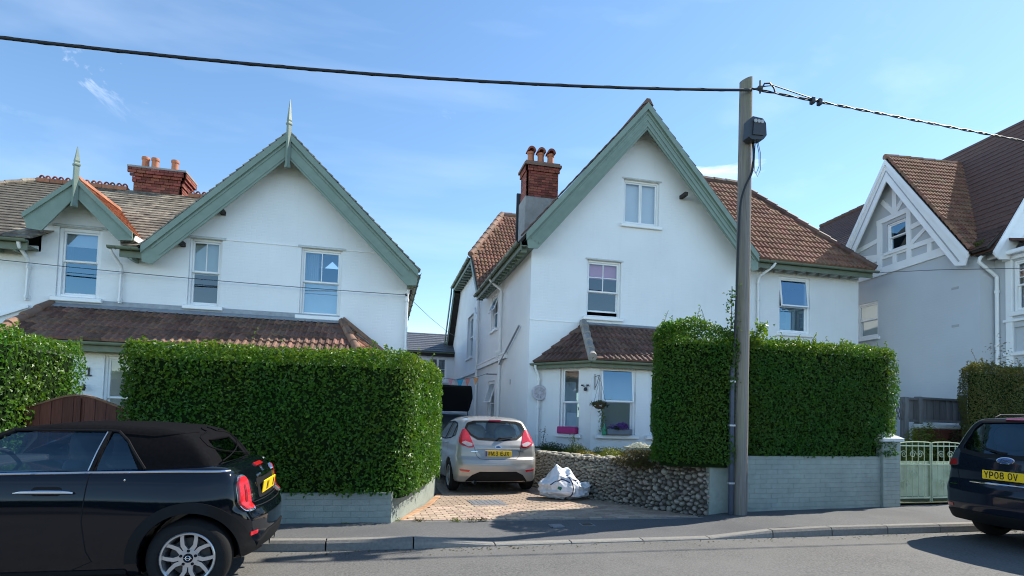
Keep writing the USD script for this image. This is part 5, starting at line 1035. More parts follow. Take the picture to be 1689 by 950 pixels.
st = thing('garden_canes', 'two thin canes lying on top of the cobble wall above the white bag', 'canes', (3.9, 9.6, .72))
obj('cane', tube([(3.55, 9.75, .55), (3.95, 9.6, .62)], .008, 6), 'trough_stone', st); obj('cane', tube([(3.6, 9.6, .52), (4.0, 9.5, .58)], .008, 6), 'trough_stone', st)
# climbing shoots round the pole
cl_ = thing('climbing_plant', 'leafy shoots of climber growing up the left side of the telegraph pole', 'climbing plant', (5.05, 7.5, 2.5))
g = np.random.default_rng(81); s = np.linspace(0, 1, 150); P = np.c_[5.02 + .03*np.sin(s*14) + g.normal(0, .05, 150), 7.45 + g.normal(0, .05, 150), 2.55 + s**1.4*.95]
obj('foliage', leaves(P, g.normal(0, 1, (150, 3)), .06, .035, seed=82), 'hedge_leaf_new', cl_); obj('stem', tube([(5.02, 7.5, 2.4), (5.03, 7.45, 3.0), (5.04, 7.46, 3.5)], .006, 5), 'twig', cl_)
P = np.c_[5.62 + g.normal(0, .06, 120) + .18*s[:120], 7.7 + g.normal(0, .05, 120), 2.7 + s[:120]*.42]; obj('foliage', leaves(P, g.normal(0, 1, (120, 3)), .07, .045, seed=83), 'hedge_leaf_new', cl_)
# planting behind the pale green gate
plant('garden_shrub', 'yellow green shrub, leaves coloured lighter in place of sunlight, behind the pale green metal gate', 'shrub', (11.05, 9.62, .15), (.75, .35, 1.42), 5600, 'shrub_leaf', 91, .065, .032)
plant('garden_shrub', 'dark green shrub behind the gate, next to the far right hedge', 'shrub', (12.1, 9.75, .15), (.5, .3, 1.3), 3000, 'plant_leaf', 92, .06, .03)
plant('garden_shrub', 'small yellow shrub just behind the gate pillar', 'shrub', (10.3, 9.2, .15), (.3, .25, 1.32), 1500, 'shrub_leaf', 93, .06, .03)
plant('garden_shrub', 'pale leaved shrub standing out of the far right hedge top', 'shrub', (14.1, 10.3, .4), (1.1, .5, 2.95), 2600, 'box_leaf', 94, .07, .03)
plant('roof_weed', 'tuft of grass growing in the roof valley of the grey house', 'weed', tuple(gpt(-.02, -.12, 6.12)), (.26, .2, .16), 200, 'shrub_leaf', 95, .16, .012, stems=2)
wd = thing('pavement_weeds', 'small weeds and moss along the foot of the left garden wall and the driveway edge', 'weeds', (.3, 7.5, .08)); say(wd, kind='stuff')
for k, (x, y) in enumerate(((.2, 7.52), (.52, 7.5), (1.0, 7.48), (1.35, 7.5), (-.4, 7.28), (1.2, 7.47))):
    clump(wd, 'tuft', (x, y, .06), (.10, .035, .045), 70, 'shrub_leaf' if k % 2 == 0 else 'bronze_leaf', 100+k, .03, .01)
lt_ = thing('leaf_litter', 'scattered dry leaves and grit along the foot of the kerb', 'leaf litter', (1, 6.2, .01)); say(lt_, kind='stuff')
g = np.random.default_rng(140); xx = np.r_[g.uniform(-1, 9, 200), g.normal(1.4, .5, 50)]; yy = yk(xx) - np.abs(g.normal(0, .10, 250)) - .01
P = np.c_[xx, yy, 0.018 - 0.018*np.abs((yy-2.6)/3.7) + .006]; obj('leaves', leaves(P, np.tile([0, 0, 1.0], (250, 1)), .028, .016, .35, 141), 'bronze_leaf', lt_)
# ---------------------------------------------------------------- gates and fences
wg = thing('wooden_gate', 'reddish brown boarded double gate with arched top beside the left hedge', 'gate', (-3.65, 8.0, .07))
n = 11; X0, X1 = -4.32, -3.02
for k in range(n):
    a, b = X0+(X1-X0)*k/n, X0+(X1-X0)*(k+1)/n; m1 = lambda x: 1.40 + .17*cos((x+3.68)/.66*pi/2)**2 if abs(x+3.68) < .66 else 1.40
    poly = [(a+.003, .12), (b-.003, .12), (b-.003, m1(b)), ((a+b)/2, m1((a+b)/2)), (a+.003, m1(a))]
    obj('board', xz(poly, 8.0 + (.003 if k % 2 else 0), 8.022), 'red_board', wg)
xs = np.linspace(X0, X1, 25); top = [(x, m1(x)+.018) for x in xs] + [(x, m1(x)-.004) for x in xs[::-1]]
obj('top_rail', xz(top, 7.985, 8.05), 'red_board_edge', wg)
obj('gate_post', cbox(-4.40, -4.325, 7.96, 8.06, .0, 1.45, .01), 'red_board_edge', wg); obj('meeting_strip', cbox(-3.69, -3.64, 7.975, 7.999, .12, 1.54, .005), 'red_board', wg)
for z in (.4, 1.15): obj('ledge', cbox(X0, X1, 8.023, 8.06, z, z+.1, .006), 'red_board', wg)
gg = thing('metal_gate', 'pale green painted metal double gate with bars and scrolls beside the gate pillar', 'gate', (9.55, 8.15, .15))
def gl_(x): return 8.13 + .05*(x-8.7)
for side, (a, b) in enumerate(((8.7, 9.53), (9.57, 10.4))):
    for z, w in ((.22, .03), (.80, .025), (1.13, .02)): obj('rail', bar((a, gl_(a), z), (b, gl_(b), z), .016, w), 'gate_green', gg)
    xs = np.linspace(a, b, 13); tz = [1.16 + .025*sin(pi*(x-a)/(b-a))*1 + .03*((x-a)/(b-a) if side == 0 else (b-x)/(b-a)) for x in xs]
    obj('top_rail', tube([(x, gl_(x), z) for x, z in zip(xs, tz)], .011, 6), 'gate_green', gg)
    for k in range(7):
        x = a+(b-a)*k/6; z1 = float(np.interp(x, xs, tz)); w = .013 if k in (0, 6) else .008
        obj('gate_bar', tube([(x, gl_(x), .14 if k in (0, 6) else .22), (x, gl_(x), z1)], w, 6), 'gate_green', gg)
    obj('sheet', move(box(0, math.hypot(b-a, .05*(b-a)), .02, .024, .24, .86), frame([a, gl_(a), 0], [1, .05, 0])), 'gate_green', gg)
    for cx, cz, r, f_ in ((.28, .45, .10, 1), (.52, .62, .10, -1), (.5, .98, .07, 1), (.25, .98, .07, -1), (.7, .98, .07, 1)):
        q_ = np.linspace(0, 3.6*pi, 34); rr = r*(1-q_/(3.9*pi)); x = a+(b-a)*cx
        obj('scroll', tube([(x+f_*rr_*cos(t), gl_(x)-.012, cz+rr_*sin(t)) for t, rr_ in zip(q_, rr)], .006, 5), 'gate_green', gg)
ff = thing('garden_fence', 'grey weathered board fence with trellis and posts in front of the grey house', 'fence', (11.4, 10.0, .2))
fo = np.array([10.3, 9.75]); fd = np.array([.985, .17]); FT = frame([*fo, 0], [*fd, 0])
for x in (.52, .98, 2.55): obj('fence_post', move(cbox(x-.06, x+.06, -.05, .07, .1, 2.06 + .05*x, .01), FT), 'grey_board', ff)
for x0, x1 in ((.58, .92), (1.04, 2.49)):
    nb = max(3, int((x1-x0)/.11))
    for k in range(nb): obj('board', move(cbox(x0+(x1-x0)*k/nb+.002, x0+(x1-x0)*(k+1)/nb-.002, (k % 2)*.008, .02+(k % 2)*.008, 1.62, 2.0 + .05*x0, .003), FT), 'grey_board', ff)
    obj('rail', move(cbox(x0, x1, -.03, .05, 2.0+.05*x0, 2.05+.05*x0, .006), FT), 'grey_board', ff); obj('rail', move(cbox(x0, x1, -.03, .05, 1.56, 1.62, .006), FT), 'grey_board', ff)
for k in range(6):
    for s in (1, -1): obj('trellis_lath', move(xz(LineString([(.0+.09*k - .17*s*0, 1.6), (.0+.09*k+.2*s, 2.0)]).buffer(.012, cap_style=2).intersection(sbox(0, 1.58, .46, 2.02)), .0 + .008*(s > 0), .007+.008*(s > 0)), FT), 'grey_board', ff) if not LineString([(.09*k, 1.6), (.09*k+.2*s, 2.0)]).buffer(.012, cap_style=2).intersection(sbox(0, 1.58, .46, 2.02)).is_empty else None
lw2 = thing('low_wall', 'low red brick wall with white coping under the grey fence', 'wall', (11.6, 9.7, .1))
obj('brickwork', move(box(.7, 3.2, -.18, -.06, .1, 1.42), FT), 'stack_brick', lw2); obj('coping', move(cbox(.66, 3.3, -.22, -.055, 1.42, 1.52, .02), FT), 'cap_stone', lw2)
# ---------------------------------------------------------------- telegraph pole and its cables
tp = thing('telegraph_pole', 'tall weathered wooden telegraph pole standing at the wall between the two right hedges', 'utility pole', (5.2, 7.47, .1))
pz = np.linspace(-.1, 6.72, 30); px = 5.205 + (pz/6.8)*.045; pr = .112 - .018*pz/6.8
v, f = tube(np.c_[px, np.full(30, 7.47), pz], pr, 20); ang = np.arctan2(v[:, 1]-7.47, v[:, 0]-5.23)
top = v[:, 2] > 6.5; v[top, 2] += (v[top, 0]-5.25)*.42 + .0
v[:, :2] += (meshkit.fbm(v*[3, 3, .6], 3, 4)-.5)[:, None]*.01
obj('pole', (v, f), 'pole_wood', tp, smooth=50)
obj('cable_guard', cbox(5.0, 5.065, 7.40, 7.45, .1, 2.3, .008), 'guard_blue', tp)
for z in (.55, 1.4, 2.05): obj('guard_clip', cbox(4.985, 5.08, 7.392, 7.46, z, z+.03, .004), 'galvanised', tp)
cv = [(5.03, 7.40, 2.2), (5.05, 7.36, 3.2), (5.07, 7.36, 4.2), (5.09, 7.355, 4.75), (5.16, 7.34, 5.0), (5.27, 7.335, 5.2), (5.30, 7.33, 5.45), (5.28, 7.33, 5.7)]
t_ = np.linspace(0, len(cv)-1, 50); cvs = np.c_[[np.interp(t_, range(len(cv)), [c[k] for c in cv]) for k in range(3)]].T; cvs = gaussian_filter1d(cvs, 2, axis=0, mode='nearest')
obj('pole_cable', tube(cvs, .019, 8), 'cable_black', tp, smooth=True)
jb = prism(Polygon([(0, .03), (.05, 0), (.24, .03), (.285, .09), (.27, .27), (.22, .325), (.06, .335), (.02, .29)]).buffer(.008), 0, .15, frame([5.125, 7.35, 5.66], [1, 0, 0], [0, 0, 1], [0, -1, 0]))
jbx = obj('junction_box', jb, 'black_plastic', tp)
obj('box_cover', prism(Polygon([(.05, .06), (.23, .07), (.245, .24), (.20, .28), (.07, .285)]), .15, .165, frame([5.125, 7.35, 5.66], [1, 0, 0], [0, 0, 1], [0, -1, 0])), 'black_plastic', jbx)
for k in range(3): obj('port', lathe([(0, .012), (.026, .012), (.028, 0)], 14, (0, 0, 0), frame([5.125+.09+.055*k, 7.185, 5.66+.27], [1, 0, 0], [0, 0, 1], [0, -1, 0])), 'grey_plastic', jbx)
for k in range(2):
    x = 5.31+.025*k; obj('hanging_wire', tube([(x, 7.29, 5.68), (x+.03, 7.27, 5.5), (x+.035, 7.27, 5.3-.05*k), (x-.01, 7.28, 5.18-.04*k), (x-.05, 7.3, 5.25), (x-.045, 7.31, 5.45), (x-.03, 7.31, 5.65)], .005, 5), 'cable_black', tp)
obj('bracket', cat(tube([(5.30, 7.36, 6.52), (5.42, 7.34, 6.55)], .014, 6), tube([(5.40, 7.34, 6.46), (5.40, 7.34, 6.66)], .013, 6), lathe([(.02, 0), (.04, .02), (.04, .06), (.02, .08)], 10, (5.40, 7.34, 6.5))), 'iron', tp)
obj('cable_loop', tube([(5.42, 7.33, 6.53), (5.47, 7.33, 6.62), (5.56, 7.33, 6.64), (5.63, 7.33, 6.58), (5.66, 7.33, 6.50)], .012, 6), 'cable_black', tp)
def wire_curve(a, b, zmin, x0, k, n=60):
    xs = np.linspace(a, b, n); return xs
xs = np.linspace(-13.2, 5.25, 90); cq = np.polyfit([-4.40, -2.53, .37, 2.94, 5.11], [5.575, 5.645, 5.875, 6.17, 6.455], 2); wz = lambda x: np.polyval(cq, x); zz = wz(xs)
w1 = thing('overhead_cable', 'thick black overhead cable running from the pole across the sky to the left', 'cable', (5.2, 7.33, 6.45))
obj('cable', tube(np.c_[xs, np.full(90, 7.33), zz], .020, 8), 'cable_black', w1, smooth=True)
tt = np.linspace(0, 1, 700); xw = -13.2 + 18.4*tt; zw = wz(xw)
obj('lashing', tube(np.c_[xw, 7.33+.018*np.cos(tt*160), zw+.018*np.sin(tt*160)], .005, 5), 'cable_black', w1)
w2 = thing('overhead_cable', 'twisted pair of black cables running from the pole down to the right edge', 'cable', (5.4, 7.33, 6.5))
xs = np.linspace(5.25, 19, 400); zz = 6.505 - .018*(xs-5.25) + (xs-5.25)**2*.0004
for s in (0, pi):
    obj('cable', tube(np.c_[xs, 7.33+.010*np.cos(xs*9+s), zz+.010*np.sin(xs*9+s)], .0095, 6), 'cable_black', w2, smooth=True)
xs2 = np.linspace(5.42, 6.5, 24); obj('tail', tube(np.c_[xs2, np.full(24, 7.31), np.interp(xs2, [5.42, 5.6, 6.5], [6.55, 6.60, 6.475])], .009, 5), 'cable_black', w2)
for x in (6.32, 6.45): obj('clamp', cbox(x-.03, x+.03, 7.29, 7.37, 6.43, 6.53, .01), 'black_plastic', w2)
tpw = thing('telephone_line', 'thin telephone line across the front of the left white house', 'cable', (.44, 13.8, 4.3))
xs = np.linspace(-14, .44, 60); s = (xs-.44)/14.4; obj('line', tube(np.c_[xs, 13.8 - 1.2*s*0 + 0*xs, 4.3 + .0*s + .55*s*s - .42*s*0 + .12*s], .007, 4), 'cable_black', tpw)
tpw = thing('telephone_line', 'thin telephone line from the left house corner to the rear wing roof', 'cable', (.44, 13.8, 4.3))
obj('line', tube([(.44, 13.8, 4.3), (1.4, 18.5, 4.55), (2.5, 24, 4.95), (3.5, 29, 5.4)], .008, 4), 'cable_black', tpw)
tpw = thing('telephone_line', 'thin telephone line in front of the half-timbered grey house', 'cable', (14.2, 13.9, 6.0))
obj('line', tube([(14.15, 13.88, 6.0), (13.6, 11.5, 5.46), (12.93, 9.0, 4.83), (11.9, 4.5, 3.7)], .007, 4), 'cable_black', tpw)
# ---------------------------------------------------------------- small things on and near the middle house
def flag(a, b, dn, m_, lb):
    t = thing('bunting_flag', lb, 'flag', tuple((np.array(a)+b)/2), None); a, b = np.array(a), np.array(b); c = (a+b)/2 + np.array([0, .02, -dn])
    V = np.array([a, b, c, a+[0, .004, 0], b+[0, .004, 0], c+[0, .004, 0]]); obj('cloth', (V, np.array([[0, 2, 1], [3, 4, 5], [0, 1, 4], [0, 4, 3], [1, 2, 5], [1, 5, 4], [2, 0, 3], [2, 3, 5]])), m_, t)
s0, s1 = np.array([1.15, 17.5, 2.72]), np.array([3.25, 17.9, 2.78])
def bpt(t): return s0+(s1-s0)*t - np.array([0, 0, .22*4*t*(1-t)])
bs = thing('bunting_string', 'thin cord strung across the driveway carrying the coloured bunting flags', 'cord', tuple(s0)); obj('cord', tube([bpt(t) for t in np.linspace(0, 1, 24)], .006, 4), 'cable_black', bs)
for k, (m_, lb, w) in enumerate((('flag_green', 'green bunting flag, leftmost above the driveway', .26), ('flag_white', 'white bunting flag next to the green one', .18), ('flag_pink', 'pink bunting flag left of the blue one', .2), ('flag_blue', 'blue bunting flag in the middle of the string', .26), ('flag_coral', 'coral bunting flag right of the blue one', .2), ('flag_orange', 'orange bunting flag nearest the side wall of the middle house', .2))):
    t = .12 + .13*k; a = bpt(t); d = (s1-s0)/np.linalg.norm(s1-s0)*w; flag(a, a+d*.9, w*1.25, m_, lb)
pq = thing('wall_plaque', 'round pale openwork plaque hanging on the white wall beside the bay downpipe', 'plaque', (3.86, 13.85, 2.06))
T = frame([3.88, 13.9, 2.05], [1, 0, 0], [0, 0, 1], [0, -1, 0])
obj('disc', lathe([(0, .03), (.05, .03), (.06, .015), (.13, .015), (.14, .035), (.19, .035), (.2, .0), (0, 0)], 24, (0, 0, 0), T), 'plaque', pq)
for k in range(8): a = k*pi/4; obj('spoke', move(cbox(.06, .18, -.012, .012, .012, .045, .004), T @ frame([0, 0, 0], [cos(a), sin(a), 0])), 'plaque', pq)
ow = thing('wall_lamp', 'small black twin headed security lamp on the bay corner', 'wall lamp', (4.72, 12.9, 2.2))
LT = CT @ frame([1.40, -.01, 2.15], [1, 0, 0]) @ np.diag([.68, .68, .68, 1])
obj('sensor', move(lathe([(0, -.06), (.05, -.05), (.065, 0), (.05, .05), (0, .06)], 14, (0, -.06, -.03)), LT), 'black_plastic', ow, smooth=40)
for s in (-1, 1): obj('lamp_head', move(cat(tube([(0, -.03, .02), (s*.06, -.06, .07), (s*.10, -.08, .10)], .012, 6), lathe([(0, -.03), (.045, -.02), (.05, .03), (0, .03)], 12, (s*.11, -.09, .11))), LT), 'iron', ow)
hb_ = thing('basket_bracket', 'black iron bracket fixed to the bay between its windows', 'bracket', (4.97, 12.74, 2.3))
obj('arm', cat(tube([(4.93, 12.745, 2.5), (4.93, 12.73, 2.12)], .009, 5), tube([(4.93, 12.73, 2.44), (4.93, 12.45, 2.46), (4.93, 12.42, 2.42)], .008, 5), tube([(4.93, 12.73, 2.16), (4.93, 12.6, 2.26), (4.93, 12.48, 2.44)], .007, 5)), 'iron', hb_)
bk = thing('hanging_basket', 'dark hanging basket of trailing plants below the bracket', 'hanging basket', (4.93, 12.42, 1.75))
obj('bowl', lathe([(0, 0), (.08, .01), (.15, .08), (.17, .16), (.155, .16), (.07, .05), (0, .05)], 16, (4.93, 12.42, 1.66)), 'twig', bk)
for k in range(3): a = k*2.1; obj('chain', tube([(4.93+.16*cos(a), 12.42+.16*sin(a), 1.82), (4.93, 12.42, 2.41)], .004, 4), 'iron', bk)
clump(bk, 'foliage', (4.93, 12.42, 1.74), (.24, .22, .13), 420, 'plant_leaf', 120, .05, .022); g = np.random.default_rng(5); P = np.c_[4.98+g.normal(0, .05, 130), 12.36+g.normal(0, .04, 130), 1.74-g.random(130)*.62]; obj('trailing_foliage', leaves(P, g.normal(0, 1, (130, 3)), .05, .025, seed=6), 'shrub_leaf', bk)
clump(bk, 'flowers', (4.93, 12.38, 1.72), (.2, .18, .08), 40, 'white_petal', 121, .03, .025)
wb = thing('window_box', 'magenta trough on the sill of the narrow bay window', 'window box', (4.5, 13.2, 1.05))
obj('trough', move(cbox(.62, 1.17, -.12, .03, 0.0, .17, .015), CT @ frame([0, 0, 1.045], [1, 0, 0])), 'magenta', wb)
wb = thing('window_box', 'grey trough with lilac flowers on the sill of the wide bay window', 'window box', (5.5, 12.65, 1.06))
obj('trough', cbox(5.22, 5.86, 12.6, 12.73, 1.06, 1.2, .012), 'trough_grey', wb)
clump(wb, 'flowers', (5.62, 12.66, 1.22), (.19, .1, .15), 260, 'lilac_petal', 122, .05, .045); clump(wb, 'foliage', (5.5, 12.66, 1.18), (.3, .09, .10), 200, 'plant_leaf', 123, .05, .025)
clump(wb, 'dark_flowers', (5.36, 12.66, 1.2), (.1, .08, .13), 120, 'lilac_petal', 124, .03, .02)
bt = thing('bottle', 'green glass bottle ornament at the left of the wide bay window sill', 'bottle', (5.17, 12.68, 1.06)); obj('glass', lathe([(0, 0), (.055, 0), (.06, .02), (.055, .13), (.02, .2), (.018, .27), (0, .27)], 14, (5.17, 12.68, 1.055)), 'glass_bottle', bt, smooth=40)
# the white rubble bag
bg = thing('rubble_bag', 'crumpled white woven rubble bag lying on the paving against the cobble wall', 'bag', (3.2, 9.6, float(zd(9.6))))
s_ = trimesh.creation.icosphere(5); v = np.array(s_.vertices); u = v.copy()
g3 = lambda q, sc, sd: meshkit.fbm(q*sc+sd, 4, sd)-.5
ridge = 1 - np.abs(2*meshkit.fbm(v*[1.6, 1.6, 1.1]+3, 3, 9)-1)*2; ridge2 = 1-np.abs(2*meshkit.noise(v*[4.5, 4.5, 2.2]+9, 4)-1)*2
rad = 1 + .55*g3(v, 1.1, 21) + .14*ridge + .09*ridge2
v = v*rad[:, None]*np.array([.44, .31, .19])
v[:, 2] += .20*np.exp(-((v[:, 0]+.17)/.13)**2)*(u[:, 2] > 0)*np.clip(u[:, 2], 0, 1) + .14*np.exp(-((v[:, 0]-.06)/.10)**2)*np.clip(u[:, 2], 0, 1)
v[:, 2] -= .10*np.exp(-((v[:, 0]-.33)/.16)**2)*np.clip(u[:, 2], 0, 1)
floor_ = -.20; low = v[:, 2] < floor_; v[low, 2] = floor_ + (v[low, 2]-floor_)*.06
a = -.12; BT = frame([3.27, 9.85, float(zd(9.85))+.20], [cos(a), sin(a), 0]); bv = v @ BT[:3, :3].T + BT[:3, 3]
obj('sack', (bv, s_.faces), 'bag_white', bg, smooth=True)
bm = trimesh.Trimesh(bv, s_.faces, process=False)
def drape(poly2, wd, m_, name):
    rows = []
    for (x, z) in poly2:
        o = np.array([x+.07, 8.6, z-.03]); loc, _, _ = bm.ray.intersects_location([o], [[0, 1, 0]]); y = loc[:, 1].min() if len(loc) else None
        if y is not None: rows.append((x+.07, y-.008, z-.03))
    if len(rows) > 2:
        p = np.array(rows); t = np.gradient(p, axis=0); t /= np.linalg.norm(t, axis=1, keepdims=True); s = np.cross(t, [0, 1, 0]); s /= np.linalg.norm(s, axis=1, keepdims=True)
        V = np.vstack([p-s*wd/2, p+s*wd/2]); k = np.arange(len(p)-1); n = len(p); obj(name, (V, np.vstack([np.c_[k, k+1, n+k+1], np.c_[k, n+k+1, n+k]])), m_, bg)
zb = float(zd(9.6))
q = np.linspace(0, 1, 26)
drape(list(zip(3.16+.07*np.sin(q*3), zb+.05+q*.42)), .022, 'bag_strap', 'strap'); drape(list(zip(2.86+.32*q, zb+.30+.10*np.sin(q*2.6))), .02, 'bag_strap', 'strap')
drape(list(zip(3.22+.14*q, zb+.40-.02*q)), .02, 'bag_strap', 'strap')
drape(list(zip(2.98+.05*q, zb+.27-.03*q)), .055, 'bag_mark', 'printed_mark')
# ---------------------------------------------------------------- cars: bodies as smooth distance fields
def poly_field(poly, x0, x1, z0, z1, h=.01, blur=0):
    """signed distance to a polygon on a fine grid (negative inside), as an interpolating function"""
    import shapely
    nx, nz = int((x1-x0)/h)+1, int((z1-z0)/h)+1; P_ = Polygon(poly).buffer(0); shapely.prepare(P_)
    X, Z = np.meshgrid(x0 + h*np.arange(nx), z0 + h*np.arange(nz), indexing='ij'); b_ = P_.boundary; shapely.prepare(b_)
    d = shapely.distance(shapely.points(X, Z), b_)*np.where(shapely.contains_xy(P_, X, Z), -1.0, 1.0)
    d = gaussian_filter(d, max(blur/h, .5))
    def f(x, z):
        return map_coordinates(d, [np.clip((np.asarray(x)-x0)/h, 0, nx-1), np.clip((np.asarray(z)-z0)/h, 0, nz-1)], order=1, mode='nearest')
    return f
def curve(pts):
    p = np.array(pts, float); c = PchipInterpolator(p[:, 0], p[:, 1]); return lambda x: c(np.clip(x, p[0, 0], p[-1, 0]))
def smax(a, b, k):
    h = np.clip(.5 - .5*(b-a)/k, 0, 1) ; return b*(1-h) + a*h + k*h*(1-h)
class Shape:
    """side silhouette, plan half-width along the car and cross-section factor by height"""
    def __init__(s, side, plan, sect, k=.07, bounds=(-.2, 5.0, 0, 1.9), crown=.0, blur=.012, extra=None):
        s.side = poly_field(side, bounds[0], bounds[1], bounds[2], bounds[3], blur=blur); s.plan, s.sect, s.k, s.crown, s.extra = curve(plan), curve(sect), k, crown, extra
    def w(s, x, z):
        w = s.plan(x)*s.sect(z)
        return w if s.extra is None else w + s.extra(x, z)
    def f(s, P):
        x, y, z = P[..., 0], np.abs(P[..., 1]), P[..., 2]
        # bow the ends and the roof a little across the width
        q = s.side(x, z + s.crown*(y/.8)**2*np.clip((z-.8)/.5, 0, 1))
        return smax(q - 0, (y - s.w(x, z))*.93, s.k)
class Bowed(Shape):
    def __init__(s, *a, bow=(.0, .0), mid=2.0, **k): s.bow, s.mid = bow, mid; super().__init__(*a, **k)
    def f(s, P):
        Q = P.copy(); y = np.abs(P[..., 1]); t = (y/.85)**2.4
        Q[..., 0] = np.where(P[..., 0] < s.mid, P[..., 0] - s.bow[0]*t*np.clip(1-(P[..., 0])/.8, 0, 1), P[..., 0] + s.bow[1]*t*np.clip((P[..., 0]-s.mid)/1.2, 0, 1))
        return super().f(Q)
def surface_nets(f, lo, hi, h):
    ax = [np.arange(lo[k], hi[k]+h, h) for k in range(3)]; n = [len(a) for a in ax]
    D = np.empty(n, np.float32)
    for i, x in enumerate(ax[0]):
        Yg, Zg = np.meshgrid(ax[1], ax[2], indexing='ij'); D[i] = f(np.stack([np.full_like(Yg, x), Yg, Zg], -1))
    ins = D < 0
    acc = np.zeros((n[0]-1, n[1]-1, n[2]-1, 3), np.float32); cnt = np.zeros((n[0]-1, n[1]-1, n[2]-1), np.float32)
    cs = lambda o: tuple(slice(o[k], n[k]-1+o[k]) for k in range(3))
    for axis in range(3):
        others = [k for k in range(3) if k != axis]
        for a in (0, 1):
            for b in (0, 1):
                o = [0, 0, 0]; o[others[0]], o[others[1]] = a, b; o2 = list(o); o2[axis] = 1
                d0, d1 = D[cs(o)], D[cs(o2)]; cr = (d0 < 0) != (d1 < 0); t = np.where(cr, d0/np.where(cr, d0-d1, 1), 0)
                for k in range(3):
                    acc[..., k] += cr*(t if k == axis else o[k])
                cnt += cr
    act = cnt > 0; idx = np.full(act.shape, -1, int); idx[act] = np.arange(act.sum())
    ijk = np.argwhere(act); v = np.array(lo) + h*(ijk + acc[act]/cnt[act][:, None])
    F = []
    for axis in range(3):
        o1, o2 = [k for k in range(3) if k != axis]
        sl = [slice(1, n[k]-1) for k in range(3)]; sl[axis] = slice(0, n[axis]-1); sl2 = list(sl); sl2[axis] = slice(1, n[axis])
        a, b = ins[tuple(sl)], ins[tuple(sl2)]; e = np.argwhere(a != b); flip = a[tuple(e.T)]
        e = e + 1; e[:, axis] -= 1
        g = []
        for (p, q) in ((-1, -1), (0, -1), (0, 0), (-1, 0)):
            c = e.copy(); c[:, o1] += p; c[:, o2] += q; g.append(idx[tuple(c.T)])
        quad = np.stack(g, 1)
        if axis == 1: flip = ~flip
        quad[~flip] = quad[~flip][:, ::-1]; F.append(quad)
    F = np.vstack(F); F = F[(F >= 0).all(1)]
    return v, F
def grad(f, P, e=.006):
    g = np.stack([f(P+d)-f(P-d) for d in np.eye(3)*e], -1); return g/np.maximum(np.linalg.norm(g, axis=-1, keepdims=True), 1e-9)
def skin(f, lo, hi, h):
    v, F = surface_nets(f, lo, hi, h)
    for _ in range(2):
        d = f(v); g = grad(f, v); v = v - g*np.clip(d, -h*.5, h*.5)[:, None]*.8
    return v, F, grad(f, v, .012)
def trace(f, O, D, steps=70):
    O = np.array(O, float); D = np.broadcast_to(np.array(D, float), O.shape); t = np.zeros(len(O))
    for _ in range(steps):
        d = f(O + D*t[:, None]); t = t + np.clip(d, -.05, .3)*.7
    return O + D*t[:, None]
VIEW = {'near': ((0, 2), (0, 1, 0), 1, -2.0), 'far': ((0, 2), (0, -1, 0), 1, 2.0), 'rear': ((1, 2), (1, 0, 0), 0, -1.0), 'top': ((0, 1), (0, 0, -1), 2, 2.5), 'front': ((1, 2), (-1, 0, 0), 0, 6.0)}
def patch(f, poly, view, off=.004, thick=.0, step=.03, snap=None):
    """sheet lying on the surface f under a 2-d outline, lifted by off; thick adds a turned-in edge"""
    poly = poly if isinstance(poly, Polygon) else Polygon(poly); poly = poly.buffer(0)
    (a, b), d, ax, start = VIEW[view]
    polyS = poly.segmentize(step*.8); x0, y0, x1, y1 = poly.bounds
    gx_, gy_ = np.meshgrid(np.arange(x0+step/2, x1, step), np.arange(y0+step/2, y1, step)); inn = poly.buffer(-step*.35)
    import shapely
    q = np.c_[gx_.ravel(), gy_.ravel()]; q = q[shapely.contains_xy(inn, q[:, 0], q[:, 1])] if len(q) and not inn.is_empty else np.zeros((0, 2))
    ring = np.array(polyS.exterior.coords)[:-1]; holes = [np.array(r.coords)[:-1] for r in polyS.interiors]
    P2 = np.vstack([ring] + holes + [q]); tri = Delaunay(P2).simplices; c = P2[tri].mean(1); tri = tri[shapely.contains_xy(poly, c[:, 0], c[:, 1])]
    O = np.zeros((len(P2), 3)); O[:, a], O[:, b], O[:, ax] = P2[:, 0], P2[:, 1], start
    P = trace(f, O, d); N = grad(f, P, .01); V = P + N*off
    n = np.cross(V[tri[:, 1]]-V[tri[:, 0]], V[tri[:, 2]]-V[tri[:, 0]]); fl = (n @ np.array(d)) > 0; tri[fl] = tri[fl][:, ::-1]
    if thick:
        at, Vs, Fs = len(V), [V], [tri]; s0 = 0
        for r in [ring]+holes:
            k = len(r); i = np.arange(k); j = (i+1) % k; Vs.append(V[s0:s0+k] - N[s0:s0+k]*thick); Fs += [np.c_[s0+i, at+i, at+j], np.c_[s0+i, at+j, s0+j]]; at += k; s0 += k
        V, tri = np.vstack(Vs), np.vstack(Fs)
        return V, np.vstack([tri, tri[:0]])
    return V, tri
def line_on(f, pts, view, w=.006, off=.002, r=None):
    """thin strip along a line on the surface"""
    L = LineString(pts).segmentize(.03); p = np.array(L.coords); (a, b), d, ax, start = VIEW[view]
    O = np.zeros((len(p), 3)); O[:, a], O[:, b], O[:, ax] = p[:, 0], p[:, 1], start
    P = trace(f, O, d); N = grad(f, P, .01)
    if r: return tube(P + N*off, r, 6)
    t = np.gradient(P, axis=0); t /= np.linalg.norm(t, axis=1, keepdims=True)+1e-9; s = np.cross(t, N)
    V = np.vstack([P+N*off-s*w/2, P+N*off+s*w/2]); k = np.arange(len(P)-1); n = len(P)
    return V, np.vstack([np.c_[k, n+k+1, k+1], np.c_[k, n+k, n+k+1]])
def rounded(poly, r):
    return Polygon(poly).buffer(-r, join_style=1).buffer(2*r, join_style=1).buffer(-r, join_style=1)
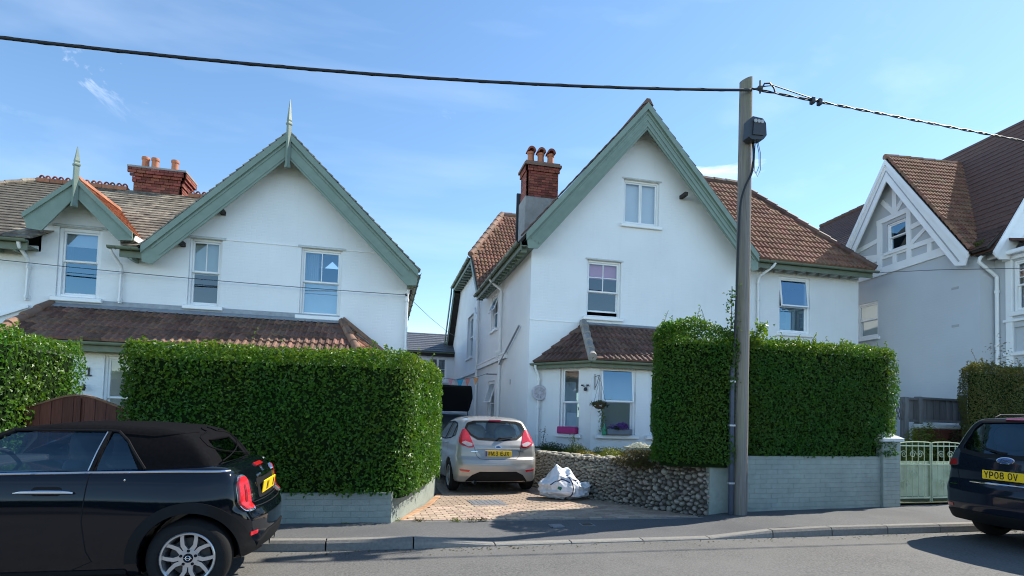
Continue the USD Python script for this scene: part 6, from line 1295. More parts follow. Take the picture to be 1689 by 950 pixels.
class Car:
    """local frame: x forward from the rear bumper, y to the left, z up"""
    def __init__(s, name, label, base, rz, group=None, category='car'):
        s.T = np.eye(4); s.T[:3, :3] = [[cos(rz), -sin(rz), 0], [sin(rz), cos(rz), 0], [0, 0, 1]]; s.T[:3, 3] = base
        s.path = thing(name, label, category, base, group, rz)
    def add(s, name, mesh, m_, parent=None, smooth=False, normals=None, **k):
        v, f = arr(mesh)
        if normals is not None: normals = normals @ s.T[:3, :3].T
        return obj(name, move((v, f), s.T), m_, parent or s.path, smooth, normals, **k)
    def wheel(s, x, y, r, wd, rim_r, style, side, rimm='alloy', name='wheel'):
        """side +1: outer face towards +y"""
        T = frame([x, y, r], [1, 0, 0], [0, 0, -1*side], [0, side, 0])
        h = wd/2; sh = .028
        prof = [(rim_r-.004, -h+.02), (rim_r+.012, -h+.004), (r-.05, -h), (r-.018, -h+.016), (r-.004, -h+.035), (r, -h+.05), (r, h-.05), (r-.004, h-.035), (r-.018, h-.016), (r-.05, h-.001), (rim_r+.012, h-.006), (rim_r-.004, h-.018)]
        W = s.add(name, lathe([(0, 0)]+prof[:0]+prof, 56, T=T) if False else lathe(prof, 56, T=T), 'tyre', smooth=35)
        rr = rim_r
        s.add('rim', lathe([(rr, h-.014), (rr-.008, h-.006), (rr-.018, h-.010), (rr-.026, h-.03), (rr-.04, -h+.03), (rr-.045, -h+.02)], 56, T=T), rimm, W, smooth=35)
        s.add('brake_disc', lathe([(.03, h-.085), (rr*.72, h-.085), (rr*.72, h-.10), (.03, h-.10)], 32, T=T), 'brake', W)
        s.add('wheel_back', lathe([(0, h-.12), (rr-.03, h-.12)], 32, T=T), 'trim_black', W)
        zc = h-.03
        if style == 'y':       # five forked spokes
            for k in range(5):
                a = pi/2 + k*2*pi/5
                A = T @ frame([0, 0, 0], [cos(a), sin(a), 0])
                for sg in (-1, 1):
                    pl_ = Polygon([(.055, sg*.004), (.055, sg*.034), (rr*.5, sg*.034), (rr*.74, sg*.060), (rr-.012, sg*.098), (rr-.012, sg*.066), (rr*.74, sg*.033), (rr*.52, sg*.008)])
                    me = prism(pl_.buffer(.002), zc-.03, zc); v = me[0]; q_ = np.hypot(v[:, 0], v[:, 1]); v[:, 2] += np.where(v[:, 2] > zc-.01, .012*(q_/rr) - .006, 0)
                    s.add('spoke', move((v, me[1]), A), rimm, W)
                b_ = a + pi/5; s.add('wheel_bolt', lathe([(.012, zc), (.012, zc+.006), (0, zc+.006)], 8, (.055*cos(b_), .055*sin(b_), 0), T), 'trim_black', W)
            s.add('hub', lathe([(.075, zc-.03), (.07, zc+.002), (.036, zc+.004)], 28, T=T), rimm, W, smooth=35); s.add('centre_cap', lathe([(.036, zc), (.034, zc+.008), (0, zc+.010)], 20, T=T), 'trim_black', W)
            s.add('emblem', cat(lathe([(.02, zc+.0105), (.017, zc+.0125), (.014, zc+.0105)], 20, T=T), move(box(-.028, .028, -.003, .003, zc+.009, zc+.0118), T)), 'chrome', W)
        else:
            n = {'multi': 10, 'five': 5}[style]; w0 = {'multi': .011, 'five': .03}[style]
            for k in range(n):
                a = k*2*pi/n; A = T @ frame([0, 0, 0], [cos(a), sin(a), 0])
                s.add('spoke', move(prism([(.05, -w0), (.05, w0), (rr-.012, w0*1.3), (rr-.012, -w0*1.3)], zc-.028, zc), A), rimm, W)
            s.add('hub', lathe([(.07, zc-.03), (.065, zc+.002), (.0, zc+.008)], 24, T=T), rimm, W, smooth=35)
        return W
def plate(car, parent, text, c, w=.52, h=.111, flip=-1, tilt=0.0, text_off=None, blue=True, gap=.0, pad=None):
    """yellow rear number plate facing -x, centred at c"""
    T = frame(c, [0, -1, 0], [sin(tilt), 0, cos(tilt)], [-cos(tilt), 0, sin(tilt)])
    p = car.add('number_plate', move(cbox(-w/2, w/2, -h/2, h/2, -.012, 0, .006), T), 'plate_yellow', parent)
    if blue: car.add('plate_band', move(box(-w/2+.004, -w/2+.042, -h/2+.005, h/2-.005, 0, .001), T), 'plate_blue', p)
    x = -w/2 + (pad if pad is not None else (.055 if blue else .028))
    for ch in text:
        if ch == ' ': x += .033; continue
        me = meshkit.text_mesh(ch, .079, .0015, True); b = me.bounds; wch = b[1][0]-b[0][0]; tw = .050 if ch not in '1I' else .016
        v = np.array(me.vertices); v[:, 0] = (v[:, 0]-b[0][0])/max(wch, 1e-6)*tw + x; v[:, 1] = v[:, 1]-b[0][1]-.0395; v[:, 2] += .0004
        car.add('letter', move((v, me.faces), T), 'plate_text', p); x += tw + .011
    return p
def seat(car, x, y, z0, top, m_, w=.5):
    b = trimesh.util.concatenate([trimesh.creation.box([.14, w, top-z0-.16], trimesh.transformations.translation_matrix([x, y, (z0+top-.16)/2])).subdivide().subdivide()])
    v = np.array(b.vertices); t = (v[:, 2]-z0)/(top-z0); v[:, 0] -= t*.16; v[:, 1] = y + (v[:, 1]-y)*(1-.30*np.clip(t-.3, 0, 1)**1.5)
    v, f = np.array(trimesh.smoothing.filter_taubin(trimesh.Trimesh(v, b.faces), iterations=6).vertices), np.array(b.faces)
    S = car.add('seat', (v, f), m_, smooth=True)
    h = trimesh.creation.icosphere(2); hv = np.array(h.vertices)*[.06, .14, .10]; hv = np.sign(hv)*np.abs(hv)**.85*1.25
    car.add('headrest', (hv + [x-.15, y, top-.06], h.faces), m_, S, smooth=True)
def steering(car, x, y, z):
    a = np.linspace(0, 2*pi, 28, endpoint=False); c = np.array([x, y, z]); u_ = np.array([0, 1, 0]); v_ = np.array([.42, 0, .91])
    car.add('steering_wheel', tube([c+.18*(cos(t)*u_+sin(t)*v_) for t in a], .016, 8, closed=True), 'car_inside', smooth=True)
def arch_cut(axles, r, depth, W):
    def g(P):
        x, y, z = P[..., 0], np.abs(P[..., 1]), P[..., 2]; d = np.full(x.shape, 9.0)
        for ax_, zc in axles: d = np.minimum(d, np.hypot(x-ax_, z-zc)-r)
        return np.maximum(d, (W-depth)-y)
    return g

# ---- the black convertible in the foreground
C_ = Car('convertible_car', 'black soft top convertible parked at the kerb in the left foreground', (-.925, 5.66, .004), pi)
AX, AXF, WR = .51, 3.0, .303
side = [(.30, .22), (.09, .25), (.02, .34), (.0, .45), (.0, .58), (.035, .655), (.085, .69), (.10, .78), (.125, .88), (.17, .955), (.25, 1.0), (.40, 1.012), (1.2, .985), (2.5, .955), (2.75, .95), (3.25, .88), (3.55, .79), (3.70, .66), (3.74, .5), (3.72, .3), (3.6, .2), (3.2, .17), (.7, .17)]
plan = [(0, .68), (.12, .75), (.35, .797), (.7, .817), (1.2, .822), (2.0, .822), (2.9, .814), (3.3, .79), (3.6, .71), (3.75, .58)]
sect = [(0.1, .90), (.2, .955), (.35, .985), (.55, 1.0), (.72, .995), (.86, .965), (.93, .935), (1.0, .895), (1.1, .86)]
def hip(x, z): return .012*np.exp(-((x-.56)/.42)**2)*np.exp(-((z-.62)/.2)**2)
body = Bowed(side, plan, sect, k=.055, bow=(.20, .25), crown=.02, extra=hip)
cutm = arch_cut([(AX, WR), (AXF, WR)], WR+.045, .26, .82)
bodyf = lambda P: np.maximum(body.f(P), -cutm(P))
v, F, N = skin(bodyf, (-.06, -.92, .12), (3.8, .92, 1.06), .02)
BD = C_.add('body', (v, F), 'paint_black', normals=N)
bf = body.f
# soft top
top_side = [(.30, .80), (.30, .96), (.36, 1.0), (.46, 1.13), (.56, 1.235), (.66, 1.285), (.80, 1.315), (1.15, 1.335), (1.55, 1.33), (1.80, 1.30), (1.86, 1.27), (2.52, .95), (2.56, .80)]
top_plan = [(.2, .62), (.5, .70), (1.0, .735), (1.8, .745), (2.5, .735)]
top_sect = [(.8, 1.03), (.9, 1.02), (1.0, .985), (1.1, .945), (1.2, .885), (1.28, .82), (1.36, .72)]
topS = Bowed(top_side, top_plan, top_sect, k=.05, bow=(.10, .0), crown=.035)
inner = lambda P: topS.f(P)+.035
doorg = rounded([(1.24, .90), (1.17, 1.262), (1.78, 1.262), (2.35, .90)], .02); quart = rounded([(1.215, .90), (1.147, 1.262), (1.10, 1.255), (1.03, 1.19), (.87, .90)], .012)
opf = [poly_field(np.array(g_.exterior.coords), .2, 2.8, .7, 1.5) for g_ in (doorg, quart)]
wsc = poly_field([(1.83, 1.24), (1.88, 1.33), (2.6, 1.1), (2.6, .9), (2.44, .93)], .2, 2.8, .7, 1.5)
rearw = poly_field([(-.40, 1.01), (-.34, 1.185), (.34, 1.185), (.40, 1.01)], -.9, .9, .8, 1.5)
def topf(P):
    d = topS.f(P); d = np.maximum(d, -np.maximum(inner(P), -(P[..., 2]-.93)))
    o = np.minimum(opf[0](P[..., 0], P[..., 2]), opf[1](P[..., 0], P[..., 2])); d = np.maximum(d, -o)
    d = np.maximum(d, -np.maximum(wsc(P[..., 0], P[..., 2]), np.abs(P[..., 1])-.66))
    d = np.maximum(d, -np.maximum(rearw(P[..., 1], P[..., 2]), P[..., 0]-.60))
    return d
v, F, N = skin(topf, (.2, -.82, .93), (2.66, .82, 1.42), .018)
ST = C_.add('soft_top', (v, F), 'soft_top', smooth=50)
tf = topS.f
for vw in ('near', 'far'):
    C_.add('door_window', patch(tf, doorg.intersection(sbox(0, .95, 3, 2)), vw, -.012), 'car_glass'); C_.add('quarter_window', patch(tf, quart.intersection(sbox(0, .95, 3, 2)), vw, -.012), 'car_glass')
    C_.add('window_seal', line_on(tf, [(1.80, 1.268), (1.17, 1.275), (1.10, 1.268), (1.02, 1.20), (.865, .985)], vw, r=.010, off=.0), 'trim_black')
    C_.add('pillar_trim', line_on(tf, [(1.228, .96), (1.158, 1.27)], vw, .024, .006), 'trim_black')
    C_.add('pillar_edge', line_on(tf, [(1.243, .97), (1.175, 1.26)], vw, .008, .009), 'alloy')
    C_.add('windscreen_pillar', line_on(tf, [(1.80, 1.275), (2.44, .94)], vw, r=.022, off=-.005), 'trim_black')
C_.add('windscreen', patch(tf, rounded([(-.62, .95), (-.54, 1.26), (.54, 1.26), (.62, .95)], .03), 'front', -.01), 'car_glass')
C_.add('rear_window', patch(tf, rounded([(-.40, 1.01), (-.34, 1.185), (.34, 1.185), (.40, 1.01)], .04), 'rear', -.008), 'car_glass_dark')
for vw in ('near', 'far'):
    C_.add('roof_seam', line_on(tf, [(.36, 1.035), (.50, 1.155), (.60, 1.26), (.66, 1.29)], vw, r=.006, off=.001), 'soft_top', ST); C_.add('roof_seam', line_on(tf, [(.62, 1.262), (.85, 1.235), (1.04, 1.25)], vw, r=.006, off=.001), 'soft_top', ST)
# shining belt line, shut lines, handle, arches, sills
for vw, sg in (('near', -1), ('far', 1)):
    C_.add('belt_trim', line_on(bf, [(.27, .965), (.60, .967), (1.2, .957), (1.9, .942), (2.6, .925)], vw, r=.0095, off=.002), 'chrome')
    C_.add('door_gap', line_on(bf, [(1.225, .95), (1.235, .60), (1.20, .38), (1.16, .30), (1.3, .235), (2.2, .235), (2.42, .32), (2.45, .93)], vw, .007, .0015), 'seam')
    C_.add('rear_panel_gap', line_on(bf, [(.92, .44), (.66, .68)], vw, .004, .0015), 'seam') if False else None
    C_.add('side_sill', patch(bf, rounded([(.93, .16), (.93, .235), (2.68, .235), (2.68, .16)], .02), vw, .010, .02), 'trim_black')
    for ax_ in (AX, AXF):
        a = np.linspace(-.06, pi+.06, 60); ro, ri = WR+.128, WR+.047
        ring = [(ax_+ro*cos(t)*(1.0), WR+ro*sin(t)) for t in a]+[(ax_+ri*cos(t), WR+ri*sin(t)) for t in a[::-1]]
        C_.add('arch_trim', patch(bf, Polygon(ring).buffer(0), vw, .014, .03), 'trim_black', smooth=40)
    H = C_.add('door_handle', tube([(1.30, sg*.824, .815), (1.36, sg*.840, .822), (1.50, sg*.844, .823), (1.62, sg*.840, .820), (1.68, sg*.822, .814)], [.008, .014, .015, .013, .007], 10), 'chrome', smooth=True)
    C_.add('handle_cup', patch(bf, rounded([(1.38, .79), (1.38, .855), (1.58, .855), (1.58, .79)], .03), vw, .001), 'trim_black', H)
    C_.add('mirror', move(lathe([(0, -.10), (.07, -.09), (.10, 0), (.09, .06), (0, .07)], 18), frame([2.28, sg*.93, 1.0], [0, sg, .1], [0, 0, 1], [1*sg, 0, 0]) if False else frame([2.28, sg*.93, 1.0], [0, 1, 0], [0, 0, 1], [1, 0, 0])), 'paint_black', smooth=50)
    C_.add('filler_dot', move(lathe([(.010, 0), (.008, .006), (0, .007)], 10), frame([.98, sg*.775, .905], [1, 0, 0], [0, 0, -sg], [0, sg, 0])), 'chrome')
C_.add('bumper_gap', line_on(bf, [(.62, .66), (.44, .655), (.25, .64)], 'near', .005, .0015), 'seam')
C_.add('bumper_gap', line_on(bf, [(-.64, .66), (-.4, .655), (.4, .655), (.64, .66)], 'rear', .007, .002), 'seam')
C_.add('boot_gap', line_on(bf, [(-.60, .96), (-.58, .72), (-.45, .685), (.45, .685), (.58, .72), (.60, .96)], 'rear', .006, .002), 'seam')
C_.add('lower_bumper', patch(bf, rounded([(-.50, .31), (-.54, .385), (-.46, .37), (-.3, .43), (.3, .43), (.46, .37), (.54, .385), (.50, .31)], .03), 'rear', .014, .03), 'trim_black', smooth=40)
C_.add('lower_bumper', patch(bf, rounded([(.14, .30), (.19, .40), (.26, .42), (.25, .30)], .02), 'near', .013, .03), 'trim_black', smooth=40)
for sg in (-1, 1):
    lp = rounded([(sg*.575, .63), (sg*.535, .70), (sg*.535, .88), (sg*.565, .92), (sg*.655, .92), (sg*.705, .87), (sg*.722, .72), (sg*.695, .635)], .045)
    B = C_.add('tail_lamp', patch(bf, lp, 'rear', .020, .04), 'chrome', smooth=50)
    C_.add('lens', patch(bf, lp.buffer(-.016), 'rear', .030, .014), 'lamp_red', B, smooth=50)
    C_.add('lens_core', patch(bf, lp.buffer(-.075), 'rear', .034, .006), 'lamp_red_dark', B, smooth=50)
C_.add('brake_light', patch(bf, rounded([(-.14, .957), (-.14, .978), (.14, .978), (.14, .957)], .008), 'rear', .010, .01), 'lamp_red')
bp = trace(bf, [[-1, 0, .80]], (1, 0, 0))[0]
C_.add('plate_recess', patch(bf, rounded([(-.33, .70), (-.33, .87), (.33, .87), (.33, .70)], .03), 'rear', .002), 'trim_black')
NP = plate(C_, C_.path, '', (bp[0]-.022, 0, .785), blue=False, tilt=-.12)
for k, (a, b) in enumerate(((-.19, -.14), (-.12, -.07), (-.05, -.035), (-.01, .04), (.09, .14), (.16, .21))): C_.add('plate_character', move(box(a, b, -.036, .036, 0.0005, .0012), frame([bp[0]-.022, 0, .785], [0, -1, 0], [sin(-.12), 0, cos(-.12)], [-cos(-.12), 0, sin(-.12)])), 'plate_text', NP) if k in (1, 2, 5) else None
C_.add('boot_handle', patch(bf, rounded([(-.22, .875), (-.22, .90), (.22, .90), (.22, .875)], .01), 'rear', .02, .02), 'chrome'); C_.add('badge', patch(bf, Point(0, .93).buffer(.028), 'rear', .008, .01), 'chrome')
for sg in (-1, 1): C_.add('exhaust', move(lathe([(.032, -.1), (.036, .02), (.030, .02), (.028, -.1)], 18), frame([.06, sg*.12, .285], [0, 1, 0], [0, 0, 1], [1, 0, 0]) @ np.diag([1, 1, -1, 1])), 'chrome', smooth=40)
C_.add('reflector', patch(bf, rounded([(.54, .44), (.54, .47), (.65, .47), (.65, .44)], .01), 'rear', .006, .008), 'lamp_red'); C_.add('reflector', patch(bf, rounded([(-.54, .44), (-.54, .47), (-.65, .47), (-.65, .44)], .01), 'rear', .006, .008), 'lamp_red')
C_.add('side_indicator', patch(bf, rounded([(.16, .34), (.16, .365), (.22, .37), (.22, .345)], .008), 'near', .016, .01), 'lamp_smoke')
for sg in (-1, 1):
    C_.wheel(AX, sg*.715, WR, .19, .202, 'y', sg); C_.wheel(AXF, sg*.715, WR, .19, .202, 'y', sg)
    seat(C_, 1.55, sg*.34, .60, 1.20, 'seat_cloth', .46); seat(C_, .86, sg*.30, .6, 1.10, 'seat_cloth', .44)
    a = np.linspace(0, pi, 14); C_.add('roll_hoop', tube([(.72, sg*.30+.15*cos(t), .99+.16*sin(t)) for t in a], .014, 8), 'alloy_dirty')
steering(C_, 1.98, .34, .93); C_.add('dashboard', cbox(2.12, 2.5, -.66, .66, .8, .985, .04), 'car_inside'); C_.add('cabin_floor', box(.5, 2.45, -.64, .64, .955, .957), 'car_inside') if False else None
C_.add('headlamp', patch(bf, Point(.56, .70).buffer(.10), 'front', .008, .02), 'lamp_clear'); C_.add('headlamp', patch(bf, Point(-.56, .70).buffer(.10), 'front', .008, .02), 'lamp_clear')

# ---- generic hatchback: one field for body and cabin with real openings
def make_hatch(car, side, plan, sect, k, bow, crown, axles, wr, halfw, belt, sidewin, rearwin, frontwin, paint, h, wheelstyle, rim, extra=None, glassm='car_glass_pale', rdepth=.9, rimm='alloy', track=None, clad=0.0, cut=.05, hollow=True, rearm=None):
    S = Bowed(side, plan, sect, k=k, bow=bow, crown=crown, extra=extra, bounds=(-.2, 5.2, 0, 2.0)); f = S.f
    ac = arch_cut([(a, wr) for a in axles], wr+cut, .28, halfw)
    of = [poly_field(np.array(g_.exterior.coords), -.2, 5.2, 0, 2.0) for g_ in sidewin]; rf_ = poly_field(np.array(rearwin.exterior.coords), -1.2, 1.2, .3, 2.0); ff_ = poly_field(np.array(frontwin.exterior.coords), -1.2, 1.2, .3, 2.0)
    mid = .5*(axles[0]+axles[1])
    def g(P):
        d = np.maximum(f(P), -ac(P))
        d = np.maximum(d, -np.maximum(f(P)+.05, belt-P[..., 2]))
        o = np.full(d.shape, 9.0)
        for q in of: o = np.minimum(o, q(P[..., 0], P[..., 2]))
        o = np.minimum(np.maximum(o, .35-np.abs(P[..., 1])), np.minimum(np.maximum(rf_(P[..., 1], P[..., 2]), P[..., 0]-rdepth), np.maximum(ff_(P[..., 1], P[..., 2]), mid-P[..., 0])))
        return np.maximum(d, -o)
    L = max(p[0] for p in side)
    v, F, N = skin(g, (-.08, -halfw-.08, .1), (L+.08, halfw+.08, max(p[1] for p in side)+.06), h)
    B = car.add('body', (v, F), paint, normals=N)
    for vw in ('near', 'far'):
        for q in sidewin: car.add('side_window', patch(f, q.buffer(.012), vw, -.012), glassm)
    car.add('rear_window', patch(f, rearwin.buffer(.012), 'rear', -.012), rearm or glassm); car.add('windscreen', patch(f, frontwin.buffer(.012), 'front', -.012), glassm)
    t_ = track or halfw-.10
    for a in axles:
        for sg in (-1, 1): car.wheel(a, sg*t_, wr, .2, rim, wheelstyle, sg, rimm)
    return f, B
# ---- silver hatchback on the driveway
zf = -.06
F_ = Car('hatchback_car', 'silver hatchback parked nose in on the driveway', (2.18, 10.52, -.04), pi/2 + .055)
side = [(.36, .20), (.13, .22), (.05, .34), (.01, .46), (.0, .56), (.03, .655), (.075, .70), (.085, .80), (.11, .92), (.165, 1.02), (.30, 1.20), (.40, 1.34), (.43, 1.40), (.46, 1.425), (.70, 1.455), (1.2, 1.475), (1.7, 1.455), (2.15, 1.37), (2.95, 1.0), (3.5, .83), (3.8, .67), (3.92, .45), (3.85, .22), (3.5, .18), (.6, .18)]
plan = [(0, .74), (.15, .81), (.45, .85), (.9, .86), (2.6, .86), (3.2, .84), (3.6, .76), (3.92, .6)]
sect = [(.1, .91), (.25, .965), (.5, 1.0), (.70, .995), (.85, .97), (.95, .94), (1.05, .885), (1.2, .81), (1.35, .72), (1.44, .62), (1.5, .5)]
sw = [rounded([(1.55, .99), (1.50, 1.33), (2.05, 1.31), (2.62, 1.0)], .03), rounded([(.86, 1.04), (.92, 1.30), (1.40, 1.335), (1.45, .99)], .03), rounded([(.60, 1.10), (.70, 1.20), (.80, 1.27), (.80, 1.07)], .02)]
rw_ = rounded([(-.575, 1.225), (-.50, 1.13), (-.38, 1.055), (0, 1.03), (.38, 1.055), (.50, 1.13), (.575, 1.225), (.53, 1.31), (.42, 1.345), (0, 1.36), (-.42, 1.345), (-.53, 1.31)], .03)
fw_ = rounded([(-.66, 1.0), (-.55, 1.33), (.55, 1.33), (.66, 1.0)], .03)
ff, B = make_hatch(F_, side, plan, sect, .075, (.17, .3), .05, (.70, 3.18), .30, .86, .98, sw, rw_, fw_, 'paint_silver', .0185, 'multi', .205, rimm='alloy_dirty', track=.755, rdepth=.75, extra=lambda x, z: -.018*np.exp(-((z-.80)/.05)**2)*np.clip(x/.5, 0, 1) + .012*np.exp(-((z-.92)/.04)**2))
F_.add('window_surround', patch(ff, Polygon(rw_.buffer(.035).exterior, [rw_.buffer(-.004).exterior.coords]), 'rear', .003), 'trim_black')
F_.add('rear_bumper_insert', patch(ff, rounded([(-.62, .23), (-.50, .36), (-.36, .425), (.36, .425), (.50, .36), (.62, .23), (.5, .20), (-.5, .20)], .02), 'rear', .008, .02), 'trim_black', smooth=40)
for sg in (-1, 1):
    lp = rounded([(sg*.60, 1.22), (sg*.545, 1.14), (sg*.475, .93), (sg*.47, .875), (sg*.56, .87), (sg*.70, .92), (sg*.735, .96), (sg*.72, 1.05), (sg*.655, 1.2)], .015)
    Lm = F_.add('tail_lamp', patch(ff, lp, 'rear', .012, .03), 'lamp_red', smooth=50); cl_p = rounded([(sg*.50, .90), (sg*.49, .945), (sg*.62, .99), (sg*.70, .96), (sg*.58, .895)], .01)
    F_.add('reversing_lens', patch(ff, cl_p, 'rear', .018, .01), 'lamp_clear', Lm)
    F_.add('reflector', patch(ff, rounded([(sg*.56, .42), (sg*.54, .455), (sg*.74, .475), (sg*.72, .44)], .008), 'rear', .006, .01), 'lamp_red')
F_.add('plate_recess', patch(ff, rounded([(-.42, .845), (.42, .845), (.40, .80), (.32, .70), (-.32, .70), (-.40, .80)], .02), 'rear', .0015), 'silver_trim')
F_.add('tailgate_lip', line_on(ff, [(-.44, .852), (.44, .852)], 'rear', r=.011, off=.004), 'silver_trim')
pp = trace(ff, [[-1, 0, .765]], (1, 0, 0))[0]; plate(F_, F_.path, 'WM13 EJX', (pp[0]-.016, 0, .765), tilt=-.05)
BG = F_.add('badge', patch(ff, affinity.scale(Point(0, .888).buffer(1), .062, .026), 'rear', .008, .01), 'chrome'); F_.add('badge_field', patch(ff, affinity.scale(Point(0, .888).buffer(1), .053, .020), 'rear', .0095, .001), 'badge_blue', BG)
for y in (-.46, .46): F_.add('lettering', line_on(ff, [(y-.06, .80), (y+.06, .80)], 'rear', .014, .003), 'chrome')
F_.add('tailgate_gap', line_on(ff, [(-.60, 1.20), (-.50, 1.0), (-.455, .86), (-.42, .72), (-.36, .665), (0, .655), (.36, .665), (.42, .72), (.455, .86), (.50, 1.0), (.60, 1.20)], 'rear', .007, .002), 'seam')
F_.add('bumper_crease', line_on(ff, [(-.76, .60), (-.4, .585), (.4, .585), (.76, .60)], 'rear', .004, .002), 'silver_trim')
F_.add('brake_light', patch(ff, rounded([(-.12, 1.375), (-.12, 1.40), (.12, 1.40), (.12, 1.375)], .006), 'rear', .01, .01), 'lamp_red_dark')
wp_ = trace(ff, [[-1, 0, 1.045], [-1, -.30, 1.075]], (1, 0, 0)); F_.add('rear_wiper', tube([wp_[0]+[-.03, 0, 0], wp_[0]+[-.04, -.06, .012], wp_[1]+[-.025, 0, 0]], [.022, .013, .007], 8), 'trim_black')
for vw, sg in (('far', 1), ('near', -1)):
    F_.add('door_gap', line_on(ff, [(1.50, 1.32), (1.50, .6), (1.48, .25)], vw, .007, .0015), 'seam'); F_.add('door_gap', line_on(ff, [(.87, 1.05), (.98, .75), (1.08, .42), (1.2, .25)], vw, .007, .0015), 'seam')
    F_.add('door_handle', tube([(1.03, sg*.835, .92), (1.10, sg*.86, .925), (1.20, sg*.858, .925), (1.25, sg*.835, .92)], .013, 8), 'paint_silver', smooth=True)
    F_.add('window_frame', patch(ff, sw[0].union(sw[1]).union(sw[2]).convex_hull.buffer(.022).difference(sw[0].buffer(-.002)).difference(sw[1].buffer(-.002)).difference(sw[2].buffer(-.002)), vw, .002), 'trim_black')
    F_.add('mirror', (np.array(trimesh.creation.icosphere(2).vertices)*[.07, .12, .08]+[2.52, sg*.94, 1.0], trimesh.creation.icosphere(2).faces), 'paint_silver', smooth=True)
    F_.add('roof_strip', line_on(ff, [(.62, sg*.50), (1.9, sg*.50)], 'top', .012, .003), 'trim_black')
    seat(F_, 1.75, sg*.33, .7, 1.28, 'seat_light', .48); seat(F_, .98, sg*.32, .7, 1.19, 'seat_light', .5)
steering(F_, 2.2, -.35, 1.0)
F_.add('parcel_shelf', patch(lambda P: ff(P)+.07, Polygon([(.28, -.5), (.28, .5), (.9, .6), (.9, -.6)]), 'top', 0) if False else box(.30, .92, -.62, .62, .975, .99), 'seat_light')
F_.add('exhaust', move(lathe([(.03, 0), (.03, .2), (.024, .2), (.024, 0)], 12), frame([.02, .45, .22], [0, 1, 0], [0, 0, 1], [1, 0, 0])), 'galvanised')
F_.add('underbody', cbox(.3, 3.6, -.66, .66, .17, .24, .02), 'trim_black')

# ---- dark people carrier on the right, seen from behind
S_ = Car('people_carrier_car', 'dark navy people carrier parked at the kerb at the right edge, seen from behind', (7.36, 5.42, .0), 0.0)
side = [(.5, .24), (.16, .27), (.05, .38), (.0, .50), (.0, .66), (.03, .74), (.07, .80), (.075, .95), (.10, 1.08), (.14, 1.16), (.30, 1.42), (.40, 1.58), (.46, 1.625), (.9, 1.655), (1.8, 1.665), (2.5, 1.61), (3.0, 1.42), (3.65, 1.08), (4.3, .93), (4.65, .75), (4.76, .5), (4.7, .25), (4.3, .2), (.9, .2)]
plan = [(0, .78), (.2, .87), (.5, .925), (1.2, .94), (3.2, .94), (4.0, .90), (4.5, .78), (4.76, .62)]
sect = [(.1, .92), (.3, .975), (.55, 1.0), (.8, .995), (1.0, .965), (1.12, .93), (1.3, .86), (1.5, .76), (1.6, .68), (1.7, .55)]
sw = [rounded([(2.3, 1.14), (2.25, 1.5), (2.75, 1.45), (3.3, 1.15)], .03), rounded([(1.25, 1.15), (1.25, 1.52), (2.15, 1.52), (2.2, 1.14)], .03), rounded([(.55, 1.2), (.72, 1.5), (1.15, 1.52), (1.15, 1.16)], .03)]
rw_ = rounded([(-.66, 1.20), (-.60, 1.46), (-.52, 1.55), (0, 1.565), (.52, 1.55), (.60, 1.46), (.66, 1.20), (.3, 1.155), (-.3, 1.155)], .04)
fw_ = rounded([(-.7, 1.15), (-.6, 1.5), (.6, 1.5), (.7, 1.15)], .03)
ff, B = make_hatch(S_, side, plan, sect, .08, (.20, .3), .04, (.98, 3.83), .335, .94, 1.12, sw, rw_, fw_, 'paint_navy', .022, 'five', .225, glassm='car_glass_dark', track=.80, rdepth=.8, extra=lambda x, z: .014*np.exp(-((z-.68)/.06)**2)*np.exp(-(x/.5)**2) - .012*np.exp(-((z-.9)/.06)**2), rearm='car_glass')
S_.add('window_surround', patch(ff, Polygon(rw_.buffer(.05).exterior, [rw_.buffer(-.004).exterior.coords]), 'rear', .003), 'trim_black')
for sg in (1, -1):
    lp = rounded([(sg*.66, 1.19), (sg*.63, .98), (sg*.80, .965), (sg*.87, 1.0), (sg*.88, 1.12), (sg*.80, 1.2)], .02)
    Lm = S_.add('tail_lamp', patch(ff, lp, 'rear', .010, .02), 'lamp_smoke', smooth=50); S_.add('red_lens', patch(ff, rounded([(sg*.655, 1.06), (sg*.64, .985), (sg*.80, .975), (sg*.865, 1.005), (sg*.87, 1.05)], .012), 'rear', .014, .008), 'lamp_red_dark', Lm, smooth=50)
    S_.add('bumper_trim', line_on(ff, [(sg*.60, .735), (sg*.72, .735)], 'rear', .014, .003), 'chrome')
    S_.add('reflector', patch(ff, rounded([(sg*.66, .44), (sg*.66, .48), (sg*.80, .49), (sg*.80, .45)], .008), 'rear', .006, .01), 'lamp_red_dark')
    S_.add('roof_rail', tube([(.75, sg*.60, 1.62), (.85, sg*.60, 1.665), (2.3, sg*.60, 1.675), (2.4, sg*.60, 1.62)], .014, 8), 'trim_black', smooth=True)
pp = trace(ff, [[-1, 0, .90]], (1, 0, 0))[0]; plate(S_, S_.path, 'YP08 OV', (pp[0]-.016, 0, .90), blue=False, tilt=-.03, w=.50)
S_.add('plate_recess', patch(ff, rounded([(-.44, .985), (.44, .985), (.42, .82), (.36, .78), (-.36, .78), (-.42, .82)], .03), 'rear', .0015), 'paint_navy')
BG = S_.add('badge', patch(ff, affinity.scale(Point(0, 1.085).buffer(1), .105, .042), 'rear', .010, .012), 'chrome'); S_.add('badge_field', patch(ff, affinity.scale(Point(0, 1.085).buffer(1), .092, .033), 'rear', .0115, .001), 'badge_blue', BG)
mt = meshkit.text_mesh('Ford', .036, .001, True) ; bb = mt.bounds; vv = np.array(mt.vertices); vv[:, 0] = (vv[:, 0]-bb[:, 0].mean())*1.0; vv[:, 1] -= bb[:, 1].mean(); P_ = trace(ff, [[-1, 0, 1.085]], (1, 0, 0))[0]
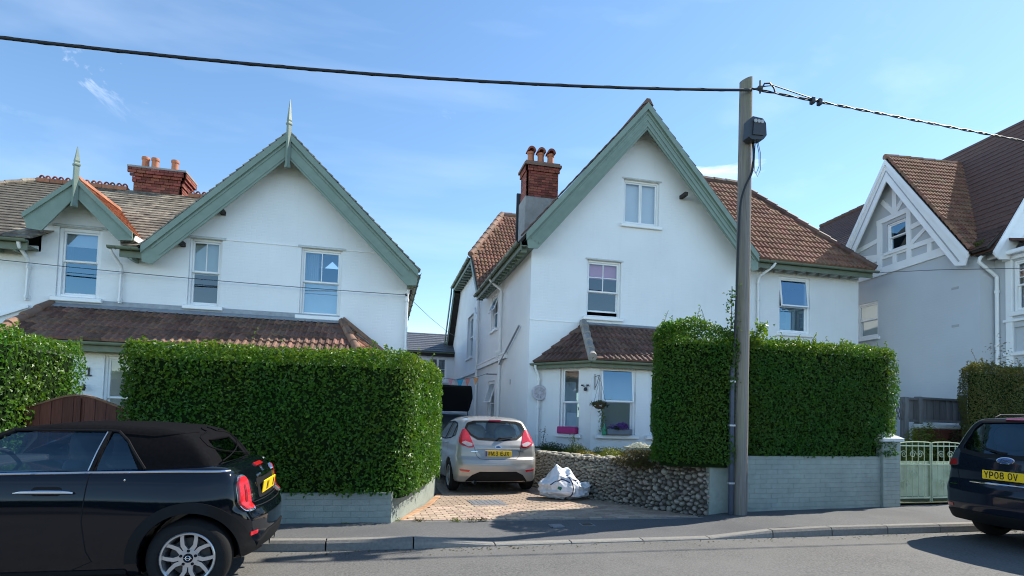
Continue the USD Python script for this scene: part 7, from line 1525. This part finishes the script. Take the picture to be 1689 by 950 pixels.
vv[:, 0] += .25*vv[:, 1]; S_.add('badge_script', move((vv, mt.faces), frame([P_[0]-.0135, 0, 1.085], [0, -1, 0], [.15, 0, .99], [-.99, 0, .15])), 'chrome', BG)
S_.add('tailgate_gap', line_on(ff, [(-.70, 1.15), (-.64, .95), (-.58, .72), (-.5, .66), (.5, .66), (.58, .72), (.64, .95), (.70, 1.15)], 'rear', .007, .002), 'seam')
S_.add('tailgate_trim', line_on(ff, [(-.42, .79), (.42, .79)], 'rear', r=.012, off=.004), 'chrome')
S_.add('rear_bumper', patch(ff, rounded([(-.84, .27), (-.84, .40), (-.6, .42), (.6, .42), (.84, .40), (.84, .27)], .03), 'rear', .006, .015), 'trim_black', smooth=40)
S_.add('brake_light', patch(ff, rounded([(-.22, 1.585), (-.22, 1.61), (.22, 1.61), (.22, 1.585)], .008), 'rear', .012, .01), 'lamp_red_dark')
for sg in (-1, 1): seat(S_, .95, sg*.4, .8, 1.42, 'seat_cloth', .46); seat(S_, 2.4, sg*.42, .8, 1.42, 'seat_cloth', .48)
for vw, sg in (('near', -1), ('far', 1)): S_.add('mirror', (np.array(trimesh.creation.icosphere(2).vertices)*[.08, .14, .09]+[3.1, sg*1.02, 1.13], trimesh.creation.icosphere(2).faces), 'paint_navy', smooth=True)
wp_ = trace(ff, [[-1, 0, 1.17], [-1, .36, 1.24]], (1, 0, 0)); S_.add('rear_wiper', tube([wp_[0]+[-.03, 0, 0], wp_[0]+[-.04, .06, .012], wp_[1]+[-.025, 0, 0]], [.022, .013, .007], 8), 'trim_black')
S_.add('underbody', cbox(.6, 4.3, -.7, .7, .19, .28, .02), 'trim_black')

# ---- the car behind the hatchback with its tailgate up
K_ = Car('estate_car', 'blue grey estate car with dark tailgate raised, half hidden behind the silver hatchback', (2.05, 17.4, zf), pi/2)
side = [(.4, .22), (.1, .27), (.0, .45), (.0, .62), (.06, .75), (.10, 1.0), (.30, 1.30), (.48, 1.55), (.9, 1.60), (1.9, 1.60), (2.5, 1.5), (3.2, 1.05), (3.9, .9), (4.3, .7), (4.4, .4), (4.2, .2)]
sw = [rounded([(1.9, 1.1), (1.9, 1.45), (2.4, 1.42), (2.9, 1.1)], .03), rounded([(.7, 1.1), (.75, 1.45), (1.8, 1.46), (1.8, 1.1)], .03)]
rw_ = rounded([(-.6, .78), (-.52, 1.47), (.52, 1.47), (.6, .78)], .04); fw_ = rounded([(-.62, 1.1), (-.52, 1.45), (.52, 1.45), (.62, 1.1)], .03)
S2 = Bowed(side, [(0, .78), (.4, .86), (3.4, .86), (4.4, .65)], [(.1, .93), (.5, 1), (.95, .96), (1.2, .86), (1.5, .74), (1.65, .6)], k=.08, bow=(.15, .3), crown=.04, bounds=(-.2, 5.2, 0, 2.0))
rf_ = poly_field(np.array(rw_.exterior.coords), -1.2, 1.2, .3, 2.0); ac = arch_cut([(.8, .31), (3.4, .31)], .36, .28, .86); of = [poly_field(np.array(g_.exterior.coords), -.2, 5.2, 0, 2.0) for g_ in sw]
def g2(P):
    d = np.maximum(S2.f(P), -ac(P)); d = np.maximum(d, -np.maximum(S2.f(P)+.06, np.maximum(.72-P[..., 2], P[..., 0]-3.0))); d = np.maximum(d, -np.maximum(np.minimum(of[0](P[..., 0], P[..., 2]), of[1](P[..., 0], P[..., 2])), .35-np.abs(P[..., 1])))
    return np.maximum(d, -np.maximum(rf_(P[..., 1], P[..., 2]), P[..., 0]-.8))
v, F, N = skin(g2, (-.08, -.94, .1), (4.48, .94, 1.68), .035); K_.add('body', (v, F), 'paint_blue_grey', normals=N)
for vw in ('near', 'far'):
    for q in sw: K_.add('side_window', patch(S2.f, q, vw, -.01), 'car_glass_pale')
for sg in (-1, 1):
    K_.add('tail_lamp', patch(S2.f, rounded([(sg*.62, .80), (sg*.60, 1.2), (sg*.70, 1.2), (sg*.78, .85)], .02), 'rear', .01, .02), 'lamp_red_dark')
    for a in (.8, 3.4): K_.wheel(a, sg*.76, .31, .2, .205, 'five', sg)
TG = K_.add('tailgate', cat(prism(rounded([(-.62, 0), (-.68, .55), (-.60, .95), (.60, .95), (.68, .55), (.62, 0)], .08), 0, .06, frame([.5, 0, 1.58], [0, -1, 0], [-.62, 0, .78]))), 'trim_black')
K_.add('tailgate_glass', prism(rounded([(-.5, .12), (-.52, .5), (.52, .5), (.5, .12)], .06), .061, .066, frame([.5, 0, 1.58], [0, -1, 0], [-.62, 0, .78])), 'car_glass_dark', TG)
K_.add('boot_lining', box(.2, .9, -.58, .58, .72, .76), 'car_inside'); K_.add('luggage_cover', cbox(.15, .5, -.6, .6, 1.38, 1.5, .03), 'blind_pink') if False else None
for sg in (-1, 1): K_.add('gas_strut', tube([(.38, sg*.55, 1.35), (.05, sg*.55, 1.95)], .012, 6), 'trim_black')
K_.add('number_plate', cbox(-.03, -.012, -.26, .26, .62, .73, .004), 'plate_yellow')
